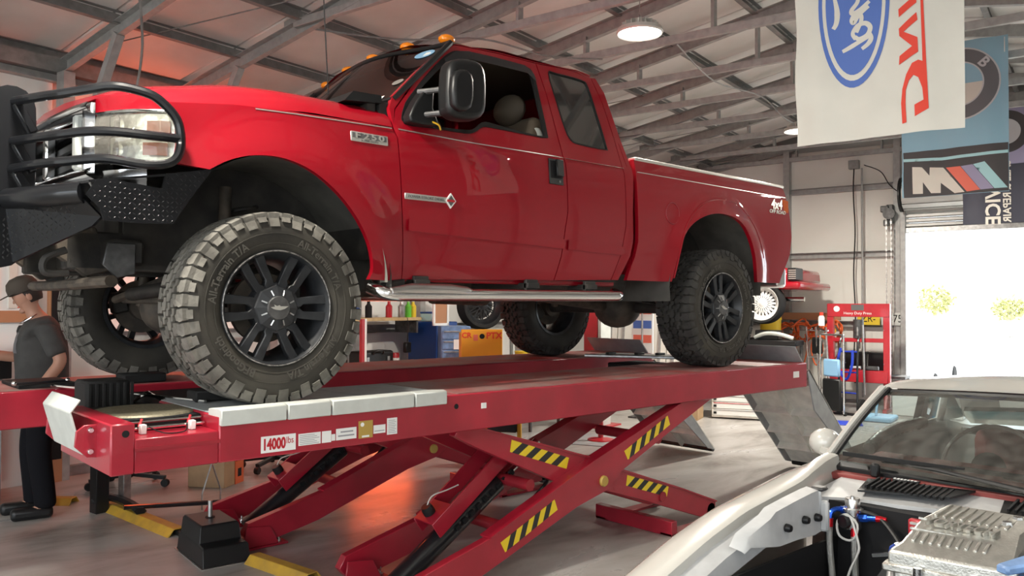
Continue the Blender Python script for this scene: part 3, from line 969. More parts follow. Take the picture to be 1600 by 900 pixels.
# rear rolling jack
j = thing('rolling_jack', 'silver rolling jack plate bridging the runways behind the rear axle', 'jack', (3.95, 1.0, 1.0), world=True)
MB().prism([(3.62, 1.46, 1.105), (4.1, .56, 1.105), (4.3, .60, 1.105), (4.0, 1.48, 1.105)], (0, 0, .025)).build('jack_plate', 'steel', j, bev=.006)
MB().bx(3.75, 4.15, .7, 1.3, .95, 1.06).build('jack_body', 'black_matte', j, bev=.01)
MB().bx(4.05, 4.22, .62, .78, 1.13, 1.17).build('rubber_pad', 'rubber_black', j, bev=.008)
for x, y in ((3.8, 1.3), (3.95, 1.1), (4.05, .95)):
    MB().bx(x - .05, x + .05, y - .02, y + .02, 1.13, 1.15).build('stop_block', 'black_plastic', j, bev=.004)

# power unit cover with its post, cable ramps
pu = thing('power_unit', 'black stepped plastic power unit cover with a steel post on top', 'power unit', (.335, 1.56, 0), rz=math.radians(-4))
cv = MB().lathe([(.0, 0), (.0, 0)], n=4)
cv = MB()
def ring4(a, b, z):
    return [(-a, -b, z), (a, -b, z), (a, b, z), (-a, b, z)]
rg = [ring4(.145, .27, 0), ring4(.142, .26, .015), ring4(.138, .24, .10), ring4(.130, .232, .112), ring4(.126, .19, .118), ring4(.118, .18, .205), ring4(.108, .17, .22)]
rg[4] = [(x, y + .05, z) for x, y, z in rg[4]]
rg[5] = [(x, y + .05, z) for x, y, z in rg[5]]
rg[6] = [(x, y + .05, z) for x, y, z in rg[6]]
vs = [p for r in rg for p in r]
fs = [(3, 2, 1, 0), tuple(range(len(vs) - 4, len(vs)))]
for i in range(len(rg) - 1):
    fs += [(i * 4 + j2, i * 4 + (j2 + 1) % 4, i * 4 + 4 + (j2 + 1) % 4, i * 4 + 4 + j2) for j2 in range(4)]
cv.add(vs, fs).build('cover', 'black_plastic', pu, bev=.02, seg=3, ang=50)
MB().cyl((0.0, .06, .215), (0.0, .06, .325), .014, n=14).build('steel_post', 'steel', pu)
MB().lathe([(.0, .004), (.03, .004), (.03, 0), (.0, 0)], (0, .06, .22), n=18).build('post_hole', 'black_matte', pu)
MB().bx(-.155, .146, -.28, .275, 0, .006).build('base_skirt', 'chrome_dull', pu, smooth=False)
def cable_ramp(p0, p1, w, label):
    p0, p1 = Vector(p0), Vector(p1)
    t = thing('cable_ramp', label, 'cable ramp', (p0 + p1) / 2, world=True, group='yellow floor cable ramps')
    d = (p1 - p0).normalized()
    s = Vector((-d.y, d.x, 0))
    hgt = .05
    prof = [(-w / 2, 0), (-w * .22, hgt), (w * .22, hgt), (w / 2, 0), (w / 2 - .02, 0), (w * .2, hgt - .008), (-w * .2, hgt - .008), (-w / 2 + .02, 0)]
    MB().prism([p0 + s * a + Vector((0, 0, b)) for a, b in prof], p1 - p0).build('channel', 'ramp_yellow', t, smooth=False, bev=.003)
    return t
cable_ramp((.33, 2.12, 0), (.20, 3.32, 0), .17, 'yellow steel cable ramp leading from the power unit to the person')
cable_ramp((.47, 1.26, 0), (.56, .70, 0), .15, 'yellow cable ramp in front of the black power unit')
cable_ramp((.04, 3.55, 0), (-.18, 3.75, 0), .16, 'short yellow cable ramp piece beside the black trousers')
cb = MB().tube(spline([(.31, 1.95, .015), (.33, 2.1, .018), (.32, 2.3, .02)], 5), .02, 8).build('hose_bundle', 'black_plastic')
tag(cb, 'black hose running from the yellow ramp into the power unit', 'hose')
# ================================================================ the pickup truck (x: to its rear, near side at small y)
YM = 2.08                                   # near y + far y
def smst(t):
    t = max(0.0, min(1.0, t))
    return t * t * (3 - 2 * t)
def yside(x, z):
    if z <= 2.49:
        y = .045 + (.05 * ((2.2 - z) / .5) ** 2 if z < 2.2 else .018 * ((z - 2.2) / .29) ** 2)
    else:
        y = .075 + .30 * (z - 2.49)
    y -= .05 * smst((.80 - math.hypot(x - .035, z - 1.66)) / .25)
    y -= .05 * smst((.74 - math.hypot(x - 3.6, z - 1.68)) / .14)
    return y
truck = thing('pickup_truck', 'lifted red extended cab pickup truck with black grille guard, raised on the lift', 'truck', (1.8, 1.04, H), world=True)
def rim_edges(mb, off):
    """close a sheet's borders with a flange in direction off"""
    cnt = {}
    for f in mb.f:
        for i in range(len(f)):
            a, b = f[i], f[(i + 1) % len(f)]
            k = (min(a, b), max(a, b))
            cnt.setdefault(k, []).append((a, b))
    mp = {}
    for k, v in cnt.items():
        if len(v) == 1:
            a, b = v[0]
            for q in (a, b):
                if q not in mp:
                    mp[q] = len(mb.v)
                    mb.v.append(mb.v[q] + Vector(off))
            mb.f.append([b, a, mp[a], mp[b]])
    return mb
def mirror_y(mb):
    mb.v = [Vector((p.x, YM - p.y, p.z)) for p in mb.v]
    return mb
def side_panel(name, poly, holes=(), m='paint_red', step=.05, parent=truck, lift=0.0, both=True, flange=.03, fn=None, **k):
    fn = fn or yside
    def mk():
        s = sheet(poly, holes, step, lambda x, z: Vector((x, fn(x, z) - lift, z)))
        if flange:
            rim_edges(s, (0, flange, 0))
        return s
    o = mk().build(name, m, parent, ang=40, **k)
    if both:
        mirror_y(mk()).build(name, m, parent, ang=40, **k)
    return o
def smooth_poly(pts, k=4):
    q = [Vector((p[0], p[1], 0)) for p in pts]
    n = len(q)
    out = []
    for i in range(n):
        p0, p1, p2, p3 = q[i - 1], q[i], q[(i + 1) % n], q[(i + 2) % n]
        for j in range(k):
            t = j / k
            r = 0.5 * ((2 * p1) + (p2 - p0) * t + (2 * p0 - 5 * p1 + 4 * p2 - p3) * t * t + (3 * p1 - p0 - 3 * p2 + p3) * t ** 3)
            out.append((r.x, r.y))
    return out
def open_smooth(pts, k=4):
    return [(p.x, p.y) for p in spline([(a, b, 0) for a, b in pts], k)]
arch1 = open_smooth([(-.33, 2.150), (-.239, 2.203), (-.122, 2.238), (.017, 2.240), (.163, 2.195), (.302, 2.102), (.415, 1.985), (.491, 1.862), (.522, 1.750), (.505, 1.693)], 4)
fender = [(-.47, 2.165), (-.452, 2.25), (-.455, 2.34), (-.49, 2.385), (-.50, 2.425), (-.2, 2.465), (.1, 2.48), (.655, 2.492), (.676, 2.437), (.701, 2.054), (.718, 1.70), (.62, 1.69)] + arch1[::-1]
side_panel('front_fender', fender, step=.045)
# front door with window opening
win1 = smooth_poly([(.742, 2.525), (.757, 2.62), (.83, 2.715), (1.027, 2.915), (1.16, 3.025), (1.253, 3.052), (1.47, 3.066), (1.76, 3.070), (1.822, 3.02), (1.83, 2.85), (1.829, 2.64), (1.81, 2.603), (1.65, 2.60), (1.40, 2.603), (1.30, 2.597), (1.225, 2.552), (1.15, 2.535), (.95, 2.53)], 3)
doorR = [(1.930, 2.505), (1.935, 2.40), (1.943, 2.153), (1.925, 2.05), (1.906, 1.871), (1.866, 1.72)]
front_door = [(.725, 1.70), (.708, 2.054), (.683, 2.437), (.663, 2.495), (.70, 2.60), (.90, 2.83), (1.10, 3.01), (1.20, 3.085), (1.55, 3.108), (1.868, 3.112), (1.905, 2.90)] + doorR
fd = side_panel('front_door', front_door, [win1], step=.05)
win2 = smooth_poly([(1.969, 3.065), (2.05, 3.080), (2.28, 3.080), (2.335, 3.045), (2.362, 2.85), (2.385, 2.63), (2.36, 2.602), (2.115, 2.604), (2.045, 2.620), (2.010, 2.69), (1.985, 2.88)], 3)
cabR = [(2.600, 2.50), (2.575, 2.20), (2.588, 2.0), (2.57, 1.90), (2.475, 1.735)]
rear_door = [(1.874, 1.72), (1.914, 1.871), (1.933, 2.05), (1.951, 2.153), (1.943, 2.40), (1.938, 2.505), (1.912, 2.90), (1.876, 3.112), (2.26, 3.14), (2.39, 3.12), (2.45, 2.95), (2.485, 2.70), (2.50, 2.50), (2.505, 2.1), (2.47, 1.9), (2.40, 1.735)]
rd = side_panel('rear_door', rear_door, [win2], step=.05)
corner = [(2.406, 1.735), (2.476, 1.9), (2.511, 2.1), (2.506, 2.50), (2.491, 2.70), (2.456, 2.95), (2.396, 3.12), (2.44, 3.125), (2.50, 3.03), (2.555, 2.70)] + cabR
side_panel('cab_corner', corner, step=.05)
pillar = [(.667, 2.505), (.66, 2.60), (.693, 2.672), (.882, 2.850), (1.138, 3.066), (1.216, 3.095), (1.56, 3.119), (1.873, 3.123), (2.26, 3.150), (2.40, 3.14), (2.385, 3.126), (2.26, 3.145), (1.87, 3.117), (1.55, 3.113), (1.197, 3.090), (1.095, 3.015), (.893, 2.833), (.693, 2.602)]
side_panel('roof_pillar', pillar, step=.06)
# bed side
arch2 = open_smooth([(3.000, 1.735), (3.041, 1.92), (3.141, 2.108), (3.329, 2.218), (3.579, 2.258), (3.84, 2.205), (4.016, 2.015), (4.118, 1.755)], 5)
def ybed(x, z):
    return min(yside(x, min(z, 2.49)), .075) + (.02 * ((z - 2.49) / .08) if z > 2.49 else 0)
bed = [(2.628, 2.565), (3.5, 2.572), (4.565, 2.572), (4.60, 2.55), (4.645, 2.37), (4.675, 2.15), (4.66, 2.0), (4.53, 1.755)] + arch2[::-1] + [(2.55, 1.735), (2.625, 1.90), (2.645, 2.0), (2.632, 2.2)]
side_panel('bed_side', bed, step=.05, fn=ybed)
# trim: crease stripes, body moulding, window seals
def strip(name, pts, w, m, lift=.003, parent=truck, fn=yside, both=True, t=.004):
    for mir in ((0, 1) if both else (0,)):
        mb = MB()
        for (xa, za), (xb, zb) in zip(pts[:-1], pts[1:]):
            n = max(1, int(abs(xb - xa) / .08))
            for k in range(n):
                p = [(xa + (xb - xa) * (k + e) / n, za + (zb - za) * (k + e) / n) for e in (0, 1)]
                vs = []
                for (x, z) in p:
                    for dz, ex in ((-w / 2, 0.0), (w / 2, 0.0), (w / 2, 1), (-w / 2, 1)):
                        vs.append(Vector((x, fn(x, z + dz) - lift * (1 - ex) + .004 * ex, z + dz)))
                mb.add(vs, [(0, 4, 5, 1), (1, 5, 6, 2), (3, 7, 4, 0)])
        if mir:
            mirror_y(mb)
        mb.build(name, m, parent, weld=.0005)
strip('pinstripe', [(-.10, 2.462), (.1, 2.470), (.645, 2.482)], .005, 'badge_silver')
strip('pinstripe', [(.685, 2.485), (1.15, 2.480), (1.925, 2.488)], .005, 'badge_silver', parent=fd)
strip('pinstripe', [(1.945, 2.488), (2.50, 2.49)], .005, 'badge_silver', parent=rd)
strip('pinstripe', [(2.64, 2.478), (4.60, 2.478)], .005, 'badge_silver', fn=ybed)
strip('door_moulding', [(.742, 1.985), (1.925, 1.945)], .060, 'paint_red', .012, parent=fd)
strip('door_moulding', [(1.955, 1.943), (2.49, 1.928)], .058, 'paint_red', .012, parent=rd)
def seal(poly, grow, name, parent):
    c = Vector((sum(p[0] for p in poly) / len(poly), sum(p[1] for p in poly) / len(poly)))
    inner = [tuple(Vector(p) + (c - Vector(p)).normalized() * grow) for p in poly]
    side_panel(name, [tuple(Vector(p) - (c - Vector(p)).normalized() * .004) for p in poly], [inner], 'black_plastic', .04, parent, lift=.004, flange=.015)
    return inner
seal(win1, .028, 'window_seal', fd)
w2i = seal(win2, .006, 'window_seal', rd)
side_panel('rear_side_glass', win2, (), 'glass_dark', .06, rd, lift=-.004, flange=0)
far_glass = mirror_y(sheet(win1, [], .08, lambda x, z: Vector((x, yside(x, z) + .006, z))))
far_glass.build('side_glass', 'glass_smoke', truck)
# vent visor over the front window
vp = [(1.10, 2.965), (1.20, 3.035), (1.30, 3.056), (1.50, 3.064), (1.76, 3.065), (1.825, 3.02)]
vm = MB()
for (xa, za), (xb, zb) in zip(vp[:-1], vp[1:]):
    vm.add([(xa, yside(xa, za) - .006, za + .01), (xb, yside(xb, zb) - .006, zb + .01), (xb, yside(xb, zb) - .03, zb - .045), (xa, yside(xa, za) - .03, za - .045)], [(0, 1, 2, 3)])
vm.build('window_visor', 'black_gloss', fd, weld=.001)

# bonnet: front plan curve swept to the cowl
PLAN = [(.07, -.455), (.10, -.53), (.16, -.60), (.24, -.65), (.34, -.69), (.5, -.715), (.75, -.735), (1.04, -.745)]
def interp(tab, y):
    for (a, xa), (b, xb) in zip(tab[:-1], tab[1:]):
        if y <= b:
            t = max(0, (y - a) / (b - a))
            return xa + (xb - xa) * t
    return tab[-1][1]
def xfront(y):
    y = min(y, YM - y)
    return interp(PLAN, y)
CROWN = [(.07, 0), (.09, .035), (.12, .066), (.16, .093), (.2, .112), (.3, .138), (.4, .150), (.5, .156), (.7, .175), (1.04, .182)]
def ztop(u, y):
    ym = min(y, YM - y)
    base = 2.425 + .067 * smst(min(1, u * 1.6)) if u < .62 else 2.492
    return base + interp(CROWN, ym) * (0.72 + .28 * smst(u * 2.2)) - .055 * max(0, 1 - u / .16) ** 2 * smst((ym - .05) / .2)
ys_ = [.07, .078, .09, .105, .12, .14, .16, .18, .2, .25, .3, .35, .4, .5, .6, .7, .85, 1.04]
ys_ = ys_ + [YM - y for y in ys_[:-1][::-1]]
def hood(u, v):
    y = ys_[round(v * (len(ys_) - 1))]
    ym = min(y, YM - y)
    xr = .655 - .16 * smst((ym - .07) / .9)
    x = xfront(y) + (xr - xfront(y)) * u
    yy = y
    return Vector((x, yy, ztop(u, y)))
hm = MB().grid(hood, 26, len(ys_))
# front lip of the bonnet going down to lamps and grille
nb = len(hm.v)
def lip(u, v):
    y = ys_[round(v * (len(ys_) - 1))]
    return Vector((xfront(y) - .004, y, ztop(0, y) + (2.385 - ztop(0, y)) * u))
hm.grid(lip, 3, len(ys_))
hm.build('bonnet', 'paint_red', truck, weld=.002, ang=50)
# cowl below the windscreen
MB().prism([(.40, .12, 2.60), (.62, .12, 2.62), (.62, .12, 2.66), (.45, .12, 2.655)], (0, YM - .24, 0)).build('cowl', 'black_plastic', truck)
# windscreen, roof, rear of cab
def wsf(u, v):
    y = .20 + (YM - .40) * u
    ym = min(y, YM - y)
    bow = .12 * smst((ym - .17) / .9)
    yb = .135 + (YM - .27) * u
    x = (.70 - bow) + ((1.165 - bow * .55) - (.70 - bow)) * v
    z = 2.655 + (3.088 + .05 * smst((ym - .17) / .8) - 2.655) * v
    return Vector((x, yb + (y + .05 * (1 if y < 1.04 else -1) * (1 - abs(y - 1.04) / .87 * 0) - yb) * v if False else yb + ((.24 + (YM - .48) * u) - yb) * v, z))
MB().grid(wsf, 24, 10).build('windscreen', 'glass_smoke', truck)
wb = MB()
for e in ((0,), (1,)):
    wb.tube([wsf(e[0], v / 9) + Vector((0, .0, .0)) for v in range(10)], .018, 6)
wb.tube([wsf(u / 20, 0) for u in range(21)], .018, 6)
wb.tube([wsf(u / 20, 1) for u in range(21)], .014, 6)
wb.build('windscreen_seal', 'black_plastic', truck)
ry = [.262, .30, .36, .45, .6, .8, 1.04]
ry = ry + [YM - y for y in ry[:-1][::-1]]
def roof(u, v):
    y = ry[round(v * (len(ry) - 1))]
    ym = min(y, YM - y)
    cz = .06 * smst((ym - .262) / .35)
    xf = 1.16 - .066 * smst((ym - .17) / .9)
    x = xf + (2.47 - xf) * u
    zb = 3.088 + .045 * smst(u * 3) - .05 * smst((u - .82) / .18)
    return Vector((x, y, zb + cz))
MB().grid(roof, 16, len(ry)).build('roof', 'paint_red', truck, ang=50)
def cabback(u, v):
    y = ry[round(v * (len(ry) - 1))]
    ym = min(y, YM - y)
    z = 3.083 + .06 * smst((ym - .262) / .35) + (1.80 - 3.083) * u
    return Vector((2.47 + .12 * smst(u * 1.4), y + (-.19 if y < 1.04 else .19) * smst(u * 2) * (1 - (ym - .262) / .8 if ym < 1.04 else 0), z))
MB().grid(cabback, 10, len(ry)).build('cab_back', 'paint_red', truck)
# bed box
MB().bx(2.63, 4.60, .10, .125, 2.33, 2.56).build('bed_inner_wall', 'paint_red', truck)
MB().bx(2.63, 4.60, YM - .125, YM - .10, 2.33, 2.56).build('bed_inner_wall', 'paint_red', truck)
MB().bx(2.63, 2.66, .10, YM - .10, 1.78, 2.56).build('bed_front_wall', 'paint_red', truck)
MB().bx(2.63, 4.60, .13, YM - .13, 2.34, 2.36).build('bed_floor', 'frame_black', truck)
MB().bx(4.58, 4.63, .10, YM - .10, 1.90, 2.56).build('tailgate', 'paint_red', truck, bev=.01)
for s in (0, 1):
    m = MB().bx(2.635, 4.60, .07, .14, 2.560, 2.582)
    (mirror_y(m) if s else m).build('bed_rail_cap', 'badge_silver', truck, bev=.006)
for y in (.04, YM - .10):
    MB().bx(4.55, 4.64, y + .01, y + .06, 2.16, 2.46).build('tail_lamp', 'orange_lens', truck, bev=.01)
# rear bumper
MB().bx(4.66, 4.80, .16, YM - .16, 1.72, 1.90).build('rear_bumper', 'chrome_dull', truck, bev=.03, seg=3)
# inner dark shells so the gaps read dark
MB().bx(.73, 2.50, .105, .125, 1.74, 2.50).bx(.73, 2.50, YM - .125, YM - .105, 1.74, 2.50).build('gap_dark_shell', 'cab_dark', truck)
MB().bx(.70, 2.48, .12, YM - .12, 1.72, 1.76).build('cab_floor', 'frame_black', truck)
MB().bx(.55, .60, .15, YM - .15, 1.80, 2.62).build('firewall', 'frame_black', truck)
MB().prism([(.62, .14, 2.40), (.62, .14, 2.64), (.95, .14, 2.60), (1.0, .14, 2.40)], (0, YM - .28, 0)).build('dashboard', 'cab_dark', truck)
MB().bx(1.2, 2.45, .30, YM - .30, 3.105, 3.12).build('headliner', 'seat_tan', truck)
MB().bx(2.44, 2.46, .2, YM - .2, 1.8, 2.62).build('rear_trim', 'seat_tan', truck)
# steering wheel and front seats
MB().tube([(1.10 + .06 * sin(a) * .5, .58 + .19 * cos(a), 2.58 + .17 * sin(a)) for a in [2 * PI * k / 24 for k in range(24)]], .016, 8, closed=True).build('steering_wheel', 'black_plastic', truck)
for y in (.58, 1.50):
    st = MB().bx(1.35, 1.85, y - .26, y + .26, 2.08, 2.28).build('seat_cushion', 'seat_tan', truck, bev=.05, seg=3)
    MB().prism([(1.76, y - .25, 2.22), (1.95, y - .25, 2.22), (2.08, y - .23, 2.78), (1.95, y - .23, 2.82)], (0, .48, 0)).build('seat_back', 'seat_tan', truck, bev=.05, seg=3)
    MB().ball((1.93, y, 2.875), (.075, .145, .105), 16, 10).build('headrest', 'seat_tan', truck)
MB().tube(spline([(1.96, .34, 2.72), (1.95, .30, 2.66), (1.93, .29, 2.55), (1.90, .29, 2.4)], 5), .022, 6, flat=.3).build('seat_belt', 'lift_white', truck)
# roof marker lamps
for y in (.34, .69, 1.04, 1.39, 1.74):
    ym = min(y, YM - y)
    xf = 1.20 - .066 * smst((ym - .17) / .9)
    MB().ball((xf + .02, y, 3.165 - .03 * (1 - smst((ym - .262) / .35))), (.055, .045, .032), 14, 8).build('marker_lamp', 'amber', truck)
# windscreen stickers
def on_ws(u, v, w, hh, name, m, round_=False):
    p = wsf(u, v)
    dx = (wsf(u + .01, v) - wsf(u - .01, v)).normalized()
    dz = (wsf(u, v + .05) - wsf(u, v - .05)).normalized()
    nrm = dx.cross(dz).normalized()
    if nrm.x > 0:
        nrm = -nrm
    n = 20 if round_ else 4
    pts = [p + nrm * .004 + dx * w * cos(2 * PI * (k + .5) / n) + dz * hh * sin(2 * PI * (k + .5) / n) for k in range(n)]
    MB().prism(pts, nrm * .001).build(name, m, truck, smooth=False)
on_ws(.10, .86, .085, .045, 'sun_sticker', 'sky_blue_plastic', True)
on_ws(.10, .855, .06, .022, 'sun_sticker', 'white', True)
on_ws(.085, .36, .045, .03, 'round_sticker', 'badge_silver', True)
on_ws(.10, .10, .06, .022, 'paper_sticker', 'white')

# badges
def on_side(x, z, fn=yside, lift=.003):
    return frame((x, fn(x, z) - lift, z), (1, (fn(x + .02, z) - fn(x - .02, z)) / .04, 0), (0, (fn(x, z + .02) - fn(x, z - .02)) / .04, 1))
def plate(name, x0, x1, z0, z1, m, parent, lift=.006, fn=yside):
    M = on_side((x0 + x1) / 2, (z0 + z1) / 2, fn, 0)
    return MB().box((0, 0, lift / 2), (x1 - x0, z1 - z0, lift)).xf(M).build(name, m, parent, bev=.0025)
# F-250 fender badge
bg_ = plate('fender_badge', .395, .615, 2.383, 2.433, 'badge_silver', truck)
plate('badge_field', .402, .608, 2.398, 2.429, 'badge_dark', bg_, .0065)
for ch_, xx_ in (('F', .435), ('2', .485), ('5', .53), ('0', .575)):
    text('badge_letter', ch_, 'badge_silver', bg_, on_side(xx_, 2.414, lift=.008), .040, .0012, bold=.001, sx=1.7)
text('badge_subtext', 'SUPER DUTY', 'badge_dark', bg_, on_side(.505, 2.391, lift=.0072), .014, .0006, sx=1.3)
# engine badge on the door
bg_ = plate('door_badge', .716, 1.000, 2.120, 2.152, 'badge_silver', fd)
text('badge_text', 'POWER STROKE DIESEL', 'badge_dark', bg_, on_side(.855, 2.136, lift=.0075), .0195, .0006, sx=1.15)
M_ = on_side(1.018, 2.135, lift=0)
MB().prism([M_ @ Vector(p) for p in ((-.036, 0, 0), (0, -.042, 0), (.036, 0, 0), (0, .042, 0))], M_.to_3x3() @ Vector((0, 0, .008))).build('diamond_badge', 'white', fd, smooth=False)
MB().prism([M_ @ Vector(p) for p in ((-.025, 0, .001), (0, -.03, .001), (.025, 0, .001), (0, .03, .001))], M_.to_3x3() @ Vector((0, 0, .009))).build('diamond_field', 'badge_dark', fd, smooth=False)
MB().box((0, 0, .009), (.052, .012, .004)).xf(M_).build('diamond_band', 'print_red', fd, smooth=False)
# 4x4 decal on the bed
text('bed_decal', '4x4', 'badge_silver', truck, on_side(4.44, 2.405, ybed, .004), .115, .0008, font_shear=.25, bold=.003)
text('bed_decal', 'OFF ROAD', 'badge_silver', truck, on_side(4.45, 2.345, ybed, .004), .042, .0008, font_shear=.25, bold=.001, sx=1.25)
# door handle and lock
hd = plate('door_handle', 1.782, 1.905, 2.308, 2.468, 'black_plastic', fd, .006)
plate('handle_recess', 1.792, 1.895, 2.345, 2.458, 'black_matte', hd, .007)
MB().box((.018, .01, .022), (.062, .108, .018)).xf(on_side(1.843, 2.40, lift=0)).build('handle_paddle', 'black_plastic', hd, bev=.006)
MB().cyl((0, 0, .004), (0, 0, .011), .009, n=12).xf(on_side(1.868, 2.328, lift=0)).build('lock', 'chrome', hd)
# fuel cap door ring
ring = [on_side(3.018, 2.222, ybed, .0) @ Vector((.076 * cos(a), .076 * sin(a), .001)) for a in [2 * PI * k / 30 for k in range(30)]]
MB().tube(ring, .0035, 5, closed=True).build('fuel_door_seam', 'lift_red_dark', truck)
# flare lip on the bed
fl2 = open_smooth([(3.02, 1.76), (3.078, 2.02), (3.179, 2.185), (3.378, 2.325), (3.640, 2.375), (3.90, 2.335), (4.10, 2.172), (4.19, 1.95)], 4)
MB().tube([(x, ybed(x, z) + .004, z) for x, z in fl2], .010, 6).build('flare_ridge', 'paint_red', truck)

# towing mirror
mr = MB()
hp = smooth_poly([(.845, 2.60), (.85, 2.78), (.885, 2.845), (.98, 2.868), (1.065, 2.862), (1.10, 2.80), (1.105, 2.68), (1.095, 2.60), (1.04, 2.553), (.93, 2.54), (.87, 2.555)], 2)
mr.xz(hp, -.17, -.05)
mh = mr.build('mirror_head', 'black_plastic', truck, bev=.035, seg=4, ang=60)
MB().xz(smooth_poly([(.85, 2.60), (.85, 2.74), (.90, 2.79), (.97, 2.78), (.985, 2.70), (.97, 2.60), (.90, 2.57)], 2), -.205, -.15).build('mirror_shell', 'black_plastic', mh, bev=.02, seg=3, ang=60)
for z in (2.70, 2.575):
    MB().cyl((.81, .06, z), (.90, -.10, z + .005), .016, n=10).build('mirror_arm', 'steel_dark', mh)
base = smooth_poly([(.735, 2.525), (.748, 2.60), (.80, 2.68), (.85, 2.725), (.885, 2.70), (.88, 2.62), (.91, 2.56), (.90, 2.528)], 2)
MB().xz(base, .015, .09).build('mirror_base', 'black_plastic', truck, bev=.03, seg=3, ang=60)
MB().tube(spline([(.86, .03, 2.55), (.90, 0, 2.53), (.93, .02, 2.51)], 4), .005, 5).build('mirror_wire', 'hook_yellow', mh)
mm = MB().xz(hp, -.17, -.05)
mirror_y(mm).build('mirror_head', 'black_plastic', truck, bev=.035, seg=3)

# headlamps, grille
def plan_sheet(name, y0, y1, z0, z1, m, off=0.0, ny=10, nz=5, parent=truck, mir=True, bulge=0.0):
    for s in ((0, 1) if mir else (0,)):
        def fn(u, v):
            y = y0 + (y1 - y0) * u
            return Vector((xfront(y) - off - bulge * sin(PI * min(1, max(0, v))) , y, z0 + (z1 - z0) * v))
        g = MB().grid(fn, ny, nz)
        if s:
            mirror_y(g)
        o = g.build(name, m, parent)
        if not s:
            keep = o
    return keep
hl_ = plan_sheet('headlamp_reflector', .074, .335, 2.175, 2.385, 'reflector', -.05)
plan_sheet('headlamp_lens', .072, .340, 2.172, 2.388, 'lamp_lens', .004, 12, 6, bulge=.012)
plan_sheet('turn_lens', .082, .135, 2.20, 2.255, 'orange_lens', -.004)
plan_sheet('turn_lens', .084, .135, 2.29, 2.35, 'orange_lens', -.02)
for z in (2.17, 2.28, 2.39):
    for s in (0, 1):
        pts = [(xfront(y) - .006, y, z) for y in [.072 + .268 * k / 10 for k in range(11)]]
        m = MB().tube(pts, .006 if z != 2.28 else .004, 6)
        (mirror_y(m) if s else m).build('headlamp_trim', 'chrome', truck)
for y, z in ((.245, 2.225), (.24, 2.335)):
    for s in (0, 1):
        m = MB().lathe([(.045, 0), (.03, .02), (.012, .03), (.0, .03)], (xfront(y) + .01, y, z), (1, 0, 0), 18)
        (mirror_y(m) if s else m).build('headlamp_bowl', 'chrome', truck)
# grille surround and bars
gs = MB()
for z0, z1, dx in ((2.385, 2.460, .03), (2.105, 2.165, .03)):
    gs.grid(lambda u, v: Vector((xfront(.345 + 1.39 * u) - .050 + .045 * (2 * v - 1) ** 2, .345 + 1.39 * u, z0 + (z1 - z0) * v)), 20, 5)
for y0 in (.340, YM - .43):
    gs.grid(lambda u, v: Vector((xfront(y0) - .050 + .04 * (2 * u - 1) ** 2, y0 + .09 * u, 2.13 + .31 * v)), 5, 4)
gs.build('grille_surround', 'chrome', truck, kind='stuff')
for y in (.50, .92, 1.16, 1.58):
    MB().bx(xfront(y) - .03, xfront(y) + .02, y - .03, y + .03, 2.16, 2.41).build('grille_post', 'lift_white' if y == .5 else 'chrome', truck, bev=.01)
for z in (2.20, 2.285, 2.365):
    MB().bx(-.72, -.67, .38, YM - .38, z - .022, z + .022).build('grille_bar', 'black_plastic', truck, bev=.008)
MB().bx(-.64, -.62, .36, YM - .36, 2.13, 2.43).build('radiator', 'black_matte', truck)
plan_sheet('lower_valance', .12, 1.04, 2.05, 2.14, 'chrome', .0, 16, 4)
# grille guard
GY, GX = .60, -.955
def guard_upright(y):
    pl = [(-1.08, 2.43), (-1.02, 2.50), (-.95, 2.515), (-.885, 2.47), (-.872, 2.35), (-.875, 2.0), (-.90, 1.90), (-.925, 1.76), (-1.0, 1.72), (-1.08, 1.73), (-1.10, 1.9), (-1.09, 2.25)]
    return MB().xz(smooth_poly(pl, 2), y - .010, y + .010)
guard_upright(GY).build('guard_upright', 'guard_black', truck, bev=.004)
guard_upright(YM - GY).build('guard_upright', 'guard_black', truck, bev=.004)
def guard_loop(z_in, z_out, zs):
    pass
top = [(-.957, GY, 2.45), (-.916, .349, 2.428), (-.852, .217, 2.430), (-.78, .126, 2.442), (-.728, .089, 2.455), (-.688, .061, 2.457), (-.632, .038, 2.45), (-.564, .013, 2.43), (-.511, .004, 2.389), (-.472, -.001, 2.34), (-.457, -.004, 2.269), (-.462, -.004, 2.205), (-.488, .0, 2.165), (-.536, .008, 2.146)]
low = [(-.606, .028, 2.143), (-.696, .066, 2.155), (-.756, .109, 2.158), (-.848, .212, 2.149), (-.915, .343, 2.147), (-.965, GY, 2.152)]
mid = [(-.962, GY, 2.273), (-.916, .346, 2.258), (-.85, .215, 2.262), (-.778, .124, 2.269), (-.696, .066, 2.27), (-.586, .021, 2.265), (-.458, -.003, 2.263)]
for s in (0, 1):
    for p in (spline(top + low, 4), spline(mid, 4)):
        m = MB().tube(p, .0195, 10)
        (mirror_y(m) if s else m).build('guard_tube', 'guard_black', truck)
    for z in (2.45, 2.273, 2.152):
        m = MB().bar((-.95, GY - .02, z - .01), (-.885, GY - .02, z - .13), .03, .035)
        (mirror_y(m) if s else m).build('guard_gusset', 'guard_black', truck, bev=.004)
MB().cyl((-.98, GY, 2.42), (-.98, YM - GY, 2.42), .022, n=12).build('guard_crossbar', 'guard_black', truck)
MB().cyl((-.98, GY, 2.20), (-.98, YM - GY, 2.20), .022, n=12).build('guard_crossbar', 'guard_black', truck)
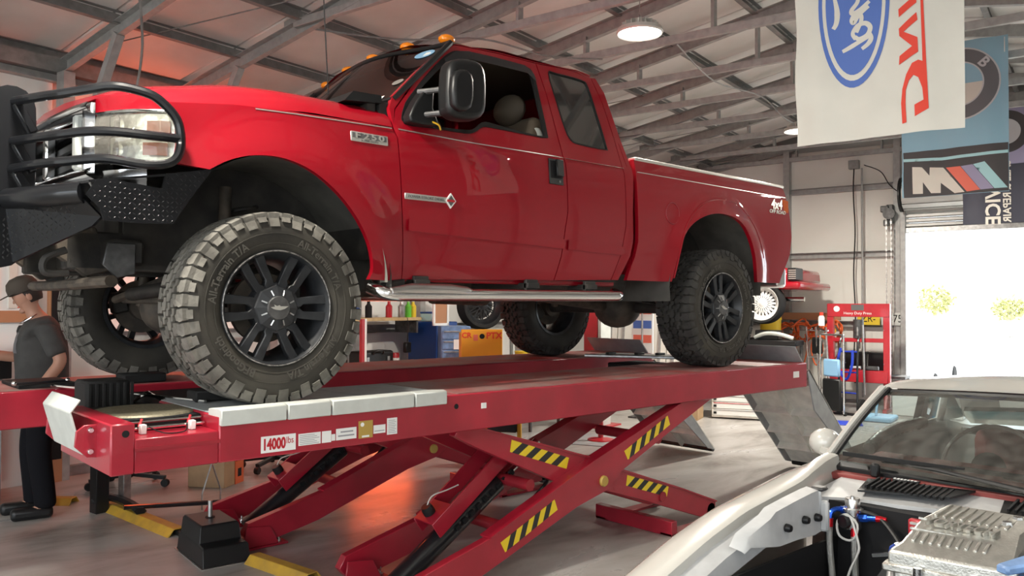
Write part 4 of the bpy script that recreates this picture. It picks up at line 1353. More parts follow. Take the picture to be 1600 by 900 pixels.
# bumper: round top tube, tread-plate centre and wings
bt = [(-.975, GY - .02, 2.018), (-.915, .338, 2.010), (-.848, .212, 2.014), (-.79, .13, 2.018)]
for s in (0, 1):
    m = MB().tube(spline(bt, 4), .046, 14)
    (mirror_y(m) if s else m).build('bumper_tube', 'guard_black', truck)
    m = MB().prism([(-1.0, GY + .4, 1.98), (-.985, GY - .03, 1.98), (-.80, .11, 1.99), (-.74, .09, 1.92), (-.76, .14, 1.885), (-.955, GY - .03, 1.745), (-.97, GY + .4, 1.745)], (.012, 0.004, 0))
    (mirror_y(m) if s else m).build('bumper_face', 'guard_black', truck, smooth=False)
    wing = smooth_poly([(-.81, 2.0), (-.775, 2.06), (-.70, 2.068), (-.52, 2.05), (-.505, 2.115), (-.305, 2.157), (-.40, 2.02), (-.472, 1.906), (-.62, 1.898), (-.745, 1.902), (-.76, 1.95)], 1)
    m = MB().xz(wing, .028, .045)
    wg = (mirror_y(m) if s else m).build('bumper_wing', 'guard_black', truck, smooth=False)
    m = MB().prism([(-.80, .04, 2.06), (-.32, .04, 2.15), (-.40, .35, 2.15), (-.85, .35, 2.06)], (0, 0, -.01))
    (mirror_y(m) if s else m).build('bumper_shelf', 'guard_black', truck, smooth=False)
    def in_poly(x, z, p):
        c = False
        for i in range(len(p)):
            a, b = p[i], p[i - 1]
            if (a[1] > z) != (b[1] > z) and x < (b[0] - a[0]) * (z - a[1]) / (b[1] - a[1]) + a[0]:
                c = not c
        return c
    dm = MB()
    for i in range(30):
        for jj in range(14):
            x, z = -.82 + i * .019, 1.895 + jj * .02
            if in_poly(x - .008, z, wing) and in_poly(x + .008, z, wing) and in_poly(x, z + .009, wing) and in_poly(x, z - .009, wing):
                a = PI / 4 if (i + jj) % 2 else -PI / 4
                d = Vector((cos(a), 0, sin(a))) * .0085
                nn = Vector((-sin(a), 0, cos(a))) * .0026
                c0 = Vector((x, .028, z))
                dm.add([c0 - d, c0 - nn, c0 + d, c0 + nn, c0 + Vector((0, -.0025, 0))], [(0, 1, 4), (1, 2, 4), (2, 3, 4), (3, 0, 4)])
    if s:
        mirror_y(dm)
    dm.build('tread_pattern', 'guard_black', wg, smooth=False, kind='stuff')
MB().bx(-1.0, -.985, GY, YM - GY, 1.75, 2.0).build('bumper_centre', 'guard_black', truck)
fp = MB()
for i in range(17):
    for jj in range(8):
        t_ = i / 17
        yy = GY - .08 - (GY - .2) * t_
        xx = -1.003 + .19 * t_
        zlo = 1.745 + .13 * t_
        z = zlo + .015 + jj * .023
        if z > 1.96:
            continue
        sgn = 1 if (i + jj) % 2 else -1
        dv = Vector((.19, -(GY - .2), 0)).normalized()
        d = (dv * .7 + Vector((0, 0, .7 * sgn))) * .012
        nn = (dv * .7 * sgn - Vector((0, 0, .7))) * .004
        c0 = Vector((xx, yy, z))
        up = Vector((-.95, -.3, 0)) * .004
        fp.add([c0 - d, c0 - nn, c0 + d, c0 + nn, c0 + up], [(0, 1, 4), (1, 2, 4), (2, 3, 4), (3, 0, 4)])
fp.build('tread_pattern', 'guard_black', truck, smooth=False, kind='stuff')
# ---------------------------------------------------------------- wheels
def lugs(N=44):
    m = MB()
    R0, R1 = .424, .446
    def rt(h):
        e = min(h, .3175 - h)
        return R1 - (.012 * (1 - e / .045) ** 2 if e < .045 else 0)
    def lug(poly, k, dk=0.0):
        n = len(poly)
        vs = []
        for lev in (0, 1):
            for s, h in poly:
                th = 2 * PI * (k + dk + s) / N
                r = R0 - .01 if lev == 0 else rt(h)
                vs.append((r * cos(th), h, r * sin(th)))
        m.add(vs, [tuple(range(n, 2 * n))] + [(i, (i + 1) % n, n + (i + 1) % n, n + i) for i in range(n)])
    for k in range(N):
        for side in (0, 1):
            mh = (lambda h: h) if not side else (lambda h: .3175 - h)
            a = k % 2
            off = .5 * side
            # shoulder lug with a stepped inner end
            e = .080 if a else .066
            lug([(.02, mh(.010)), (.86, mh(.010)), (.94, mh(.034)), (.88, mh(.052)), (.90, mh(e)), (.52, mh(e + .012)), (.40, mh(e - .006)), (.10, mh(e - .012)), (.10, mh(.036))], k, off)
            # shoulder drop on the sidewall
            w0, w1 = (.04, .88) if a else (.12, .80)
            rlo = .376 if a else .398
            vs = []
            for (s, r, h) in ((w0, rlo, -.003), (w1, rlo, -.003), (w1, .432, .016), (w0, .432, .016), (w0, rlo, .012), (w1, rlo, .012), (w1, .425, .03), (w0, .425, .03)):
                th = 2 * PI * (k + off + s) / N
                vs.append((r * cos(th), mh(h), r * sin(th)))
            m.add(vs, [(0, 1, 2, 3), (0, 4, 5, 1), (0, 3, 7, 4), (1, 5, 6, 2)])
        # interlocking centre blocks
        for j, hc in enumerate((.108, .159, .210)):
            hh = .0215
            dk = .5 * (j % 2) + .12 * j
            if (k + j) % 2 == 0:
                p = [(.04, -1), (.50, -.72), (.56, -.1), (.92, -.05), (.95, 1), (.46, .78), (.40, .1), (.02, .15)]
            else:
                p = [(.04, -.9), (.62, -1), (.95, -.55), (.94, .9), (.40, 1.0), (.34, .25), (.05, .2)]
            lug([(s, hc + h * hh * 1.12) for s, h in p], k, dk)
    return m
LUG = lugs()
TYRE = [(.258, .032), (.285, .014), (.32, .004), (.36, .0), (.395, .006), (.415, .018), (.424, .04), (.426, .09), (.426, .2275), (.424, .2775), (.415, .2995), (.395, .3115), (.36, .3175), (.32, .3135), (.285, .3035), (.258, .2855), (.250, .25), (.250, .07)]
def arc_text(name, body, r, a0, m, parent, size, h=-.0015):
    o = text(name, body, m, None, Matrix.Identity(4), size, .0012, bold=.0008)
    me = o.data
    for v in me.vertices:
        th = a0 - v.co.x / r
        rr = r + v.co.y
        # seen from the outside (-y): x to the right
        v.co = (rr * cos(th), h - v.co.z - .001, rr * sin(th))
    o.parent = parent
    return o
def make_wheel(tread, lettering, rot=0.0):
    wobj = thing('wheel', None, None)
    ty = MB().lathe(TYRE, ax=(0, 1, 0), n=72, closed=True).build('tyre', 'tyre_side', wobj)
    MB().add(LUG.v, LUG.f).build('tread', tread, wobj, smooth=False, kind='stuff')
    for r in (.300, .345):
        MB().tube([(r * cos(2 * PI * k / 60), (.009 if r < .32 else .0015), r * sin(2 * PI * k / 60)) for k in range(60)], .003, 5, closed=True).build('sidewall_ring', 'tyre_side', wobj)
    if lettering:
        arc_text('sidewall_lettering', 'All-Terrain T/A', .315, math.radians(45), 'tyre_letters', wobj, .050)
        arc_text('sidewall_lettering', 'All-Terrain T/A', .315, math.radians(148), 'tyre_letters', wobj, .050)
        arc_text('sidewall_lettering', 'BFGoodrich', .315, math.radians(226), 'tyre_letters', wobj, .050)
        arc_text('sidewall_lettering', 'All-Terrain T/A', .315, math.radians(306), 'tyre_letters', wobj, .050)
    # rim barrel and lip
    MB().lathe([(.262, .028), (.270, .016), (.268, .010), (.258, .010), (.252, .020), (.246, .045), (.232, .062), (.222, .10), (.218, .25), (.240, .29), (.262, .295), (.262, .27), (.236, .24), (.238, .10), (.250, .06)], ax=(0, 1, 0), n=64, closed=True).build('rim_barrel', 'rim_black', wobj)
    MB().tube([(.264 * cos(2 * PI * k / 64), .010, .264 * sin(2 * PI * k / 64)) for k in range(64)], .0035, 6, closed=True).build('rim_lip', 'rim_scuff', wobj)
    for k in range(6):
        a = 2 * PI * k / 6 + rot
        for s in (-1, 1):
            p = [(.070, s * .003), (.070, s * .040), (.12, s * .050), (.18, s * .057), (.247, s * .065), (.252, s * .018), (.19, s * .018), (.135, s * .016), (.122, s * .003)]
            vs = []
            for lev in (0, 1):
                for (r, o) in p:
                    yy = (.040 if r < .1 else .032 if r < .2 else .026) + (.045 if lev else 0)
                    sh = .75 if lev else 1.0
                    oo = s * (abs(o) if not lev else (abs(o) - .035) * .85 + .035)
                    vs.append((r * cos(a) - oo * sin(a), yy, r * sin(a) + oo * cos(a)))
            n = len(p)
            MB().add(vs, [tuple(range(n))[::-1], tuple(range(n, 2 * n))] + [(i, (i + 1) % n, n + (i + 1) % n, n + i) for i in range(n)]).build('spoke', 'rim_black', wobj, bev=.004)
    MB().lathe([(.0, .034), (.06, .034), (.116, .038), (.119, .044), (.119, .10), (.0, .10)], ax=(0, 1, 0), n=40).build('hub', 'rim_black', wobj)
    MB().lathe([(.0, .006), (.05, .008), (.06, .012), (.104, .028), (.109, .034), (.109, .045), (.0, .045)], ax=(0, 1, 0), n=8).build('centre_cap', 'rim_black', wobj, smooth=False)
    MB().lathe([(.0, .002), (.052, .003), (.056, .012), (.0, .012)], ax=(0, 1, 0), n=32).build('cap_disc', 'steel_dark', wobj)
    MB().prism([(-.042, .0, .004), (-.022, .0, .006), (-.026, .0, .016), (-.012, .0, .009), (.0, .0, .013), (.006, .0, .008), (.044, .0, .008), (.026, .0, -.004), (.004, .0, -.010), (-.016, .0, -.008), (-.03, .0, -.004)], (0, .003, 0)).build('cap_logo', 'badge_silver', wobj, smooth=False)
    for k in range(8):
        a = 2 * PI * (k + .5) / 8
        MB().bar((cos(a) * .060, .009, sin(a) * .060), (cos(a) * .086, .018, sin(a) * .086), .004, .006).build('cap_rib', 'steel', wobj)
    # brake disc and axle hub behind
    MB().lathe([(.07, .155), (.165, .155), (.165, .185), (.07, .185)], ax=(0, 1, 0), n=40, closed=True).build('brake_disc', 'rust_metal', wobj)
    MB().lathe([(.0, .09), (.075, .10), (.085, .16), (.085, .24), (.0, .24)], ax=(0, 1, 0), n=24).build('axle_hub', 'rust_metal', wobj)
    MB().box((.13, .17, .05), (.09, .09, .13)).build('brake_caliper', 'frame_black', wobj, bev=.012)
    return wobj
HUBZ = H + .4485
def put_wheel(w_, x, y, flip, spin):
    attach(w_, truck)
    w_.matrix_basis = Matrix.Translation((x, y, HUBZ)) @ Matrix.Rotation(PI if flip else 0, 4, 'Z') @ Matrix.Rotation(spin, 4, 'Y')
put_wheel(make_wheel('tyre_tread', True, 0.0), 0, 0, False, math.radians(0))
put_wheel(make_wheel('tyre_tread_clean', True, 0.0), 3.6, 0, False, math.radians(20))
put_wheel(make_wheel('tyre_tread', False, 0.0), 0, YM, True, math.radians(12))
put_wheel(make_wheel('tyre_tread_clean', False, 0.0), 3.6, YM, True, math.radians(40))

# ---------------------------------------------------------------- chassis
def liner(cx, cz, r, y0, y1, a0, a1, m, name, both=True):
    for s in (0, 1):
        def fn(u, v):
            a = a0 + (a1 - a0) * u
            return Vector((cx + r * cos(a), y0 + (y1 - y0) * v, cz + r * sin(a)))
        g = MB().grid(fn, 20, 4)
        (mirror_y(g) if s else g).build(name, m, truck)
liner(.035, 1.66, .60, .035, .62, math.radians(-2), math.radians(145), 'liner_black', 'wheel_liner')
liner(3.57, 1.70, .60, .035, .55, math.radians(-5), math.radians(190), 'liner_black', 'wheel_liner')
liner(.035, 1.66, .565, .02, .13, math.radians(2), math.radians(35), 'arch_dust', 'liner_edge')
for s in (0, 1):
    m = MB().bx(-.5, .62, .60, .62, 1.75, 2.45)
    (mirror_y(m) if s else m).build('inner_wing', 'frame_black', truck)
    m = MB().bx(2.95, 4.2, .55, .57, 1.8, 2.3)
    (mirror_y(m) if s else m).build('inner_bed_panel', 'frame_black', truck)
    m = MB().bx(-.75, 4.65, .60, .68, 1.72, 1.90)
    (mirror_y(m) if s else m).build('frame_rail', 'frame_black', truck, bev=.01)
    # coil spring and damper at the front
    sp = [(.05 + .065 * cos(a), .52 + .065 * sin(a), 1.62 + .45 * a / (2 * PI * 6)) for a in [2 * PI * 6 * k / 72 for k in range(73)]]
    m = MB().tube(sp, .011, 6)
    (mirror_y(m) if s else m).build('coil_spring', 'frame_black', truck)
    m = MB().cyl((-.09, .45, 1.55), (-.05, .50, 2.15), .03, n=12)
    (mirror_y(m) if s else m).build('shock_absorber', 'rust_metal', truck)
    m = MB().bar((.05, .62, 1.52), (.95, .68, 1.70), .06, .09)
    (mirror_y(m) if s else m).build('radius_arm', 'frame_black', truck, bev=.01)
    for k in range(4):
        lp = [(2.85 + .15 * i, .58, 1.62 + (.16 - .012 * k) * ((i - 5) / 5) ** 2 - .014 * k) for i in range(k, 11 - k)]
        mm = MB()
        for a, b in zip(lp[:-1], lp[1:]):
            mm.bar(a, b, .065, .012)
        (mirror_y(mm) if s else mm).build('leaf_spring', 'frame_black', truck, smooth=False)
    m = MB().cyl((3.42, .45, 1.56), (3.30, .62, 1.95), .03, n=12)
    (mirror_y(m) if s else m).build('shock_absorber', 'rust_metal', truck)
MB().cyl((0, .25, HUBZ), (0, YM - .25, HUBZ), .048, n=16).build('front_axle', 'rust_metal', truck)
MB().ball((.0, 1.42, HUBZ - .01), (.16, .15, .15), 18, 12).build('front_differential', 'rust_metal', truck)
MB().cyl((3.6, .25, HUBZ), (3.6, YM - .25, HUBZ), .05, n=16).build('rear_axle', 'frame_black', truck)
MB().ball((3.58, 1.04, HUBZ), (.19, .21, .175), 18, 12).build('rear_differential', 'rust_metal', truck)
MB().cyl((-.17, .40, HUBZ + .03), (-.17, YM - .40, HUBZ + .04), .022, n=10).build('tie_rod', 'rust_metal', truck)
MB().cyl((-.12, .55, HUBZ + .22), (-.2, 1.75, HUBZ + .04), .024, n=10).build('drag_link', 'rust_metal', truck)
MB().cyl((-.22, .75, HUBZ + .10), (-.2, 1.45, HUBZ + .07), .038, n=12).build('steering_damper', 'frame_black', truck)
MB().tube(spline([(-.62, .36, 1.665), (-.66, .5, 1.66), (-.67, 1.04, 1.655), (-.66, 1.58, 1.66), (-.62, 1.72, 1.665)], 4), .036, 10, flat=.75).build('front_crossbar', 'rust_metal', truck)
for s in (0, 1):
    m = MB().prism([(-.80, .60, 1.92), (-.62, .60, 1.92), (-.55, .60, 1.72), (-.66, .60, 1.69), (-.78, .60, 1.78)], (0, .05, 0))
    (mirror_y(m) if s else m).build('frame_horn', 'rust_metal', truck, bev=.006)
    m = MB().prism([(-.62, .42, 1.84), (-.50, .42, 1.84), (-.50, .42, 1.70), (-.58, .42, 1.68), (-.64, .42, 1.74)], (0, .012, 0))
    (mirror_y(m) if s else m).build('shackle_bracket', 'steel_dark', truck, bev=.004)
MB().tube(spline([(-.78, .45, 1.80), (-.86, .45, 1.76), (-.86, .45, 1.70), (-.77, .45, 1.70)], 5), .016, 8).build('tow_hook', 'frame_black', truck)
MB().bx(-.55, .5, .68, 1.40, 1.78, 2.3).build('engine_block', 'frame_black', truck, bev=.05)
MB().bx(-.60, -.45, .45, 1.65, 1.74, 1.86).build('front_crossmember', 'frame_black', truck, bev=.015)
MB().bx(.5, 1.6, .85, 1.25, 1.66, 1.95).build('gearbox', 'rust_metal', truck, bev=.05)
MB().bx(1.5, 1.9, .80, 1.45, 1.62, 1.92).build('transfer_case', 'rust_metal', truck, bev=.05)
MB().cyl((1.8, 1.05, 1.72), (3.42, 1.04, 1.56), .045, n=14).build('driveshaft', 'rust_metal', truck)
MB().cyl((1.5, 1.35, 1.66), (.12, 1.42, 1.55), .032, n=12).build('front_driveshaft', 'rust_metal', truck)
ex = spline([(.9, 1.45, 1.70), (1.6, 1.55, 1.68), (2.4, 1.5, 1.66), (2.9, 1.42, 1.68), (3.3, 1.40, 1.84), (3.9, 1.5, 1.84), (4.6, 1.75, 1.74)], 6)
MB().tube(ex, .042, 10).build('exhaust_pipe', 'rust_metal', truck)
MB().cyl((2.0, 1.53, 1.67), (2.5, 1.5, 1.66), .10, n=16).build('silencer', 'rust_metal', truck)
MB().bx(1.75, 2.75, .22, .58, 1.66, 1.86).build('fuel_tank', 'frame_black', truck, bev=.05, seg=2)
for x in (.95, 2.1, 2.65, 4.3):
    MB().bx(x, x + .08, .65, YM - .65, 1.76, 1.86).build('crossmember', 'frame_black', truck, bev=.01)
MB().bx(.62, 2.50, .14, .22, 1.69, 1.75).build('rocker_sill', 'paint_red', truck, bev=.01)
MB().bx(.62, 2.50, YM - .22, YM - .14, 1.69, 1.75).build('rocker_sill', 'paint_red', truck, bev=.01)
# chrome nerf bars
for s in (0, 1):
    pts = [(.555, .12, 1.655), (.59, .06, 1.63), (.66, .03, 1.618), (.80, .028, 1.618), (1.5, .028, 1.622), (2.3, .028, 1.626), (2.40, .03, 1.628), (2.445, .06, 1.635), (2.46, .12, 1.65)]
    m = MB().tube(spline(pts, 4), .034, 14)
    nb_ = (mirror_y(m) if s else m).build('side_step', 'chrome', truck)
    m = MB().tube([(.62, .02, 1.635), (.75, .02, 1.646), (1.0, .02, 1.646), (1.12, .022, 1.640), (1.2, .026, 1.625)], [.02, .032, .032, .026, .01], 12)
    (mirror_y(m) if s else m).build('step_pad', 'chrome_dull', nb_)
    for x in (.80, 1.62, 2.14):
        m = MB().bx(x, x + .10, .06, .60, 1.665, 1.70).bx(x, x + .10, .075, .10, 1.62, 1.72)
        (mirror_y(m) if s else m).build('step_bracket', 'frame_black', nb_, bev=.004)
    m = MB().cyl((.60, .12, 1.672), (.75, .12, 1.69), .035, n=10)
    (mirror_y(m) if s else m).build('body_mount', 'frame_black', truck)
for s in (0, 1):
    m = MB().prism([(4.16, .06, 1.80), (4.22, .06, 1.80), (4.22, .06, 1.48), (4.16, .06, 1.48)], (0, .30, 0))
# radio aerial
MB().cyl((.33, .16, 2.62), (.30, .16, 3.10), .003, n=6).build('aerial', 'black_matte', truck)
# ================================================================ flags hung from the trusses
def flag(name, label, l, c0, c1, z0, z1, m, seed, ztop):
    """returns the thing and the cloth function (c, z, off) -> point; the cloth hangs across the building at l"""
    t = thing(name, label, 'flag', M=BX @ Matrix.Translation((l, (c0 + c1) / 2, z0)), world=True)
    rnd = random.Random(seed)
    ph = [rnd.uniform(0, 6) for _ in range(6)]
    def fn(c, z, off=0.0):
        s = (c - c1) / (c0 - c1)
        g = (z1 - z) / (z1 - z0)
        dl = .010 * sin(9 * s + ph[0] + 1.2 * g) + .006 * sin(21 * s + ph[1] + 3 * g) + .004 * sin(14 * g + ph[2] + 4 * s) + .018 * (g ** 2) * sin(4 * s + ph[3])
        dl += .015 * math.exp(-((s - 1.0) / .08) ** 2) * sin(18 * g + ph[4])
        return BX @ Vector((l + dl - off, c, z))
    g = MB().grid(lambda u, v: fn(c0 + (c1 - c0) * u, z0 + (z1 - z0) * v), 40, 60)
    g.build('cloth', m, t)
    for c in (c0 - .03, c1 + .03):
        MB().tube([fn(c, z1 - .02), BX @ Vector((l, c, ztop))], .004, 5).build('tie_cord', 'white', t)
    return t, fn
def decal(t, fn, poly, m, off, name, holes=(), step=.03):
    s = sheet(poly, holes, step, lambda c, z: fn(c, z, off))
    return s.build(name, m, t)
def ribbon(t, fn, pts, w, m, off, name):
    p = [Vector((a, b, 0)) for a, b in pts]
    p = spline(p, 6)
    ws = w if isinstance(w, (list, tuple)) else [w, w]
    vs, fs = [], []
    for i, q in enumerate(p):
        d = (p[min(i + 1, len(p) - 1)] - p[max(i - 1, 0)]).normalized()
        n = Vector((-d.y, d.x, 0))
        k = i / (len(p) - 1) * (len(ws) - 1)
        a = int(min(k, len(ws) - 2))
        ww = ws[a] + (ws[a + 1] - ws[a]) * (k - a)
        for s in (-1, 1):
            e = q + n * s * ww / 2
            vs.append(fn(e.x, e.y, off))
    for i in range(len(p) - 1):
        fs.append((2 * i, 2 * i + 1, 2 * i + 3, 2 * i + 2))
    return MB().add(vs, fs).build(name, m, t)
def ell(cx, cz, a, b, n=48, a0=0, a1=2 * PI):
    return [(cx + a * cos(a0 + (a1 - a0) * k / n), cz + b * sin(a0 + (a1 - a0) * k / n)) for k in range(n)]
# --- white flag: blue oval script badge and red block letters, seen from the back, hung sideways
t, fn = flag('hanging_flag', 'white hanging flag with blue oval script badge and red block letters', 4.70, 1.405, .555, 2.478, 4.0, 'flag_white', 3, 4.03)
oc, oz = 1.091, 3.245
decal(t, fn, ell(oc, oz, .186, .478), 'flag_blue', .003, 'badge_border')
decal(t, fn, ell(oc, oz, .166, .440), 'flag_white', .005, 'badge_ring')
decal(t, fn, ell(oc, oz, .148, .408), 'flag_blue', .007, 'badge_field')
FS = [[(1.203, 3.33), (1.19, 3.272), (1.18, 3.215), (1.179, 3.169), (1.186, 3.134), (1.2, 3.111)], [(1.007, 3.223), (1.053, 3.188), (1.092, 3.174), (1.1, 3.193), (1.07, 3.228), (1.061, 3.271)], [(1.011, 3.197), (1.062, 3.158), (1.088, 3.123), (1.1, 3.139), (1.084, 3.163), (1.054, 3.157), (1.05, 3.124), (1.076, 3.066)], [(1.08, 3.031), (1.096, 3.066), (1.07, 3.102), (1.028, 3.107), (1.004, 3.079), (1.02, 3.042), (1.062, 3.028), (1.084, 3.045)], [(1.152, 2.977), (1.097, 2.998), (1.012, 3.032)], [(1.008, 3.049), (1.0, 3.02), (1.016, 2.992), (1.048, 2.971)]]
for k, st in enumerate(FS):
    ribbon(t, fn, st, [.012, .03, .022] if k == 0 else [.02, .026, .02], 'flag_white', .009, 'script_stroke')
ribbon(t, fn, [(1.02, 3.45), (1.06, 3.50), (1.10, 3.44), (1.07, 3.38), (1.03, 3.40)], [.02, .026, .02], 'flag_white', .009, 'script_stroke')
ribbon(t, fn, [(1.17, 3.30), (1.16, 3.42), (1.12, 3.55), (1.0, 3.58)], [.03, .03, .02], 'flag_white', .009, 'script_stroke')
decal(t, fn, [(0.844, 2.53), (0.85, 2.641), (0.844, 2.717), (0.825, 2.791), (0.796, 2.846), (0.766, 2.858), (0.746, 2.848), (0.755, 3.211), (0.743, 3.208), (0.728, 2.822), (0.717, 2.595), (0.782, 2.56), (0.784, 2.622), (0.741, 2.643), (0.747, 2.707), (0.766, 2.765), (0.789, 2.781), (0.812, 2.755), (0.827, 2.706), (0.828, 2.638), (0.823, 2.535)], 'flag_red', .004, 'block_letter')
decal(t, fn, [(0.86, 3.041), (0.773, 3.109), (0.768, 3.068), (0.836, 3.019), (0.769, 2.977), (0.766, 2.9), (0.861, 2.848), (0.858, 2.895), (0.795, 2.935), (0.858, 3.002)], 'flag_red', .004, 'block_letter')
decal(t, fn, [(0.861, 3.144), (0.798, 3.187), (0.775, 3.207), (0.773, 3.16), (0.859, 3.101)], 'flag_red', .004, 'block_letter')
decal(t, fn, [(.80, 3.43), (.72, 3.36), (.70, 3.46), (.78, 3.54)], 'flag_red', .004, 'block_letter')
# --- blue motor flag with grey roundel and tricolour M
t, fn = flag('hanging_flag', 'blue hanging flag with grey roundel and striped M on a dark band', 9.2, 1.665, .715, 2.685, 4.22, 'flag_sky', 8, 4.05)
decal(t, fn, [(1.655, 3.155), (.72, 3.163), (.717, 2.690), (1.648, 2.686)], 'flag_dark', .004, 'dark_band')
decal(t, fn, [(1.655, 3.09), (1.3, 3.075), (.722, 3.09), (.722, 3.06), (1.3, 3.045), (1.652, 3.06)], 'flag_lightblue', .007, 'thin_stripe')
rc, rz_ = 1.141, 3.79
decal(t, fn, ell(rc, rz_, .365, .365), 'flag_silver', .004, 'roundel_edge')
decal(t, fn, ell(rc, rz_, .350, .350), 'flag_grey', .006, 'roundel_ring')
decal(t, fn, ell(rc, rz_, .225, .225), 'flag_silver', .008, 'roundel_rim')
for q, mm_ in enumerate(('flag_white', 'flag_sky', 'flag_white', 'flag_sky')):
    decal(t, fn, [(rc, rz_)] + ell(rc, rz_, .212, .212, 12, q * PI / 2, (q + 1) * PI / 2) + [(rc + .212 * cos((q + 1) * PI / 2), rz_ + .212 * sin((q + 1) * PI / 2))], mm_, .010, 'roundel_quarter')
def flag_text(t, fn, body, size, c, z, dx, dy, m, bold=.0):
    o = text('flag_lettering', body, m, None, Matrix.Identity(4), size, 0.0, bold=bold)
    me = o.data
    for v in me.vertices:
        cc = c + dx[0] * v.co.x + dy[0] * v.co.y
        zz = z + dx[1] * v.co.x + dy[1] * v.co.y
        v.co = fn(cc, zz, .012)
    attach(o, t)
a_ = math.radians(-52)
for ch, an in (('B', 40), ('M', 90), ('W', 140)):
    a2 = math.radians(an)
    cx, cz = rc - .288 * cos(a2), rz_ + .288 * sin(a2)
    flag_text(t, fn, ch, .14, cx, cz, (-sin(a2) * -1 * -1, -cos(a2) * -1 * -1), (-cos(a2), sin(a2)), 'flag_silver', .004)
decal(t, fn, [(1.571, 3.001), (1.481, 2.992), (1.411, 2.898), (1.408, 2.982), (1.287, 2.971), (1.094, 2.705), (1.184, 2.701), (1.309, 2.817), (1.31, 2.714), (1.396, 2.717), (1.472, 2.836), (1.472, 2.718), (1.566, 2.721)], 'flag_white', .007, 'letter_m')
decal(t, fn, [(1.262, 2.968), (1.133, 2.967), (0.958, 2.718), (1.074, 2.707)], 'flag_coral', .007, 'm_stripe')
decal(t, fn, [(1.128, 2.966), (1.024, 2.975), (0.841, 2.721), (0.955, 2.717)], 'flag_purple', .007, 'm_stripe')
decal(t, fn, [(1.019, 2.975), (0.919, 2.993), (0.726, 2.722), (0.836, 2.72)], 'flag_lightblue', .007, 'm_stripe')
# --- navy service flag behind
t, fn = flag('hanging_flag', 'dark navy hanging flag with white service and repair lettering', 12.4, 1.50, .45, 2.66, 4.2, 'flag_navy', 5, 4.05)
decal(t, fn, [(1.495, 4.19), (.455, 4.19), (.455, 3.43), (1.495, 3.43)], 'flag_purple', .004, 'pale_field')
decal(t, fn, ell(1.0, 3.86, .28, .28), 'flag_dark', .006, 'roundel_ring')
decal(t, fn, ell(1.0, 3.86, .17, .17), 'flag_silver', .008, 'roundel_centre')
flag_text(t, fn, 'SERVICE', .235, 1.14, 3.07, (0, -1), (1, 0), 'flag_white', .006)
flag_text(t, fn, 'SALE & REPAIR', .125, .985, 3.07, (0, -1), (1, 0), 'flag_white', .003)
# ================================================================ white car with its engine bay open
CYM = -5.86                                  # right y + left y
car = thing('white_car', 'white coupe with its bonnet off and engine bay open, in front of the camera', 'car', (1.6, -2.93, 0), world=True)
def cmir(mb):
    mb.v = [Vector((p.x, CYM - p.y, p.z)) for p in mb.v]
    return mb
def cboth(fn, name, m, **k):
    o = fn().build(name, m, car, **k)
    cmir(fn()).build(name, m, car, **k)
    return o
ZT = [(-.75, .62), (-.5, .73), (-.25, .818), (-.02, .885), (.16, .942), (.34, .985), (.566, 1.014), (.75, 1.038), (1.0, 1.055), (1.1, 1.06)]
def zt(x):
    return interp([(a, b) for a, b in ZT], x)
def fender_w():
    ps = [(-2.225, -.075), (-2.215, -.025), (-2.208, -.004), (-2.195, .0), (-2.17, .0), (-2.13, -.006), (-2.095, -.018), (-2.065, -.040), (-2.042, -.085), (-2.03, -.16), (-2.03, -.34), (-2.045, -.48)]
    xs = [-.75 + 1.77 * k / 40 for k in range(41)]
    def fn(u, v):
        x = xs[round(u * 40)]
        k = round(v * (len(ps) - 1))
        y, dz = ps[k]
        z = zt(x) + dz
        nar = .10 * smst((-.2 - x) / .5)
        # rear end of the fender narrows towards the windscreen pillar
        if k < 5:
            y += .06 * smst((x - .62) / .4)
        if k >= 8:
            d = math.hypot(x - (-.02), z - .34)
            if d < .34 and z < .70:
                z = max(z, .34 + math.sqrt(max(0, .34 ** 2 - (x + .02) ** 2)))
        return Vector((x, y - nar * (1 if k > 5 else .3), z))
    return MB().grid(fn, 41, len(ps))
cboth(fender_w, 'front_wing', 'car_white', weld=.0005, ang=45)
# shut-line flange inside the wing, apron, suspension turret panel
def flange():
    m = MB()
    pts = [(-.60, .66), (-.25, .795), (-.02, .862), (.16, .918), (.34, .960), (.566, .990), (.68, 1.004)]
    for (xa, za), (xb, zb) in zip(pts[:-1], pts[1:]):
        m.add([(xa, -2.210, za), (xb, -2.210, zb), (xb, -2.262, zb - .018), (xa, -2.262, za - .018), (xa, -2.272, za - .065), (xb, -2.272, zb - .065)], [(0, 1, 2, 3), (3, 2, 5, 4)])
    return m
cboth(flange, 'wing_flange', 'car_white_matte', weld=.001)
def apron():
    m = MB()
    pts = [(.185, .925, .915), (.215, .955, .925), (.33, .985, .905), (.36, 1.0, .90), (.46, 1.012, .90), (.56, 1.022, .895), (.60, 1.024, .90)]
    for (xa, za, ba), (xb, zb, bb_) in zip(pts[:-1], pts[1:]):
        m.add([(xa, -2.255, za), (xb, -2.255, zb), (xb, -2.292, zb - .006), (xa, -2.292, za - .006), (xa, -2.302, ba), (xb, -2.302, bb_)], [(0, 1, 2, 3), (3, 2, 5, 4)])
    m.add([(.60, -2.255, 1.02), (.60, -2.30, 1.015), (.60, -2.31, .90), (.60, -2.255, .90)], [(0, 1, 2, 3)])
    return m
cboth(apron, 'inner_apron', 'car_white_matte', weld=.001, ang=50)
def plugs(x, z):
    return MB().lathe([(.0, .016), (.009, .016), (.012, .008), (.012, .0), (.0, 0)], (x, -2.300, z), (0, -1, 0), 12)
for x, z in ((.40, .945), (.50, .95), (.57, .945)):
    plugs(x, z).build('grommet', 'black_plastic', car)
MB().box((.605, -2.31, .945), (.02, .025, .09)).build('hinge_bracket', 'car_white_matte', car, bev=.006)
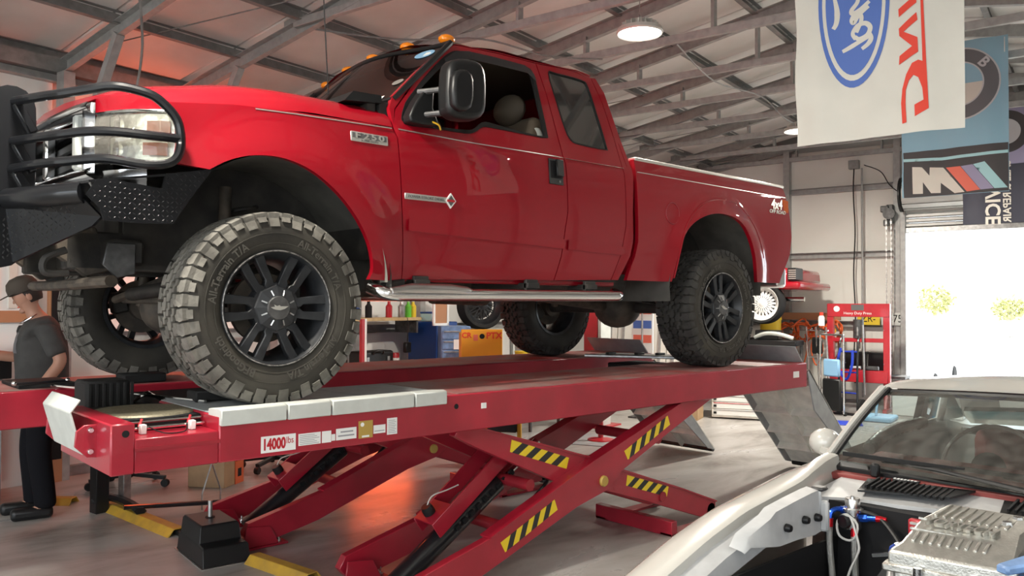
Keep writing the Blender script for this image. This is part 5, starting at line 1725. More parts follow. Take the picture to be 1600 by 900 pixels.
MB().box((.62, -2.285, 1.02), (.04, .04, .012)).build('hinge_stub', 'steel_dark', car, bev=.005)
# black wheel tub dome
def tub():
    def fn(u, v):
        a = PI * u
        y = -2.30 - .34 * v
        r = .36 + .03 * sin(PI * v)
        return Vector((-.02 + r * cos(a), y, .46 + (r + .04) * sin(a) * (1 - .25 * v * v)))
    m = MB().grid(fn, 18, 8)
    return m
cboth(tub, 'wheel_tub', 'rubber_black')
def inner_panel():
    return MB().bx(-.62, .74, -2.292, -2.282, .44, .86)
cboth(inner_panel, 'inner_wing_panel', 'black_matte')
# bay floor, firewall, front panel
MB().bx(-.60, .72, -3.6, -2.33, .42, .46).build('bay_floor', 'black_matte', car)
MB().prism([(.70, -2.25, .45), (.80, -2.25, .45), (.82, -2.25, .965), (.73, -2.25, .965)], (0, -1.36, 0)).build('firewall', 'black_matte', car)
MB().bx(-.70, -.62, -3.6, -2.26, .40, .62).build('radiator_panel', 'black_matte', car, bev=.01)
MB().bx(-.86, -.70, -3.70, -2.16, .28, .56).build('front_bumper', 'car_white', car, bev=.05, seg=3)
# cowl panel with two vent grilles
def cowl(u, v):
    y = -2.20 + (-1.46) * u
    s = min(abs(y + 2.93), .73) / .73
    xf = .845 - .16 * s ** 2 + (.03 * sin(PI * min(1, (1 - s) * 3)) if s > .6 else 0)
    xr = 1.0 - .03 * s ** 2
    x = xf + (xr - xf) * v
    return Vector((x, y, .972 + .028 * v + .012 * (1 - s)))
cg = MB().grid(cowl, 30, 5)
rim_edges(cg, (0, 0, -.02))
cg.build('cowl_panel', 'car_white_matte', car, ang=40)
def vent(y0, y1, name):
    xa, xb = .805, .925
    vt = MB().prism([(xa - .02, y0, .992), (xb, y0 + .03, 1.003), (xb + .03, y1 - .03, 1.012), (xa + .03, y1, 1.006)], (0, 0, .006)).build(name, 'black_plastic', car)
    n = 14
    for k in range(n):
        y = y0 + (y1 - y0) * (k + .8) / (n + .6)
        MB().bar((xa + .005, y, 1.007), (xb - .012 + .02, y + .01, 1.014), .006, .008).build('vent_louvre', 'black_matte', vt, smooth=False)
    return vt
v1 = vent(-2.325, -2.575, 'cowl_vent')
vent(-2.72, -2.98, 'cowl_vent')
MB().bar((.935, -2.37, 1.016), (.94, -2.45, 1.018), .02, .006).build('vent_badge', 'black_plastic', v1, bev=.002)
for k in range(7):
    MB().box((.937, -2.376 - .0105 * k, 1.0205), (.010, .006, .002)).build('badge_mark', 'white', v1, smooth=False)
MB().bx(.935, 1.0, -2.38, -2.12, .985, 1.008).build('red_cowl_strip', 'car_red_interior', car, bev=.004)
MB().bx(.96, 1.0, -3.5, -2.40, .99, 1.016).build('red_cowl_strip', 'car_red_interior', car, bev=.004)
# plastic screen trough and wipers
MB().prism([(.985, -2.10, 1.0), (1.035, -2.10, 1.0), (1.035, -2.10, 1.035), (.985, -2.10, 1.022)], (0, -1.66, 0)).build('screen_trough', 'black_plastic', car, bev=.004)
for y0, y1, dz in ((-2.30, -2.78, 0.0), (-2.66, -3.2, .004)):
    wp = MB().tube([(1.02, y0, 1.052 + dz), (.985, y0 - .18, 1.056), (.945, y1 + .04, 1.038), (.925, y1, 1.026)], [.005, .007, .010, .014], 8).build('wiper_arm', 'black_plastic', car)
    MB().bar((1.012, y0 + .13, 1.062 + dz), (.995, y0 - .26, 1.066 + dz), .008, .014).build('wiper_blade', 'rubber_black', wp)
MB().box((.965, -2.30, 1.03), (.02, .03, .045)).build('washer_jet', 'black_plastic', car, bev=.006)
# windscreen and pillars
def scr(u, v):
    y = -2.115 + (-1.63) * u
    s = (abs(y + 2.93) / .815)
    bx_ = .93 + .09 * s ** 2
    tx = 1.30 + .09 * s ** 2
    yt = -2.15 + (-1.56) * u
    return Vector((bx_ + (tx - bx_) * v, y + (yt - y) * v, 1.035 + (1.252 - 1.035) * v + .030 * (1 - s ** 2) * v + .012 * sin(PI * v)))
MB().grid(scr, 30, 12).build('windscreen', 'glass_dirty', car)
def pil():
    m = MB()
    m.tube([scr(0, v / 11) + Vector((.012, .012, .002)) for v in range(12)], [.013, .013, .013, .013, .013, .014, .014, .014, .015, .016, .017, .018], 8)
    return m
cboth(pil, 'windscreen_pillar', 'car_white')
def pseal():
    return MB().tube([scr(0.012, v / 11) + Vector((-.002, 0, .006)) for v in range(12)], .008, 6)
cboth(pseal, 'screen_seal', 'black_plastic')
MB().tube([scr(u / 30, 1.0) + Vector((0, 0, -.008)) for u in range(31)], .012, 8).build('screen_header_seal', 'black_plastic', car)
def roofw(u, v):
    # v across, u backwards
    p = scr(v, 1.0)
    e = abs(2 * v - 1)
    x = p.x + (2.44 - p.x) * u
    shear = .10 * (x - p.x)
    z = p.z + .006 + .030 * (1 - e ** 4) * smst(u * 5) + .012 * smst(u * 8) - .065 * smst((u - .25) / .75)
    y = p.y + shear + (0.02 if v < .5 else -.02) * (e ** 6)
    return Vector((x, y, z))
MB().grid(roofw, 18, 31).build('roof', 'car_white', car, ang=50)
MB().grid(lambda u, v: roofw(.02 + .96 * u, .03 + .94 * v) - Vector((0, 0, .012)), 10, 16).build('headliner', 'car_red_interior', car)
# rear glass with teal tint, quarter glass, rear pillars
def rearg(u, v):
    y = -1.95 + (-1.40) * u
    return Vector((2.42 + .45 * v, y - .02 * v * 0, 1.185 - .22 * v + .02 * (1 - (2 * u - 1) ** 2)))
MB().grid(rearg, 14, 5).build('rear_glass', 'glass_teal', car)
for u in (0, .0):
    pass
MB().prism([(1.95, -2.02, 1.04), (2.05, -2.01, 1.04), (1.98, -2.06, 1.22), (1.92, -2.07, 1.22)], (0, -.03, 0)).build('door_pillar', 'black_plastic', car)
MB().prism([(2.42, -1.95, 1.02), (2.95, -1.90, 1.00), (2.50, -1.97, 1.17), (2.42, -1.98, 1.18)], (0, -.03, 0)).build('rear_pillar', 'car_white', car)
MB().prism([(2.10, -2.00, 1.05), (2.40, -1.95, 1.04), (2.36, -1.99, 1.17), (2.12, -2.03, 1.18)], (0, -.004, 0)).build('quarter_glass', 'glass_teal', car)
# doors and rear body
def doors():
    def fn(u, v):
        x = 1.03 + 2.4 * u
        y = -2.075 + .10 * (x - 1.03) - .03 * sin(PI * v) * -1 - (.05 * smst((u - .8) / .2) * .4)
        z = .30 + (.73 - .12 * smst((u - .55) / .4)) * v
        return Vector((x, y, z))
    return MB().grid(fn, 16, 8)
doors().build('body_side', 'car_white', car)
def doors_l():
    def fn(u, v):
        x = 1.03 + 2.4 * u
        return Vector((x, -3.785 + .10 * (x - 1.03) - .03 * sin(PI * v), .30 + .73 * v))
    return MB().grid(fn, 16, 8)
doors_l().build('body_side', 'car_white', car)
MB().prism([(2.8, -1.93, .95), (3.45, -1.90, .88), (3.45, -3.5, .88), (2.8, -3.55, .95)], (0, 0, -.03)).build('boot_lid', 'car_white', car)
MB().bx(3.42, 3.47, -3.5, -1.92, .3, .88).build('rear_panel', 'car_white', car, bev=.02)
# sill inside the side window with ribbed duct (defroster hose)
dp = spline([(1.10, -2.22, 1.075), (1.22, -2.21, 1.10), (1.40, -2.19, 1.11), (1.62, -2.20, 1.115)], 10)
dz_ = MB()
for k, p in enumerate(dp):
    pass
MB().tube(dp, [.020 + .004 * (k % 2) for k in range(len(dp))], 10).build('ribbed_duct', 'steel', car)
MB().prism([(1.05, -2.14, 1.035), (1.35, -2.14, 1.03), (1.30, -2.14, .75), (1.05, -2.14, .75)], (0, -1.5, 0)).build('dashboard', 'car_red_interior', car, bev=.02)
MB().tube([(1.62 + .05 * sin(a), -2.44 + .17 * cos(a), .97 + .15 * sin(a)) for a in [2 * PI * k / 32 for k in range(32)]], .008, 6, closed=True).build('steering_wheel', 'cable_white', car)
MB().lathe([(.0, 0), (.055, .0), (.06, .02), (.0, .03)], (1.60, -2.44, .97), (-1, 0, .3), 18).build('steering_boss', 'black_matte', car)
for y in (-2.42, -3.25):
    MB().prism([(1.95, y - .24, .55), (2.08, y - .24, .55), (2.20, y - .19, 1.05), (2.08, y - .19, 1.06)], (0, .40, 0)).build('seat_back', 'car_red_interior', car, bev=.06, seg=3)
    MB().bx(1.45, 2.0, y - .25, y + .25, .45, .62).build('seat_cushion', 'car_red_interior', car, bev=.05, seg=2)
MB().bx(1.05, 3.4, -3.7, -2.1, .28, .34).build('cabin_floor', 'black_matte', car)
# door mirror
MB().ball((1.25, -1.985, 1.052), (.055, .06, .052), 16, 10).build('door_mirror', 'car_white', car)
MB().bar((1.22, -2.0, 1.03), (1.18, -2.09, 1.02), .06, .03).build('mirror_foot', 'car_white', car, bev=.006)
# wheels under the car
for x, y in ((-.02, -2.13), (2.75, -1.98), (-.02, -3.73), (2.75, -3.62)):
    MB().lathe([(.19, -.09), (.29, -.10), (.315, -.07), (.315, .07), (.29, .10), (.19, .09)], (x, y, .315), (0, 1, 0), 32, closed=True).build('tyre', 'tyre_side', car)
    MB().lathe([(.0, .06), (.18, .07), (.20, .09), (.20, -.06), (.0, -.06)], (x, y, .315), (0, 1 if y > -3 else -1, 0), 24).build('wheel_rim', 'alu_bright', car)

# ---- engine
eng = MB().bx(-.35, .60, -3.12, -2.62, .48, .78).build('engine_block', 'black_matte', car, bev=.03)
# finned intake case with cast lettering
ic = frame((.50, -2.715, .915), (0.16, -1.0, -.0), (1.0, .16, .0)) @ Matrix.Scale(1.12, 4)    # x: to viewer's right, y: towards the windscreen
def case():
    m = MB()
    r0 = [(-.125, -.10, 0), (.125, -.10, 0), (.15, .16, 0), (-.085, .16, 0)]
    r1 = [(-.125, -.10, .035), (.125, -.10, .035), (.15, .16, .05), (-.085, .16, .05)]
    r2 = [(-.105, -.075, .050), (.115, -.080, .050), (.15, .15, .098), (-.05, .15, .098)]
    r3 = [(-.08, .02, .092), (.115, .02, .086), (.14, .14, .10), (-.045, .14, .106)]
    for a in (r0, r1, r2, r3):
        m.v += [Vector(p) for p in a]
    fs = [(3, 2, 1, 0), (12, 13, 14, 15)]
    for i in range(3):
        fs += [(i * 4 + j, i * 4 + (j + 1) % 4, i * 4 + 4 + (j + 1) % 4, i * 4 + 4 + j) for j in range(4)]
    m.f += [list(f) for f in fs]
    return m
ik = case().xf(ic).build('intake_case', 'alu_cast', car, bev=.006, seg=2)
MB().box((.0, -.09, .0), (.27, .035, .018)).xf(ic).build('case_rim', 'alu_cast', ik, bev=.004)
MB().prism([(-.115, -.10, -.10), (.12, -.10, -.12), (.14, .10, -.12), (-.09, .10, -.10)], (0, 0, .10)).xf(ic).build('case_lower', 'alu_cast', ik, bev=.008)
for x in (-.06, .045):
    MB().cyl((x, -.112, -.022), (x, -.112, .012), .010, n=12).xf(ic).build('case_bolt', 'alu_bright', ik)
def top_z(x, y):
    return .092 + (y - .02) * .08 - .012 * (x + .08) / .2 if y > .02 else .050 + (y + .075) / .095 * (.042 - .012 * (x + .08) / .2)
for k in range(9):
    x = -.062 + .0175 * k
    MB().bar((x + .012 + .012, .135, top_z(x, .135) + .002), (x + .008, .035, top_z(x, .035) + .003), .008, .012).xf(ic).build('case_fin', 'alu_cast', ik, bev=.002)
    MB().bar((x - .012, -.030, top_z(x, -.03) + .001), (x - .018, -.066, top_z(x, -.066) + .001), .008, .010).xf(ic).build('case_fin', 'alu_cast', ik, bev=.002)
tx = (Vector((1, 0, -.06))).normalized()
ty_ = Vector((.06, .092, .042)).normalized()
text('cast_lettering', 'VORTECH', 'alu_cast', ik, ic @ frame((.004, -.003, .0885), tx, ty_), .034, .005, bold=.0008, sx=.92)
for a, b in (((-.085, .016), (.085, .016)), ((-.092, -.022), (.078, -.022))):
    MB().bar((a[0], a[1], top_z(*a) + .001), (b[0], b[1], top_z(*b) + .001), .004, .004).xf(ic).build('case_rib', 'alu_cast', ik)
for x, y in ((.10, .12), (.085, .07)):
    MB().lathe([(.0, .014), (.010, .014), (.013, .006), (.013, 0), (.0, 0)], (x, y, top_z(x, y)), n=6).xf(ic).build('top_bolt', 'alu_bright', ik, smooth=False)
MB().prism([(.085, -.10, .03), (.11, -.115, .03), (.30, .02, .075), (.30, .05, .075), (.20, .03, .07)], (0, 0, .018)).xf(ic).build('brace_bracket', 'tool_blue_light', ik, bev=.005)
MB().box((.135, -.09, -.04), (.035, .04, .14)).xf(ic).build('brace_leg', 'tool_blue_light', ik, bev=.004)
# blue cap, valve cover with red lettering
MB().lathe([(.0, .022), (.024, .022), (.033, .014), (.036, .0), (.036, -.014), (.026, -.018), (.0, -.018)], (.47, -2.592, .925), (0, 0, 1), 28).build('filler_cap', 'an_blue', car)
MB().lathe([(.0, .002), (.016, .002), (.022, .0), (.022, -.01), (.0, -.01)], (.47, -2.592, .949), (0, 0, 1), 20).build('cap_top', 'alu_bright', car)
MB().cyl((.47, -2.625, .93), (.46, -2.68, .93), .016, n=12).build('black_hose_stub', 'black_plastic', car)
vc = MB().prism([(.22, -2.64, .82), (.56, -2.515, .855), (.60, -2.60, .855), (.26, -2.76, .82)], (0, 0, .03)).build('valve_cover', 'steel', car, bev=.01, seg=2)
text('cover_lettering', '5.0 SPORT', 'white', vc, frame((.42, -2.60, .875), (.94, .34, .095), (-.34, .94, 0)), .030, .001)
MB().prism([(.44, -2.625, .868), (.53, -2.59, .878), (.55, -2.63, .879), (.46, -2.665, .870)], (0, 0, .006)).build('cover_recess', 'an_red', vc)
# red finned cooler block behind
MB().bx(.64, .66, -2.60, -2.535, .90, .975).build('finned_block', 'press_red', car, bev=.003)
for k in range(5):
    MB().bx(.628, .64, -2.60, -2.545, .908 + .014 * k, .914 + .014 * k).build('block_fin', 'badge_silver', car)
MB().prism([(.56, -2.47, .80), (.60, -2.50, .86), (.62, -2.59, .86), (.58, -2.58, .80)], (.01, 0, 0)).build('ribbed_bracket', 'black_plastic', car)
MB().bar((.585, -2.46, .868), (.60, -2.54, .888), .012, .010).build('bracket_edge', 'alu_bright', car)
# fuel pressure regulator, fittings and hoses
rg_ = Vector((.70, -2.349, 0))
MB().lathe([(.0, .046), (.006, .046), (.006, .04), (.020, .04), (.022, .036), (.022, .012), (.032, .010), (.032, .002), (.022, .0), (.022, -.012), (.026, -.014), (.026, -.05), (.0, -.05)], rg_ + Vector((0, 0, .950)), (0, 0, 1), 24).build('fuel_regulator', 'alu_bright', car)
MB().lathe([(.0, .012), (.018, .012), (.022, .004), (.022, 0), (.0, 0)], rg_ + Vector((-.024, .012, .922)), (-1, .3, 0), 20).build('pressure_gauge', 'black_gloss', car)
hz1 = spline([(.69, -2.325, .952), (.67, -2.312, .955), (.655, -2.303, .945), (.65, -2.302, .925)], 5)
MB().tube(hz1, .0075, 8).build('elbow_fitting', 'an_blue', car)
MB().cyl((.695, -2.335, .952), (.68, -2.322, .954), .011, n=6).build('hex_nut', 'an_blue', car, smooth=False)
MB().cyl((.65, -2.302, .93), (.648, -2.302, .905), .0105, n=12).build('hose_end', 'an_red', car)
MB().tube(spline([(.648, -2.302, .908), (.645, -2.305, .84), (.63, -2.32, .76), (.60, -2.34, .66), (.55, -2.36, .56)], 6), .0095, 10).build('braided_hose', 'braid', car)
MB().cyl((.685, -2.362, .905), (.682, -2.363, .880), .011, n=12).build('hose_end', 'an_red', car)
MB().tube(spline([(.682, -2.363, .884), (.678, -2.366, .80), (.67, -2.372, .70), (.65, -2.38, .58)], 6), .010, 10).build('braided_hose', 'braid', car)
MB().cyl((.70, -2.372, .935), (.70, -2.395, .938), .012, n=6).build('hex_nut', 'an_blue', car, smooth=False)
MB().cyl((.70, -2.395, .938), (.70, -2.425, .942), .009, n=12).build('hose_end', 'an_blue', car)
MB().tube([(.70, -2.422, .942), (.70, -2.45, .944)], [.011, .006], 12).build('hose_end', 'an_red', car)
lp = [(.672 + .004 * sin(3 * a), -2.345 + .032 * cos(a), .905 + .038 * sin(a)) for a in [2 * PI * 2.4 * k / 50 for k in range(51)]]
MB().tube(spline(lp[::3] + [(.66, -2.385, .87), (.655, -2.385, .84), (.65, -2.365, .79), (.63, -2.36, .74), (.60, -2.38, .68)], 3), .0035, 6).build('wire_loop', 'cable_white', car)
MB().tube(spline([(.70, -2.37, .955), (.70, -2.43, .945), (.66, -2.50, .90), (.62, -2.54, .86)], 6), .007, 8).build('vacuum_hose', 'black_plastic', car)
# ================================================================ things along the end wall
def bthing(name, label, cat, l, c, z=0.0, rz=0.0, group=None):
    return thing(name, label, cat, M=BM(l, c, z, rz), group=group)
# H-frame shop press (local: x along l, y across, front faces -x)
p = bthing('shop_press', 'red H-frame shop press with bottle jack against the end wall', 'shop press', 13.05, 2.98)
for y in (-.40, .40):
    MB().bx(-.05, .05, y - .045, y + .045, 0, 1.60).build('upright', 'press_red', p, bev=.006)
MB().bx(-.06, .06, -.44, .44, 1.40, 1.60).build('head_beam', 'press_red', p, bev=.006)
MB().bx(-.05, .05, -.36, .36, 1.02, 1.08).build('ram_beam', 'press_red', p, bev=.005)
MB().bx(-.09, .09, -.42, .42, .42, .60).build('bed_beam', 'press_red', p, bev=.006)
for y in (-.42, .42):
    MB().bx(-.30, .30, y - .03, y + .03, 0, .06).build('foot', 'press_red', p, bev=.005)
    MB().bar((-.25, y, .06), (-.02, y, .45), .03, .03).build('brace', 'press_red', p)
MB().cyl((0, 0, 1.08), (0, 0, 1.36), .075, n=18).build('bottle_jack', 'steel_dark', p)
MB().cyl((-.03, 0, 1.12), (-.03, 0, 1.25), .045, n=14).build('jack_pump', 'steel', p)
MB().cyl((0, 0, .92), (0, 0, 1.03), .03, n=12).build('ram_tip', 'rust_metal', p)
MB().tube([(-.10, -.08, 1.28), (-.14, -.10, .85), (-.20, -.13, .25)], [.018, .018, .016], 8).build('pump_handle', 'steel', p)
MB().bx(-.062, -.06, -.09, .09, 1.50, 1.585).build('name_plate', 'badge_dark', p)
text('press_text', 'Heavy Duty Press', 'white', p, frame((-.062, 0, 1.455), (0, -1, 0), (0, 0, 1)), .055, .0005)
MB().lathe([(.0, .003), (.045, .003), (.045, 0), (.0, 0)], (-.06, .30, 1.52), (-1, 0, 0), 20).build('round_sticker', 'white', p)
for y in (-.27, .27):
    for z in (.7, 1.2):
        MB().bx(-.056, -.05, y - .1, y - .09, z, z + .01).build('pin', 'steel', p)
# licence plates on the wall girt
def plate_(label, c, w_, m, txt, z=1.36):
    t = bthing('licence_plate', label, 'licence plate', 13.99, c, z, group='licence plates on the end wall')
    MB().box((0, 0, 0), (.006, w_, .20)).build('plate', m, t, bev=.003)
    if txt:
        text('plate_text', txt, 'black_matte', t, frame((-.004, 0, 0), (0, -1, 0), (0, 0, 1)), .17, .0006, sx=.8)
plate_('yellow licence plate reading ZR behind the press', 3.04, .34, 'plate_yellow', 'ZR-')
plate_('white licence plate reading 75 behind the press', 2.68, .34, 'lift_white', 'C-75')
# black bins under the press
for k, (c, lb) in enumerate(((3.14, 'left'), (2.80, 'right'))):
    t = bthing('storage_bin', 'dark open storage bin behind the press, %s of the pair' % lb, 'bin', 13.60, c, .50, group='dark storage bins')
    MB().prism([(-.12, -.13, 0), (.12, -.13, 0), (.14, -.145, .33), (-.14, -.145, .33)], (0, .28, 0)).build('tub', 'black_plastic', t, bev=.008)
    MB().bx(-.15, .15, -.155, .155, .32, .35).build('rim', 'black_plastic', t, bev=.005)
t = bthing('low_shelf', 'low dark steel shelf behind the press carrying two bins', 'shelf', 13.60, 2.9)
MB().bx(-.2, .2, -.5, .5, .46, .50).build('top', 'steel_dark', t, bev=.004)
for x in (-.18, .18):
    for y in (-.47, .47):
        MB().bx(x - .02, x + .02, y - .02, y + .02, 0, .46).build('leg', 'steel_dark', t)
t = bthing('parts_pile', 'small pile of dark steel parts on the press bed', 'parts', 13.05, 2.9, .602)
MB().box((0, -.1, .03), (.1, .2, .06)).build('steel_block', 'steel_dark', t, bev=.01)
MB().cyl((0, .05, .03), (0, .2, .03), .03, n=12).build('steel_bush', 'steel', t)
t = bthing('low_cabinet', 'low white cabinet beside the press partly behind the car roof', 'cabinet', 12.95, 2.0, 0)
MB().bx(-.25, .25, -.45, .45, 0, .42).build('body', 'white', t, bev=.01)
MB().bx(-.26, .26, -.46, .46, .42, .44).build('top', 'lift_white', t, bev=.004)
# cord rack with orange extension cords on yellow hooks
rack = bthing('cord_rack', 'wooden board with steel rail on the end wall for hanging cords', 'rack', 13.92, 4.0, 1.05)
MB().bx(-.02, .02, -.55, .55, .28, .40).build('board', 'wood_trim', rack, bev=.004)
MB().bx(-.06, -.02, -.6, .6, .10, .16).build('rail', 'steel', rack, bev=.004)
for k in range(4):
    y = -.45 + .3 * k
    t = bthing('cord_hook', 'yellow plastic S-shaped cord hook, %s along the rail' % ORD[3 - k], 'hook', 13.80, 4.0 + y, 1.12, group='yellow cord hooks')
    MB().tube(spline([(0, .04, .10), (0, -.03, .08), (0, -.04, .02), (0, .03, -.02), (0, .05, -.08), (0, 0, -.12), (0, -.05, -.09), (0, -.02, -.06)], 5), .014, 8).build('hook', 'hook_yellow', t)
    MB().cyl((-.03, .02, .08), (-.12, .0, .07), .035, n=14).build('knob', 'black_plastic', t)
    MB().cyl((-.12, 0, .07), (-.125, 0, .07), .02, n=12).build('knob_face', 'white', t)
rnd = random.Random(4)
for k in range(4):
    t = bthing('extension_cord', 'tangled orange extension cord coil, %s of those on the rail' % ORD[k], 'cord', 13.76, 3.50 + .25 * k, 1.15, group='orange extension cords')
    pts = []
    for i in range(36):
        a = 2 * PI * i / 9 + rnd.uniform(-.3, .3)
        r_ = rnd.uniform(.07, .15)
        pts.append((rnd.uniform(-.12, .06), r_ * cos(a) * 1.1, r_ * sin(a) * (1.0 if k % 2 else 1.35) + .0))
    MB().tube(spline(pts, 4), .0125, 6).build('coil', 'cord_orange', t)
    lp = spline([(-.08, .06, -.05), (-.1, .10, -.3), (-.1, .02, -.45 - .1 * (k % 3)), (-.1, -.08, -.32), (-.08, -.05, -.05)], 6)
    MB().tube(lp, .0115, 6).build('hanging_loop', 'cord_orange', t)
# yellow bin on a stand and the white mesh wheel
t = bthing('yellow_bucket', 'tall yellow plastic bucket by the end wall', 'bucket', 13.25, 4.38, 1.03)
MB().lathe([(.0, 0), (.15, 0), (.165, .30), (.175, .30), (.175, .34), (.168, .34), (.18, .55), (.19, .56), (.19, .60), (.175, .60), (.16, .03), (.0, .03)], n=32).build('shell', 'bucket_yellow', t)
t = bthing('bucket_stand', 'dark cabinet under the yellow bucket', 'cabinet', 13.2, 4.42, 0)
MB().bx(-.3, .3, -.25, .35, 0, 1.01).build('body', 'steel_dark', t, bev=.01)
MB().bx(-.32, .32, -.27, .37, 1.005, 1.03).build('top', 'black_matte', t, bev=.004)
# red car up on another lift: rear corner shows past the truck
rc_ = bthing('red_car', 'red car raised on a lift beyond the truck, showing its rear bumper corner', 'car', 12.15, 3.68, 0, rz=math.radians(-90))
def rb(name, m, prof, y0, y1, **k):
    return MB().prism([(x, y0, z) for x, z in prof], (0, y1 - y0, 0)).build(name, m, rc_, **k)
rb('body_shell', 'paint_red', [(-.15, 1.86), (.0, 1.9), (-.02, 2.12), (-1.2, 2.2), (-3.5, 2.15), (-3.75, 1.9), (-3.6, 1.80), (-.4, 1.80)], -.1, 1.5, bev=.06, seg=3)
MB().bx(-.2, .14, -.14, 1.54, 1.80, 1.92).build('rear_bumper', 'paint_red', rc_, bev=.05, seg=3)
MB().bx(-.05, .07, -.12, .25, 1.94, 2.12).build('tail_panel', 'black_plastic', rc_, bev=.01)
for i in range(6):
    for k in range(5):
        MB().bx(-.03 + .018 * i, -.018 + .018 * i, -.127, -.118, 1.955 + .03 * k, 1.972 + .03 * k).build('panel_dot', 'badge_silver', rc_)
MB().cyl((-.2, .15, 1.66), (.12, .15, 1.66), .035, n=16).build('tail_pipe', 'chrome', rc_)
def mesh_wheel(parent, M, m_rim, m_tyre, R=.30, ns=20):
    w_ = thing('wheel', None, None)
    w_.parent = parent
    w_.matrix_basis = M
    MB().lathe([(R * .82, .0), (R * .93, -.01), (R, .03), (R, .19), (R * .93, .22), (R * .82, .2)], ax=(0, 1, 0), n=40, closed=True).build('tyre', m_tyre, w_)
    MB().lathe([(R * .84, .0), (R * .80, .0), (R * .72, .06), (R * .60, .09), (R * .60, .12), (R * .84, .14)], ax=(0, 1, 0), n=40, closed=True).build('rim', m_rim, w_)
    for k in range(ns):
        for s in (-1, 1):
            a = 2 * PI * k / ns
            b2 = a + s * 2 * PI / ns * .9
            MB().bar((cos(a) * R * .16, .05, sin(a) * R * .16), (cos(b2) * R * .62, .09, sin(b2) * R * .62), .012, .014).build('spoke', m_rim, w_)
    MB().lathe([(.0, .15), (R * .58, .15), (R * .58, .17), (.0, .17)], ax=(0, 1, 0), n=24).build('brake_disc', 'steel_dark', w_)
    MB().lathe([(.0, .03), (R * .14, .035), (R * .2, .05), (R * .2, .1), (.0, .1)], ax=(0, 1, 0), n=20).build('hub', m_rim, w_)
    return w_
mesh_wheel(rc_, Matrix.Translation((-.42, -.17, 1.60)), 'white', 'rubber_black', R=.31)
lf = bthing('two_post_lift', 'dark steel lift post and arm holding the red car', 'lift', 13.78, 5.7, 0)
MB().bx(-.12, .12, -.15, .15, 0, 3.2).build('post', 'steel_dark', lf, bev=.01)
MB().bar((-.1, 0, 1.73), (-1.3, -.4, 1.73), .12, .12).build('arm', 'steel_dark', lf)
MB().bx(-.35, .2, -.3, .3, 0, .03).build('base', 'steel_dark', lf)
# clutter leaning behind the ramp: creeper boards, bicycle-like frames
def lean(label, name, l, c, hgt, m, wdt, tilt, cat, group='boards leaning by the end wall', zb=0.0):
    t = bthing(name, label, cat, l, c, zb, rz=math.radians(tilt), group=group)
    return t
t = lean('light blue plastic creeper board standing on end by the end wall', 'creeper_board', 12.2, 3.15, 1.0, 'sky_blue_plastic', .4, -20, 'creeper')
MB().bx(-.03, .03, -.13, .13, .55, .80).build('head_pad', 'sky_blue_plastic', t, bev=.02)
MB().bx(-.025, .025, -.15, .15, .06, .52).build('deck', 'black_plastic', t, bev=.02)
for y in (-.19, .19):
    MB().tube([(.0, y, .03), (.0, y, 1.15)], .014, 8).build('side_rail', 'alu_bright', t)
MB().tube([(.0, -.19, 1.15), (.0, .19, 1.15)], .014, 8).build('end_rail', 'alu_bright', t)
for y in (-.19, .19):
    MB().lathe([(.0, -.015), (.03, -.015), (.03, .015), (.0, .015)], (.03, y, .03), (0, 1, 0), 14).build('castor', 'black_plastic', t)
t = lean('silver folding creeper frame standing behind the grey ramp', 'folding_creeper', 12.5, 3.42, 1.1, 'alu', .4, -25, 'creeper')
for y in (-.18, .0, .18):
    MB().tube([(.06, y, .03), (.0, y, .6), (-.05, y, 1.25)], .014, 8).build('rail', 'alu_bright', t)
for z in (.35, .8, 1.2):
    MB().tube([(.0, -.18, z), (.0, .18, z)], .012, 8).build('rung', 'alu_bright', t)
MB().bx(-.04, .0, -.10, .10, .85, 1.1).build('pad', 'black_plastic', t, bev=.02)
t = lean('black hand truck standing beside the light blue creeper', 'hand_truck', 12.5, 3.0, 1.1, 'black', .4, -15, 'hand truck')
for y in (-.14, .14):
    MB().tube(spline([(.0, y, .05), (.0, y, .6), (.02, y, 1.0), (.08, y * .9, 1.12)], 5), .016, 8).build('frame_tube', 'black_gloss', t)
for z in (.3, .6, .9):
    MB().tube([(.0, -.14, z), (.0, .14, z)], .012, 8).build('crossbar', 'royal_blue', t)
MB().bx(-.2, .0, -.16, .16, .0, .012).build('toe_plate', 'black_matte', t)
for y in (-.17, .17):
    MB().lathe([(.0, -.02), (.09, -.03), (.11, -.02), (.11, .02), (.09, .03), (.0, .02)], (.06, y, .11), (0, 1, 0), 20).build('wheel', 'rubber_black', t)
MB().tube(spline([(-.02, .1, .95), (-.08, .12, .7), (-.06, .0, .5), (-.08, -.1, .7), (-.02, -.08, .92)], 5), .02, 6).build('blue_strap', 'royal_blue', t)
t = lean('orange and white spray can standing on top of the leaning frames', 'spray_can', 12.45, 3.36, 1.2, 'x', .1, 0, 'can', group=None, zb=1.27)
MB().lathe([(.0, 0), (.045, 0), (.045, .12), (.03, .15), (.0, .15)], n=16).build('body', 'white', t)
MB().lathe([(.0, .145), (.028, .145), (.028, .20), (.0, .20)], n=16).build('cap', 'flag_red', t)
t = bthing('tool_tray', 'black tool tray with grey hose lying behind the near ramp flap', 'tray', 12.1, 3.92, 0)
MB().bx(-.2, .2, -.35, .35, .98, 1.06).build('tray', 'black_plastic', t, bev=.01)
for x in (-.17, .17):
    for y in (-.32, .32):
        MB().bx(x - .02, x + .02, y - .02, y + .02, 0, .98).build('leg', 'steel_dark', t)
MB().tube(spline([(-.15, -.30, 1.09), (-.18, -.1, 1.15), (-.15, .12, 1.15), (-.1, .28, 1.09)], 6), .03, 8).build('grey_hose', 'lift_white', t)
MB().bx(-.05, .15, -.05, .3, 1.06, 1.20).build('black_case', 'black_plastic', t, bev=.01)
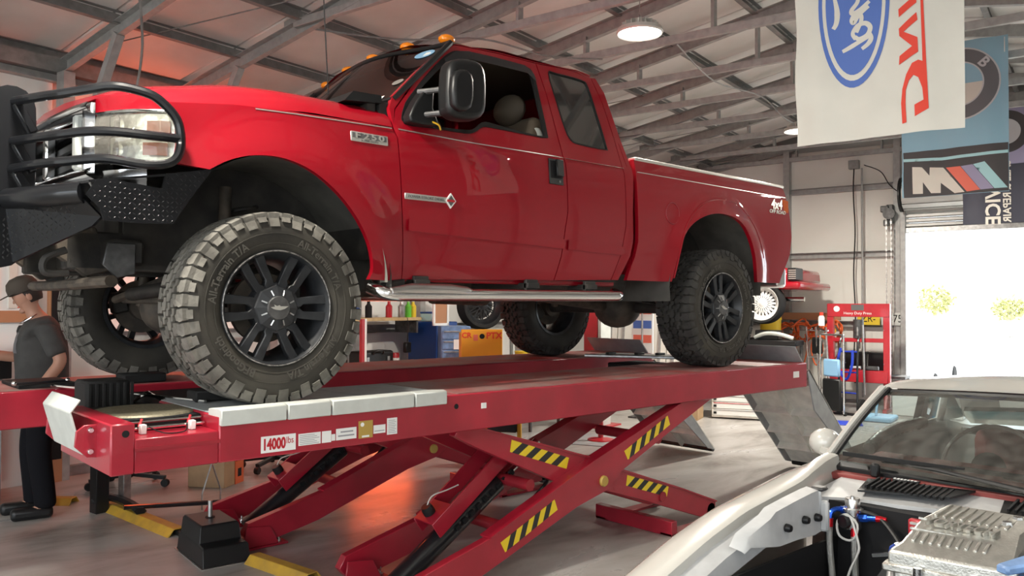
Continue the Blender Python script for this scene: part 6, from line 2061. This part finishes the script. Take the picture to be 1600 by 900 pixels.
t = bthing('foam_pad', 'pale blue foam pad on the floor in front of the press', 'pad', 12.0, 2.5, 0)
MB().bx(-.25, .25, -.22, .22, 0, .07).build('pad', 'sky_blue_plastic', t, bev=.02)
MB().bar((-.1, 0, .07), (.1, .0, .45), .03, .02).build('handle', 'sky_blue_plastic', t, bev=.005)
t = MB().bx(-.2, .2, -.28, .28, 0, .012).xf(BM(11.4, 2.85, 0, .3)).build('blue_mat', 'royal_blue', bev=.004)
tag(t, 'bright blue mat on the floor beside the white car mirror', 'mat')
# white drawer cabinet and cardboard box on the floor behind the lift
t = bthing('drawer_cabinet', 'white drawer cabinet with red and blue stripes standing behind the lift', 'cabinet', 10.9, 4.05, 0, rz=math.radians(14))
MB().bx(0, .55, -.36, .36, .02, .62).build('carcass', 'ramp_tan', t, bev=.006)
for k in range(6):
    z = .05 + .095 * k
    d = MB().bx(-.02, .0, -.35, .35, z, z + .085).build('drawer', 'white', t, bev=.004)
    MB().bx(-.024, -.02, -.33, .33, z + .07, z + .08).build('stripe', ['steel', 'press_red', 'steel', 'royal_blue', 'press_red', 'steel'][k], d)
    MB().bx(-.03, -.02, .29, .33, z + .02, z + .05).build('pull', 'black_plastic', d)
def carton(label, l, c, s, rz, tape=None):
    t = bthing('cardboard_box', label, 'box', l, c, 0, rz=math.radians(rz))
    MB().bx(-s[0] / 2, s[0] / 2, -s[1] / 2, s[1] / 2, 0, s[2]).build('carton', 'cardboard', t, bev=.004)
    for sgn in (-1, 1):
        MB().bx(-s[0] / 2 + .003, s[0] / 2 - .003, (0.004 if sgn > 0 else -s[1] / 2), (s[1] / 2 if sgn > 0 else -.004), s[2], s[2] + .004).build('flap', 'cardboard', t)
    return t
t = carton('brown cardboard box with black tape beside the white drawer cabinet', 10.6, 4.62, (.35, .28, .42), 10)
MB().bx(-.178, -.172, -.05, .03, 0, .425).build('tape', 'black_plastic', t)
# ramps of a work light: yellow stand under the near runway
t = bthing('work_light', 'yellow work light stand on the floor beyond the scissor arms', 'work light', 6.55, 4.85, 0, rz=.4)
MB().bx(-.12, .12, -.18, .18, 0, .03).build('foot', 'hook_yellow', t, bev=.005)
for y in (-.17, .17):
    MB().bx(-.02, .02, y - .02, y + .02, .03, .42).build('upright', 'hook_yellow', t, bev=.004)
MB().bx(-.05, .05, -.15, .15, .30, .48).build('head', 'black_plastic', t, bev=.01)
# ================================================================ along the far wall, seen under the truck
t = bthing('wall_shelf', 'pale wooden shelf on the far wall seen under the truck sill', 'shelf', 7.55, 7.32, 1.36)
MB().bx(-1.1, .30, -.2, .2, 0, .04).build('board', 'wood_light', t, bev=.003)
for x in (-.95, .22):
    MB().bx(x, x + .03, -.18, .2, -.16, 0).build('bracket', 'steel_dark', t)
for k, (x, m, lb) in enumerate(((-.75, 'tool_blue', 'dark blue'), (-.55, 'rubber_black', 'black'), (-.2, 'press_red', 'red'), (.15, 'green_bottle', 'bright green'), (.24, 'plate_yellow', 'yellow green'), (.02, 'steel', 'silver'))):
    t = bthing('spray_bottle', '%s bottle on the pale wooden wall shelf' % lb, 'bottle', 7.55 + x, 7.22, 1.40, group='bottles on the wall shelf')
    MB().lathe([(.0, 0), (.04, 0), (.042, .01), (.042, .14), (.02, .17), (.018, .2), (.0, .2)], n=14).build('body', m, t)
    MB().lathe([(.0, .2), (.02, .2), (.02, .23), (.0, .23)], n=10).build('cap', 'white', t)
t = bthing('hanging_charger', 'black charger hanging on a cord from the wooden shelf', 'charger', 7.45, 7.0, 1.0)
MB().box((0, 0, .03), (.10, .06, .13)).build('body', 'black_plastic', t, bev=.01)
MB().tube(spline([(0, 0, .1), (.0, -.01, .2), (.02, 0, .3), (.0, 0, .40)], 5), .005, 5).build('cord', 'black_plastic', t)
t = bthing('work_bench', 'long dark workbench against the far wall behind the lift', 'bench', 7.3, 7.2, 0)
MB().bx(-1.4, .35, -.32, .32, .74, .79).build('top', 'wood_trim', t, bev=.004)
for x in (-1.3, .25):
    for y in (-.27, .27):
        MB().bx(x - .03, x + .03, y - .03, y + .03, 0, .74).build('leg', 'steel_dark', t)
t = bthing('tool_case', 'black plastic tool case lying on the far workbench', 'tool case', 6.92, 7.1, .79)
MB().bx(-.25, .28, -.12, .12, 0, .22).build('shell', 'black_plastic', t, bev=.03, seg=2)
MB().tube(spline([(-.08, -.13, .18), (-.06, -.15, .22), (.06, -.15, .22), (.08, -.13, .18)], 4), .012, 6).build('handle', 'black_plastic', t)
for x in (-.16, .18):
    MB().bx(x - .02, x + .02, -.13, -.12, .10, .15).build('latch', 'steel', t)
t = bthing('red_can', 'small red and pink can beside the black tool case', 'can', 7.28, 7.05, .79)
MB().lathe([(.0, 0), (.06, 0), (.06, .16), (.05, .18), (.0, .18)], n=16).build('body', 'press_red', t)
MB().lathe([(.061, .05), (.061, .12), (.0605, .12), (.0605, .05)], n=16, closed=True).build('label_band', 'white', t)
t = bthing('cordless_drill', 'black and orange cordless drill lying on the far workbench', 'drill', 7.52, 7.05, .79)
MB().bx(-.1, .12, -.03, .03, .0, .07).build('body', 'black_plastic', t, bev=.01)
MB().bx(.02, .12, -.035, .035, .02, .08).build('motor_cap', 'tape_orange', t, bev=.008)
MB().cyl((-.1, 0, .035), (-.16, 0, .035), .02, n=10).build('chuck', 'steel_dark', t)
# red post / tube leaning at the wall
t = bthing('floor_post', 'thin red and white striped post standing behind the front tyre', 'post', 6.40, 6.7, 0)
MB().bx(-.02, .02, -.02, .02, 0, 1.40).build('red_tube', 'press_red', t)
MB().bx(.022, .052, -.02, .02, 0, 1.40).build('white_tube', 'white', t)
MB().bx(-.1, .1, -.1, .1, 0, .02).build('foot', 'press_red', t)
# blue tool cabinet and light blue drawers
t = bthing('tool_cabinet', 'tall dark blue tool cabinet on the far wall', 'cabinet', 8.10, 7.18, 0)
MB().bx(-.18, .24, -.25, .25, 0, 1.34).build('carcass', 'tool_blue', t, bev=.01)
MB().bx(-.16, .22, -.26, -.25, .3, 1.2).build('door', 'tool_blue', t, bev=.005)
MB().bx(-.05, .10, -.28, -.26, 1.02, 1.05).build('door_handle', 'black_plastic', t)
t = bthing('tool_chest', 'light blue tool chest of many drawers on a cart', 'tool chest', 7.78, 6.52, 0, rz=-.75)
MB().bx(-.18, .18, -.20, .20, .12, 1.30).build('carcass', 'tool_blue_light', t, bev=.008)
for k in range(9):
    z = .16 + .123 * k
    d = MB().bx(-.17, .17, -.215, -.20, z, z + .11).build('drawer', 'tool_blue_light', t, bev=.004)
    MB().bx(-.15, .15, -.225, -.215, z + .085, z + .1).build('pull', 'steel', d)
MB().bx(-.03, .06, -.227, -.216, 1.02, 1.14).build('sticker', 'white', t)
for x in (-.15, .15):
    for y in (-.16, .16):
        MB().lathe([(.0, -.02), (.055, -.02), (.06, 0), (.055, .02), (.0, .02)], (x, y, .06), (0, 1, 0), 16).build('castor', 'black_plastic', t)
t = bthing('parts_box', 'teal box on top of the dark blue tool cabinet', 'box', 8.05, 7.1, 1.345)
MB().bx(-.14, .14, -.1, .1, 0, .12).build('body', 'flag_lightblue', t, bev=.008)
MB().bx(-.145, .145, -.105, .105, .1, .125).build('lid', 'tool_blue', t, bev=.004)
t = bthing('picture_frame', 'white framed picture leaning on the light blue tool chest', 'picture', 7.62, 6.6, 1.305, rz=-.1)
fr_ = MB()
for a, b in (((-.13, 0), (-.10, .30)), ((.10, 0), (.13, .30)), ((-.13, 0), (.13, .03)), ((-.13, .27), (.13, .30))):
    MB().bx(a[0], b[0], -.012, .012, a[1], b[1]).build('frame_bar', 'white', t)
MB().bx(-.10, .10, -.004, .004, .03, .27).build('print', 'wood_trim', t)
# yellow sheet panel with marks
t = bthing('yellow_cabinet', 'bright yellow orange cabinet with red letters and round marks', 'sheet metal cabinet', 7.42, 5.80, 0, rz=-.75)
MB().bx(-.24, .24, -.02, .02, .52, 1.28).build('sheet', 'panel_yellow', t, bev=.006)
MB().bx(-.24, .24, .02, .20, .52, 1.24).build('box_body', 'panel_yellow', t, bev=.006)
text('panel_text', 'CR', 'flag_red', t, frame((-.18, -.022, 1.21), (1, 0, 0), (0, 0, 1)), .085, .001, bold=.003)
text('panel_text', 'PTX', 'flag_red', t, frame((.14, -.022, 1.205), (1, 0, 0), (0, 0, 1)), .10, .001, bold=.003)
MB().lathe([(.0, .002), (.03, .002), (.03, 0), (.0, 0)], (.0, -.02, 1.20), (0, -1, 0), 20).build('round_mark', 'black_plastic', t)
MB().bx(-.10, -.05, -.023, -.02, 1.15, 1.22).build('flag_mark', 'flag_coral', t)
for x in (-.21, .21):
    for y in (.0, .16):
        MB().bx(x - .02, x + .02, y - .015, y + .03, 0, .52).build('leg', 'steel_dark', t)
# dark alloy wheel on a rack behind
t = bthing('wheel_rack', 'grey steel rack behind the yellow panel holding a dark wheel', 'rack', 8.95, 6.95, 0)
for x in (-.4, .4):
    for y in (-.2, .2):
        MB().bx(x - .02, x + .02, y - .02, y + .02, 0, 1.23).build('leg', 'lift_white', t)
MB().bx(-.45, .45, -.25, .25, 1.20, 1.23).build('shelf_board', 'lift_white', t)
MB().bx(-.45, .45, -.25, .25, .55, .58).build('shelf_board', 'lift_white', t)
t = bthing('alloy_wheel', 'dark mesh alloy wheel with fat tyre standing on the grey rack', 'wheel', 8.75, 6.85, 1.23, rz=-.45)
mesh_wheel(t, Matrix.Translation((0, -.1, .33)), 'rim_black', 'rubber_black', R=.33, ns=12)
for k, (l_, c_, m_, lb) in enumerate(((8.42, 5.95, 'bucket_yellow', 'yellow paint can with white label'), (8.62, 5.9, 'bucket_yellow', 'second yellow paint can next to the first'))):
    t = bthing('paint_can', lb + ' beyond the far runway', 'can', l_, c_, .80)
    MB().lathe([(.0, 0), (.08, 0), (.08, .16), (.085, .165), (.085, .18), (.07, .18), (.0, .175)], n=20).build('tin', m_, t)
    MB().lathe([(.081, .04), (.081, .12), (.0805, .12), (.0805, .04)], n=20, closed=True).build('label_band', 'white', t)
t = bthing('small_table', 'small grey table carrying the yellow paint cans', 'table', 8.60, 5.93, 0)
MB().bx(-.35, .35, -.25, .25, .77, .80).build('top', 'steel_dark', t, bev=.004)
for x in (-.32, .32):
    for y in (-.22, .22):
        MB().bx(x - .015, x + .015, y - .015, y + .015, 0, .77).build('leg', 'steel_dark', t)
# red column and pale sheets seen between the rear wheels
t = bthing('red_lift_column', 'red steel lift column standing beyond the rear wheels', 'column', 9.24, 5.35, 0)
MB().bx(-.12, .12, -.10, .10, 0, 2.0).build('post', 'press_red', t, bev=.006)
MB().bx(-.13, .13, -.16, -.12, 0, 2.0).build('rail', 'lift_white', t)
MB().bx(-.25, .25, -.25, .25, 0, .02).build('base', 'press_red', t)
for k in range(4):
    t = bthing('panel_sheet', 'pale corrugated sheet leaning at the back, %s of four' % ORD[k], 'sheet', 11.2, 6.35 - .42 * k, 0, group='pale sheets leaning at the back')
    MB().prism([(-.02, -.2, 0), (.02, -.2, 0), (.22, -.2, 1.9), (.18, -.2, 1.9)], (0, .4, 0)).build('sheet', 'wall_panel', t)
    for y in (-.1, .1):
        MB().bar((-.03, y, .02), (.175, y, 1.88), .04, .02).build('rib', 'galv', t)
t = bthing('blue_red_poster', 'narrow banner with blue and red print leaning on a silver pole', 'poster', 10.3, 5.2, 0)
MB().bx(-.01, .01, -.16, .16, .55, 1.65).build('sheet', 'white', t)
for z, m_ in ((1.5, 'flag_coral'), (1.3, 'flag_blue'), (1.1, 'flag_coral')):
    MB().bx(-.013, -.01, -.14, .14, z - .06, z + .05).build('print', m_, t)
MB().cyl((0, .0, 0), (0, 0, 1.65), .02, n=8).build('pole', 'steel', t)
MB().bx(-.15, .15, -.15, .15, 0, .02).build('base', 'steel_dark', t)
t = bthing('floor_jack_post', 'red jack stand on the floor seen under the near runway', 'jack stand', 8.25, 4.7, 0)
MB().lathe([(.0, 0), (.16, 0), (.15, .02), (.03, .04), (.03, .45), (.05, .47), (.0, .47)], n=20).build('stand', 'press_red', t)
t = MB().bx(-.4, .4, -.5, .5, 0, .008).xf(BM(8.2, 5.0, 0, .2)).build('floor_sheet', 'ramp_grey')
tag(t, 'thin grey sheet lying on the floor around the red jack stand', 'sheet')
# ---- left: desk, chair bases, boxes, bench with sill
t = bthing('desk_chair', 'black office chair base with castors under the near runway front', 'chair', 3.75, 6.75, 0, rz=.3)
MB().cyl((0, 0, .08), (0, 0, .50), .03, n=12).build('column', 'black_plastic', t)
for k in range(5):
    a = 2 * PI * k / 5
    MB().bar((0, 0, .11), (cos(a) * .31, sin(a) * .31, .08), .04, .03).build('base_arm', 'black_plastic', t)
    MB().lathe([(.0, -.02), (.032, -.02), (.035, 0), (.032, .02), (.0, .02)], (cos(a) * .31, sin(a) * .31, .035), (-sin(a), cos(a), 0), 14).build('castor', 'black_plastic', t)
MB().bx(-.24, .24, -.24, .24, .48, .56).build('seat', 'black_matte', t, bev=.04, seg=2)
MB().bx(.2, .26, -.2, .2, .6, .98).build('backrest', 'black_matte', t, bev=.03, seg=2)
t = bthing('desk_chair', 'black office chair base seen right of the orange taped box', 'chair', 5.0, 6.4, 0, rz=1.0)
MB().cyl((0, 0, .08), (0, 0, .50), .03, n=12).build('column', 'black_plastic', t)
for k in range(5):
    a = 2 * PI * k / 5
    MB().bar((0, 0, .11), (cos(a) * .31, sin(a) * .31, .08), .04, .03).build('base_arm', 'black_plastic', t)
    MB().lathe([(.0, -.02), (.032, -.02), (.035, 0), (.032, .02), (.0, .02)], (cos(a) * .31, sin(a) * .31, .035), (-sin(a), cos(a), 0), 14).build('castor', 'black_plastic', t)
MB().bx(-.24, .24, -.24, .24, .48, .56).build('seat', 'black_matte', t, bev=.04, seg=2)
MB().bx(.2, .26, -.2, .2, .6, .98).build('backrest', 'black_matte', t, bev=.03, seg=2)
t = carton('cardboard box wrapped with orange printed tape and smile mark', 4.25, 6.25, (.30, .34, .42), 25)
MB().bx(.02, .155, -.178, -.170, 0, .423).build('orange_wrap', 'tape_orange', t)
MB().bx(.15, .158, -.178, .05, 0, .423).build('orange_wrap', 'tape_orange', t)
MB().tube(spline([(.03, -.180, .20), (.06, -.180, .235), (.10, -.180, .24), (.14, -.180, .21)], 4), .006, 5).build('smile_mark', 'black_matte', t)
MB().bx(.06, .115, -.181, -.178, .06, .13).build('label_mark', 'black_matte', t)
MB().bx(.06, .115, -.181, -.178, .30, .36).build('label_mark', 'black_matte', t)
t = bthing('stand_post', 'black T-shaped machine stand with flat steel foot left of the near runway', 'stand', 3.16, 6.10, 0, rz=0)
MB().bx(-.05, .05, -.05, .05, .0, .98).build('post', 'black_plastic', t, bev=.006)
MB().tube(spline([(-.04, .02, .08), (.0, .0, .10), (.08, -.04, .10), (.09, -.26, .085), (.05, -.48, .07)], 5), .045, 6, flat=.6).build('foot_beam', 'black_plastic', t)
MB().bx(.12, .18, -.12, -.04, .0, .75).build('steel_leg', 'steel', t, bev=.004)
MB().bx(-.06, .35, -.35, .06, .98, 1.0).build('top_plate', 'black_matte', t)
t = MB().tube([B(3.13, 5.70, .10), B(4.05, 5.36, .03)], .018, 8).build('floor_pipe', 'black_gloss')
tag(t, 'long thin black pipe lying across the floor behind the power unit', 'pipe')
t = thing('cross_brace_stand', 'thin crossed wire legs standing behind the near runway', 'stand', M=BM(3.75, 5.55, 0))
MB().tube([(-.09, 0, .12), (.09, 0, .62)], .006, 6).build('wire_leg', 'steel', t)
MB().tube([(.09, .03, .12), (-.09, .03, .62)], .006, 6).build('wire_leg', 'steel', t)
MB().bx(-.12, .12, -.08, .1, .62, .64).build('top', 'black_matte', t)
MB().tube([(-.09, 0, .0), (-.09, 0, .12)], .006, 6).build('foot', 'steel', t)
MB().tube([(.09, .03, .0), (.09, .03, .12)], .006, 6).build('foot', 'steel', t)
# cabinet and bench by the person, bright ribbed sheet door at the left edge
t = bthing('side_cabinet', 'plain grey steel cabinet behind the person at the left edge', 'cabinet', 2.50, 7.18, 0)
MB().bx(-.45, .30, -.3, .3, 0, .98).build('body', 'lift_grey', t, bev=.006)
MB().bx(-.5, .35, -.34, .34, .98, 1.18).build('worktop', 'black_plastic', t, bev=.006)
MB().cyl((-.25, -.2, 1.18), (-.25, -.2, 1.30), .03, n=12).build('vise', 'steel_dark', t)
t = bthing('ribbed_door', 'pale ribbed sheet door standing against the far wall at the left', 'door', 2.75, 7.555, 0)
MB().bx(-1.0, .55, -.03, .03, .0, 2.35).build('leaf', 'white', t)
for k in range(11):
    MB().bx(-.96 + .145 * k, -.90 + .145 * k, -.05, -.03, 1.52, 2.35).build('rib', 'flag_white', t)
MB().bx(-1.0, .55, -.06, -.03, 1.40, 1.50).build('rail', 'wood_trim', t)
t = bthing('wooden_strip', 'wooden strip standing beside the ribbed door', 'strip', 3.45, 7.45, 0)
MB().bx(-.06, .06, -.03, .03, 0, 2.3).build('strip', 'wood_trim', t)
MB().bx(-.05, .05, -.035, -.03, .2, 2.2).build('edge', 'black_matte', t)
# ---- outside the doorway
def tree(label, l, c, h_, r_, seed):
    t = bthing('tree', label, 'tree', l, c, -.05, group='trees beyond the doorway')
    rnd = random.Random(seed)
    MB().tube([(0, 0, 0), (.1, .05, h_ * .5), (0, 0, h_ * .8)], [.18, .12, .06], 8).build('trunk', 'bark', t)
    m = MB()
    for k in range(500):
        a, b, rr = rnd.uniform(0, 2 * PI), rnd.uniform(-1, 1), r_ * rnd.uniform(.3, 1) ** .5
        q = Vector((cos(a) * math.sqrt(1 - b * b) * rr, sin(a) * math.sqrt(1 - b * b) * rr, h_ * .75 + b * rr * .8))
        d1 = Vector((rnd.uniform(-1, 1), rnd.uniform(-1, 1), rnd.uniform(-1, 1))).normalized() * .14
        d2 = Vector((rnd.uniform(-1, 1), rnd.uniform(-1, 1), rnd.uniform(-1, 1))).normalized() * .09
        m.add([q, q + d1 + d2, q + 2 * d1, q + d1 - d2], [(0, 1, 2, 3)])
    m.build('foliage', 'leaf', t, smooth=False, kind='stuff')
tree('small leafy tree seen through the doorway, nearer the left jamb', 50, 7.4, 2.6, .95, 1)
tree('small leafy tree seen through the doorway, further right', 50, 3.9, 2.0, .75, 2)
oc_ = bthing('parked_car', 'white car parked outside the doorway in bright sun', 'car', 18.0, 3.62, -.45, rz=0)
MB().prism([(-.4, -.85, .35), (4.0, -.85, .35), (4.1, -.85, .95), (3.2, -.85, 1.05), (1.0, -.85, 1.05), (-.35, -.85, .85)], (0, 1.7, 0)).build('body', 'white', oc_, bev=.08, seg=3)
MB().prism([(.75, -.75, 1.0), (3.6, -.75, 1.0), (3.0, -.65, 1.55), (1.6, -.65, 1.55)], (0, 1.45, 0)).build('cabin', 'glass_clear', oc_, bev=.05, seg=2)
MB().prism([(1.55, -.68, 1.53), (3.05, -.68, 1.53), (2.9, -.62, 1.60), (1.7, -.62, 1.60)], (0, 1.34, 0)).build('roof', 'white', oc_, bev=.03)
MB().box((1.0, -.98, 1.08), (.12, .22, .14)).build('door_mirror', 'white', oc_, bev=.03, seg=2)
for x in (.55, 3.2):
    for y in (-.78, .78):
        MB().lathe([(.0, -.1), (.3, -.1), (.33, -.06), (.33, .06), (.3, .1), (.0, .1)], (x, y, .33), (0, 1, 0), 28).build('wheel', 'rubber_black', oc_)

# infrared floor heater hidden behind the runways, glowing onto the concrete
t = bthing('floor_heater', 'orange glowing infrared floor heater standing behind the lift', 'heater', 6.35, 6.35, 0, rz=-.3)
MB().bx(-.35, .35, -.12, .12, 0, .03).build('foot', 'steel_dark', t, bev=.004)
MB().bx(-.02, .02, -.02, .02, .03, .45).build('stem', 'steel_dark', t)
MB().prism([(-.38, .06, .42), (-.38, -.04, .45), (-.38, -.06, .62), (-.38, .06, .66), (-.38, .09, .62), (-.38, .09, .45)], (.76, 0, 0)).build('housing', 'steel', t)
MB().cyl((-.34, -.075, .53), (.34, -.075, .53), .014, n=10).build('element', 'heater_glow', t)
hl2 = bpy.data.lights.new('floor_heater_light', 'AREA')
hl2.shape = 'RECTANGLE'
hl2.size, hl2.size_y = .68, .1
hl2.energy = 45
hl2.color = (1.0, 0.16, 0.04)
ho2 = bpy.data.objects.new('floor_heater_light', hl2)
COL.objects.link(ho2)
ho2.parent = t
ho2.location = (0, -.10, .53)
ho2.rotation_euler = (math.radians(62), 0, 0)
# ================================================================ the person
def skin_mesh(name, nodes, edges, m, parent, root=0, sub=2):
    me = bpy.data.meshes.new(name)
    me.from_pydata([n[0] for n in nodes], edges, [])
    o = bpy.data.objects.new(name, me)
    COL.objects.link(o)
    sk = o.modifiers.new('skin', 'SKIN')
    sk.use_smooth_shade = True
    layer = me.skin_vertices[0].data if me.skin_vertices else None
    if layer is None:
        bm = bmesh.new()
        bm.from_mesh(me)
        bm.verts.layers.skin.verify()
        bm.to_mesh(me)
        bm.free()
        layer = me.skin_vertices[0].data
    for i, n in enumerate(nodes):
        r = n[1]
        layer[i].radius = (r, r) if not isinstance(r, tuple) else r
        layer[i].use_root = (i == root)
    s = o.modifiers.new('sub', 'SUBSURF')
    s.levels = s.render_levels = sub
    me.materials.append(MATS[m])
    attach(o, parent)
    return o
per = thing('person', 'person in dark grey T-shirt, black trousers and brown cap looking down at the bench', 'person', (-.235, 3.36, 0), rz=PI - .12)
N = [((0, 0, .94), (.12, .09)), ((.0, 0, 1.10), (.12, .085)), ((.01, 0, 1.27), (.13, .09)), ((.015, 0, 1.39), (.10, .07)), ((.045, 0, 1.475), .056), ((.085, 0, 1.535), .058),
     ((.115, 0, 1.60), (.078, .085)), ((.12, 0, 1.665), (.075, .088)),
     ((.0, .165, 1.385), .066), ((-.10, .235, 1.14), .048), ((.06, .27, .93), .034), ((.12, .27, .87), .03),
     ((.03, -.165, 1.385), .066), ((.13, -.24, 1.15), .048), ((.36, -.20, 1.19), .034), ((.43, -.19, 1.195), .03),
     ((.0, .095, .88), .098), ((.03, .105, .50), .066), ((-.03, .115, .10), .046), ((.06, .125, .04), .04), ((.15, .13, .035), .034),
     ((.0, -.095, .88), .098), ((.06, -.105, .50), .066), ((.02, -.115, .10), .046), ((.11, -.125, .04), .04), ((.20, -.13, .035), .034)]
E_ = [(0, 1), (1, 2), (2, 3), (3, 4), (4, 5), (5, 6), (6, 7), (3, 8), (8, 9), (9, 10), (10, 11), (3, 12), (12, 13), (13, 14), (14, 15), (0, 16), (16, 17), (17, 18), (18, 19), (19, 20), (0, 21), (21, 22), (22, 23), (23, 24), (24, 25)]
body = skin_mesh('body', N, E_, 'skin', per)
# shirt over torso and upper arms
S = [((0, 0, .86), (.20, .165)), ((0, 0, .90), (.195, .16)), ((.0, 0, 1.08), (.19, .155)), ((.012, 0, 1.27), (.205, .155)), ((.015, 0, 1.39), (.15, .12)), ((.035, 0, 1.462), .072),
     ((.0, .165, 1.385), .082), ((-.06, .212, 1.235), .076), ((-.082, .225, 1.175), .078), ((.03, -.165, 1.385), .082), ((.08, -.205, 1.25), .074), ((.10, -.222, 1.20), .074)]
shirt = skin_mesh('t_shirt', S, [(0, 1), (1, 2), (2, 3), (3, 4), (4, 5), (4, 6), (6, 7), (7, 8), (4, 9), (9, 10), (10, 11)], 'shirt_grey', per)
T = [((0, 0, .95), (.155, .125)), ((.0, .095, .88), .112), ((.03, .105, .50), .088), ((-.02, .115, .12), .078), ((-.02, .115, .06), .08),
     ((.0, -.095, .88), .112), ((.06, -.105, .50), .088), ((.03, -.115, .12), .078), ((.03, -.115, .06), .08)]
skin_mesh('trousers', T, [(0, 1), (1, 2), (2, 3), (3, 4), (0, 5), (5, 6), (6, 7), (7, 8)], 'trousers_black', per)
for y, x in ((.12, .05), (-.12, .10)):
    MB().prism([(x - .12, y - .045, 0), (x + .15, y - .05, 0), (x + .15, y + .05, 0), (x - .12, y + .045, 0)], (0, 0, .085)).build('shoe', 'black_plastic', per, bev=.03, seg=3)
# head details: nose, brow, chin, ears, hair, cap; the head is tipped forward
HM = Matrix.Translation((.118, 0, 1.625)) @ Matrix.Rotation(math.radians(24), 4, 'Y')
def headf(u, v):
    a, t_ = 2 * PI * u, PI * (v * .998 + .001)
    x, y, z = cos(a) * sin(t_), sin(a) * sin(t_), cos(t_)
    rx, ry, rz = .098, .078, .122
    if z < 0:                                   # jaw narrows, chin comes forward
        k = -z
        ry *= 1 - .28 * k
        x = x * (1 - .30 * k) + .22 * k * k * (1 if x > 0 else .4)
    if x > .75:
        x = .75 + (x - .75) * .55               # flatter face
    return Vector((x * rx, y * ry, z * rz))
MB().grid(headf, 28, 18, True).xf(HM).build('head', 'skin', body)
MB().add([(.078, -.012, .012), (.078, .012, .012), (.108, .009, -.032), (.108, -.009, -.032), (.078, .017, -.044), (.078, -.017, -.044)], [(0, 1, 2, 3), (3, 2, 4, 5), (0, 3, 5), (1, 4, 2), (0, 5, 4, 1)]).xf(HM).build('nose', 'skin', body, sub=1)
MB().ball((.058, 0, -.100), (.028, .030, .022), 14, 8).xf(HM).build('chin', 'skin', body)
MB().ball((.074, 0, -.066), (.010, .022, .006), 12, 6).xf(HM).build('lips', 'flag_coral', body)
for s in (-1, 1):
    MB().ball((-.012, s * .078, -.015), (.020, .009, .032), 12, 8).xf(HM).build('ear', 'skin', body)
    MB().ball((.074, s * .030, .008), (.008, .012, .007), 10, 6).xf(HM).build('eye', 'white', body)
    MB().ball((.081, s * .030, .007), (.003, .005, .005), 8, 6).xf(HM).build('pupil', 'hair_brown', body)
def hair(u, v):
    a = 2 * PI * u
    t_ = PI * (.08 + .60 * v * (1.0 if cos(a) < .25 else .62))
    return Vector((-.008 + .104 * sin(t_) * cos(a), .086 * sin(t_) * sin(a), .004 + .126 * cos(t_)))
MB().grid(hair, 24, 10, True).xf(HM).build('hair', 'hair_brown', per)
cap = MB().lathe([(.106, .022), (.109, .04), (.107, .07), (.092, .108), (.058, .134), (.0, .142)], n=28).xf(HM @ Matrix.Translation((-.004, 0, .005)) @ Matrix.Diagonal((1, .88, 1, 1))).build('cap', 'cap_brown', per)
br = [(.07, -.085), (.12, -.075), (.165, -.045), (.178, 0), (.165, .045), (.12, .075), (.07, .085)]
MB().prism([(x, y, .038 - .35 * (x - .07) * .4) for x, y in br], (0, 0, .006)).xf(HM).build('cap_brim', 'cap_brown', cap)
# hands
def hand(wrist, d, side, palm_n, name='hand'):
    d = Vector(d).normalized()
    s, u = basis(d, palm_n)
    w0 = Vector(wrist)
    m = MB()
    pc = [w0 + s * a + d * b for a, b in ((-.026, 0), (.026, 0), (.042, .085), (-.040, .085))]
    m.prism([q - u * .012 for q in pc], u * .024)
    for k, (o, L_) in enumerate(((-.030, .062), (-.010, .075), (.011, .072), (.031, .056))):
        b0 = w0 + s * o + d * .08
        m.tube([b0, b0 + d * L_ * .45 - u * .006, b0 + d * L_ * .8 - u * .022, b0 + d * L_ - u * .038], [.0095, .009, .008, .006], 7)
    b0 = w0 + s * .034 * side + d * .02
    m.tube([b0, b0 + s * .03 * side + d * .03 - u * .008, b0 + s * .036 * side + d * .062 - u * .02], [.012, .010, .007], 7)
    return m.build(name, 'skin', body, bev=.004)
hand((.44, -.19, 1.195), (1, .05, -.05), 1, (0, 0, 1))
hand((.125, .27, .865), (.6, 0, -.8), 1, (0, 1, 0))
# neck chain and shirt print
ch = [(.07 + .055 * cos(a) + .03 * (1 - abs(a) / 2.2), .075 * sin(a), 1.465 - .05 * cos(a)) for a in [-2.0 + 4.0 * k / 16 for k in range(17)]]
MB().tube(ch, .004, 6).build('neck_chain', 'chrome', per)

pr_ = MB().grid(lambda u, v: Vector((.30, -.10 + .17 * u, 1.20 + .15 * v)), 12, 10).build('shirt_print', 'flag_grey', shirt)
sw = pr_.modifiers.new('wrap', 'SHRINKWRAP')
sw.target = shirt
sw.wrap_method = 'PROJECT'
sw.use_project_x = True
sw.use_negative_direction = True
sw.use_positive_direction = False
sw.use_project_y = sw.use_project_z = False
sw.offset = .004
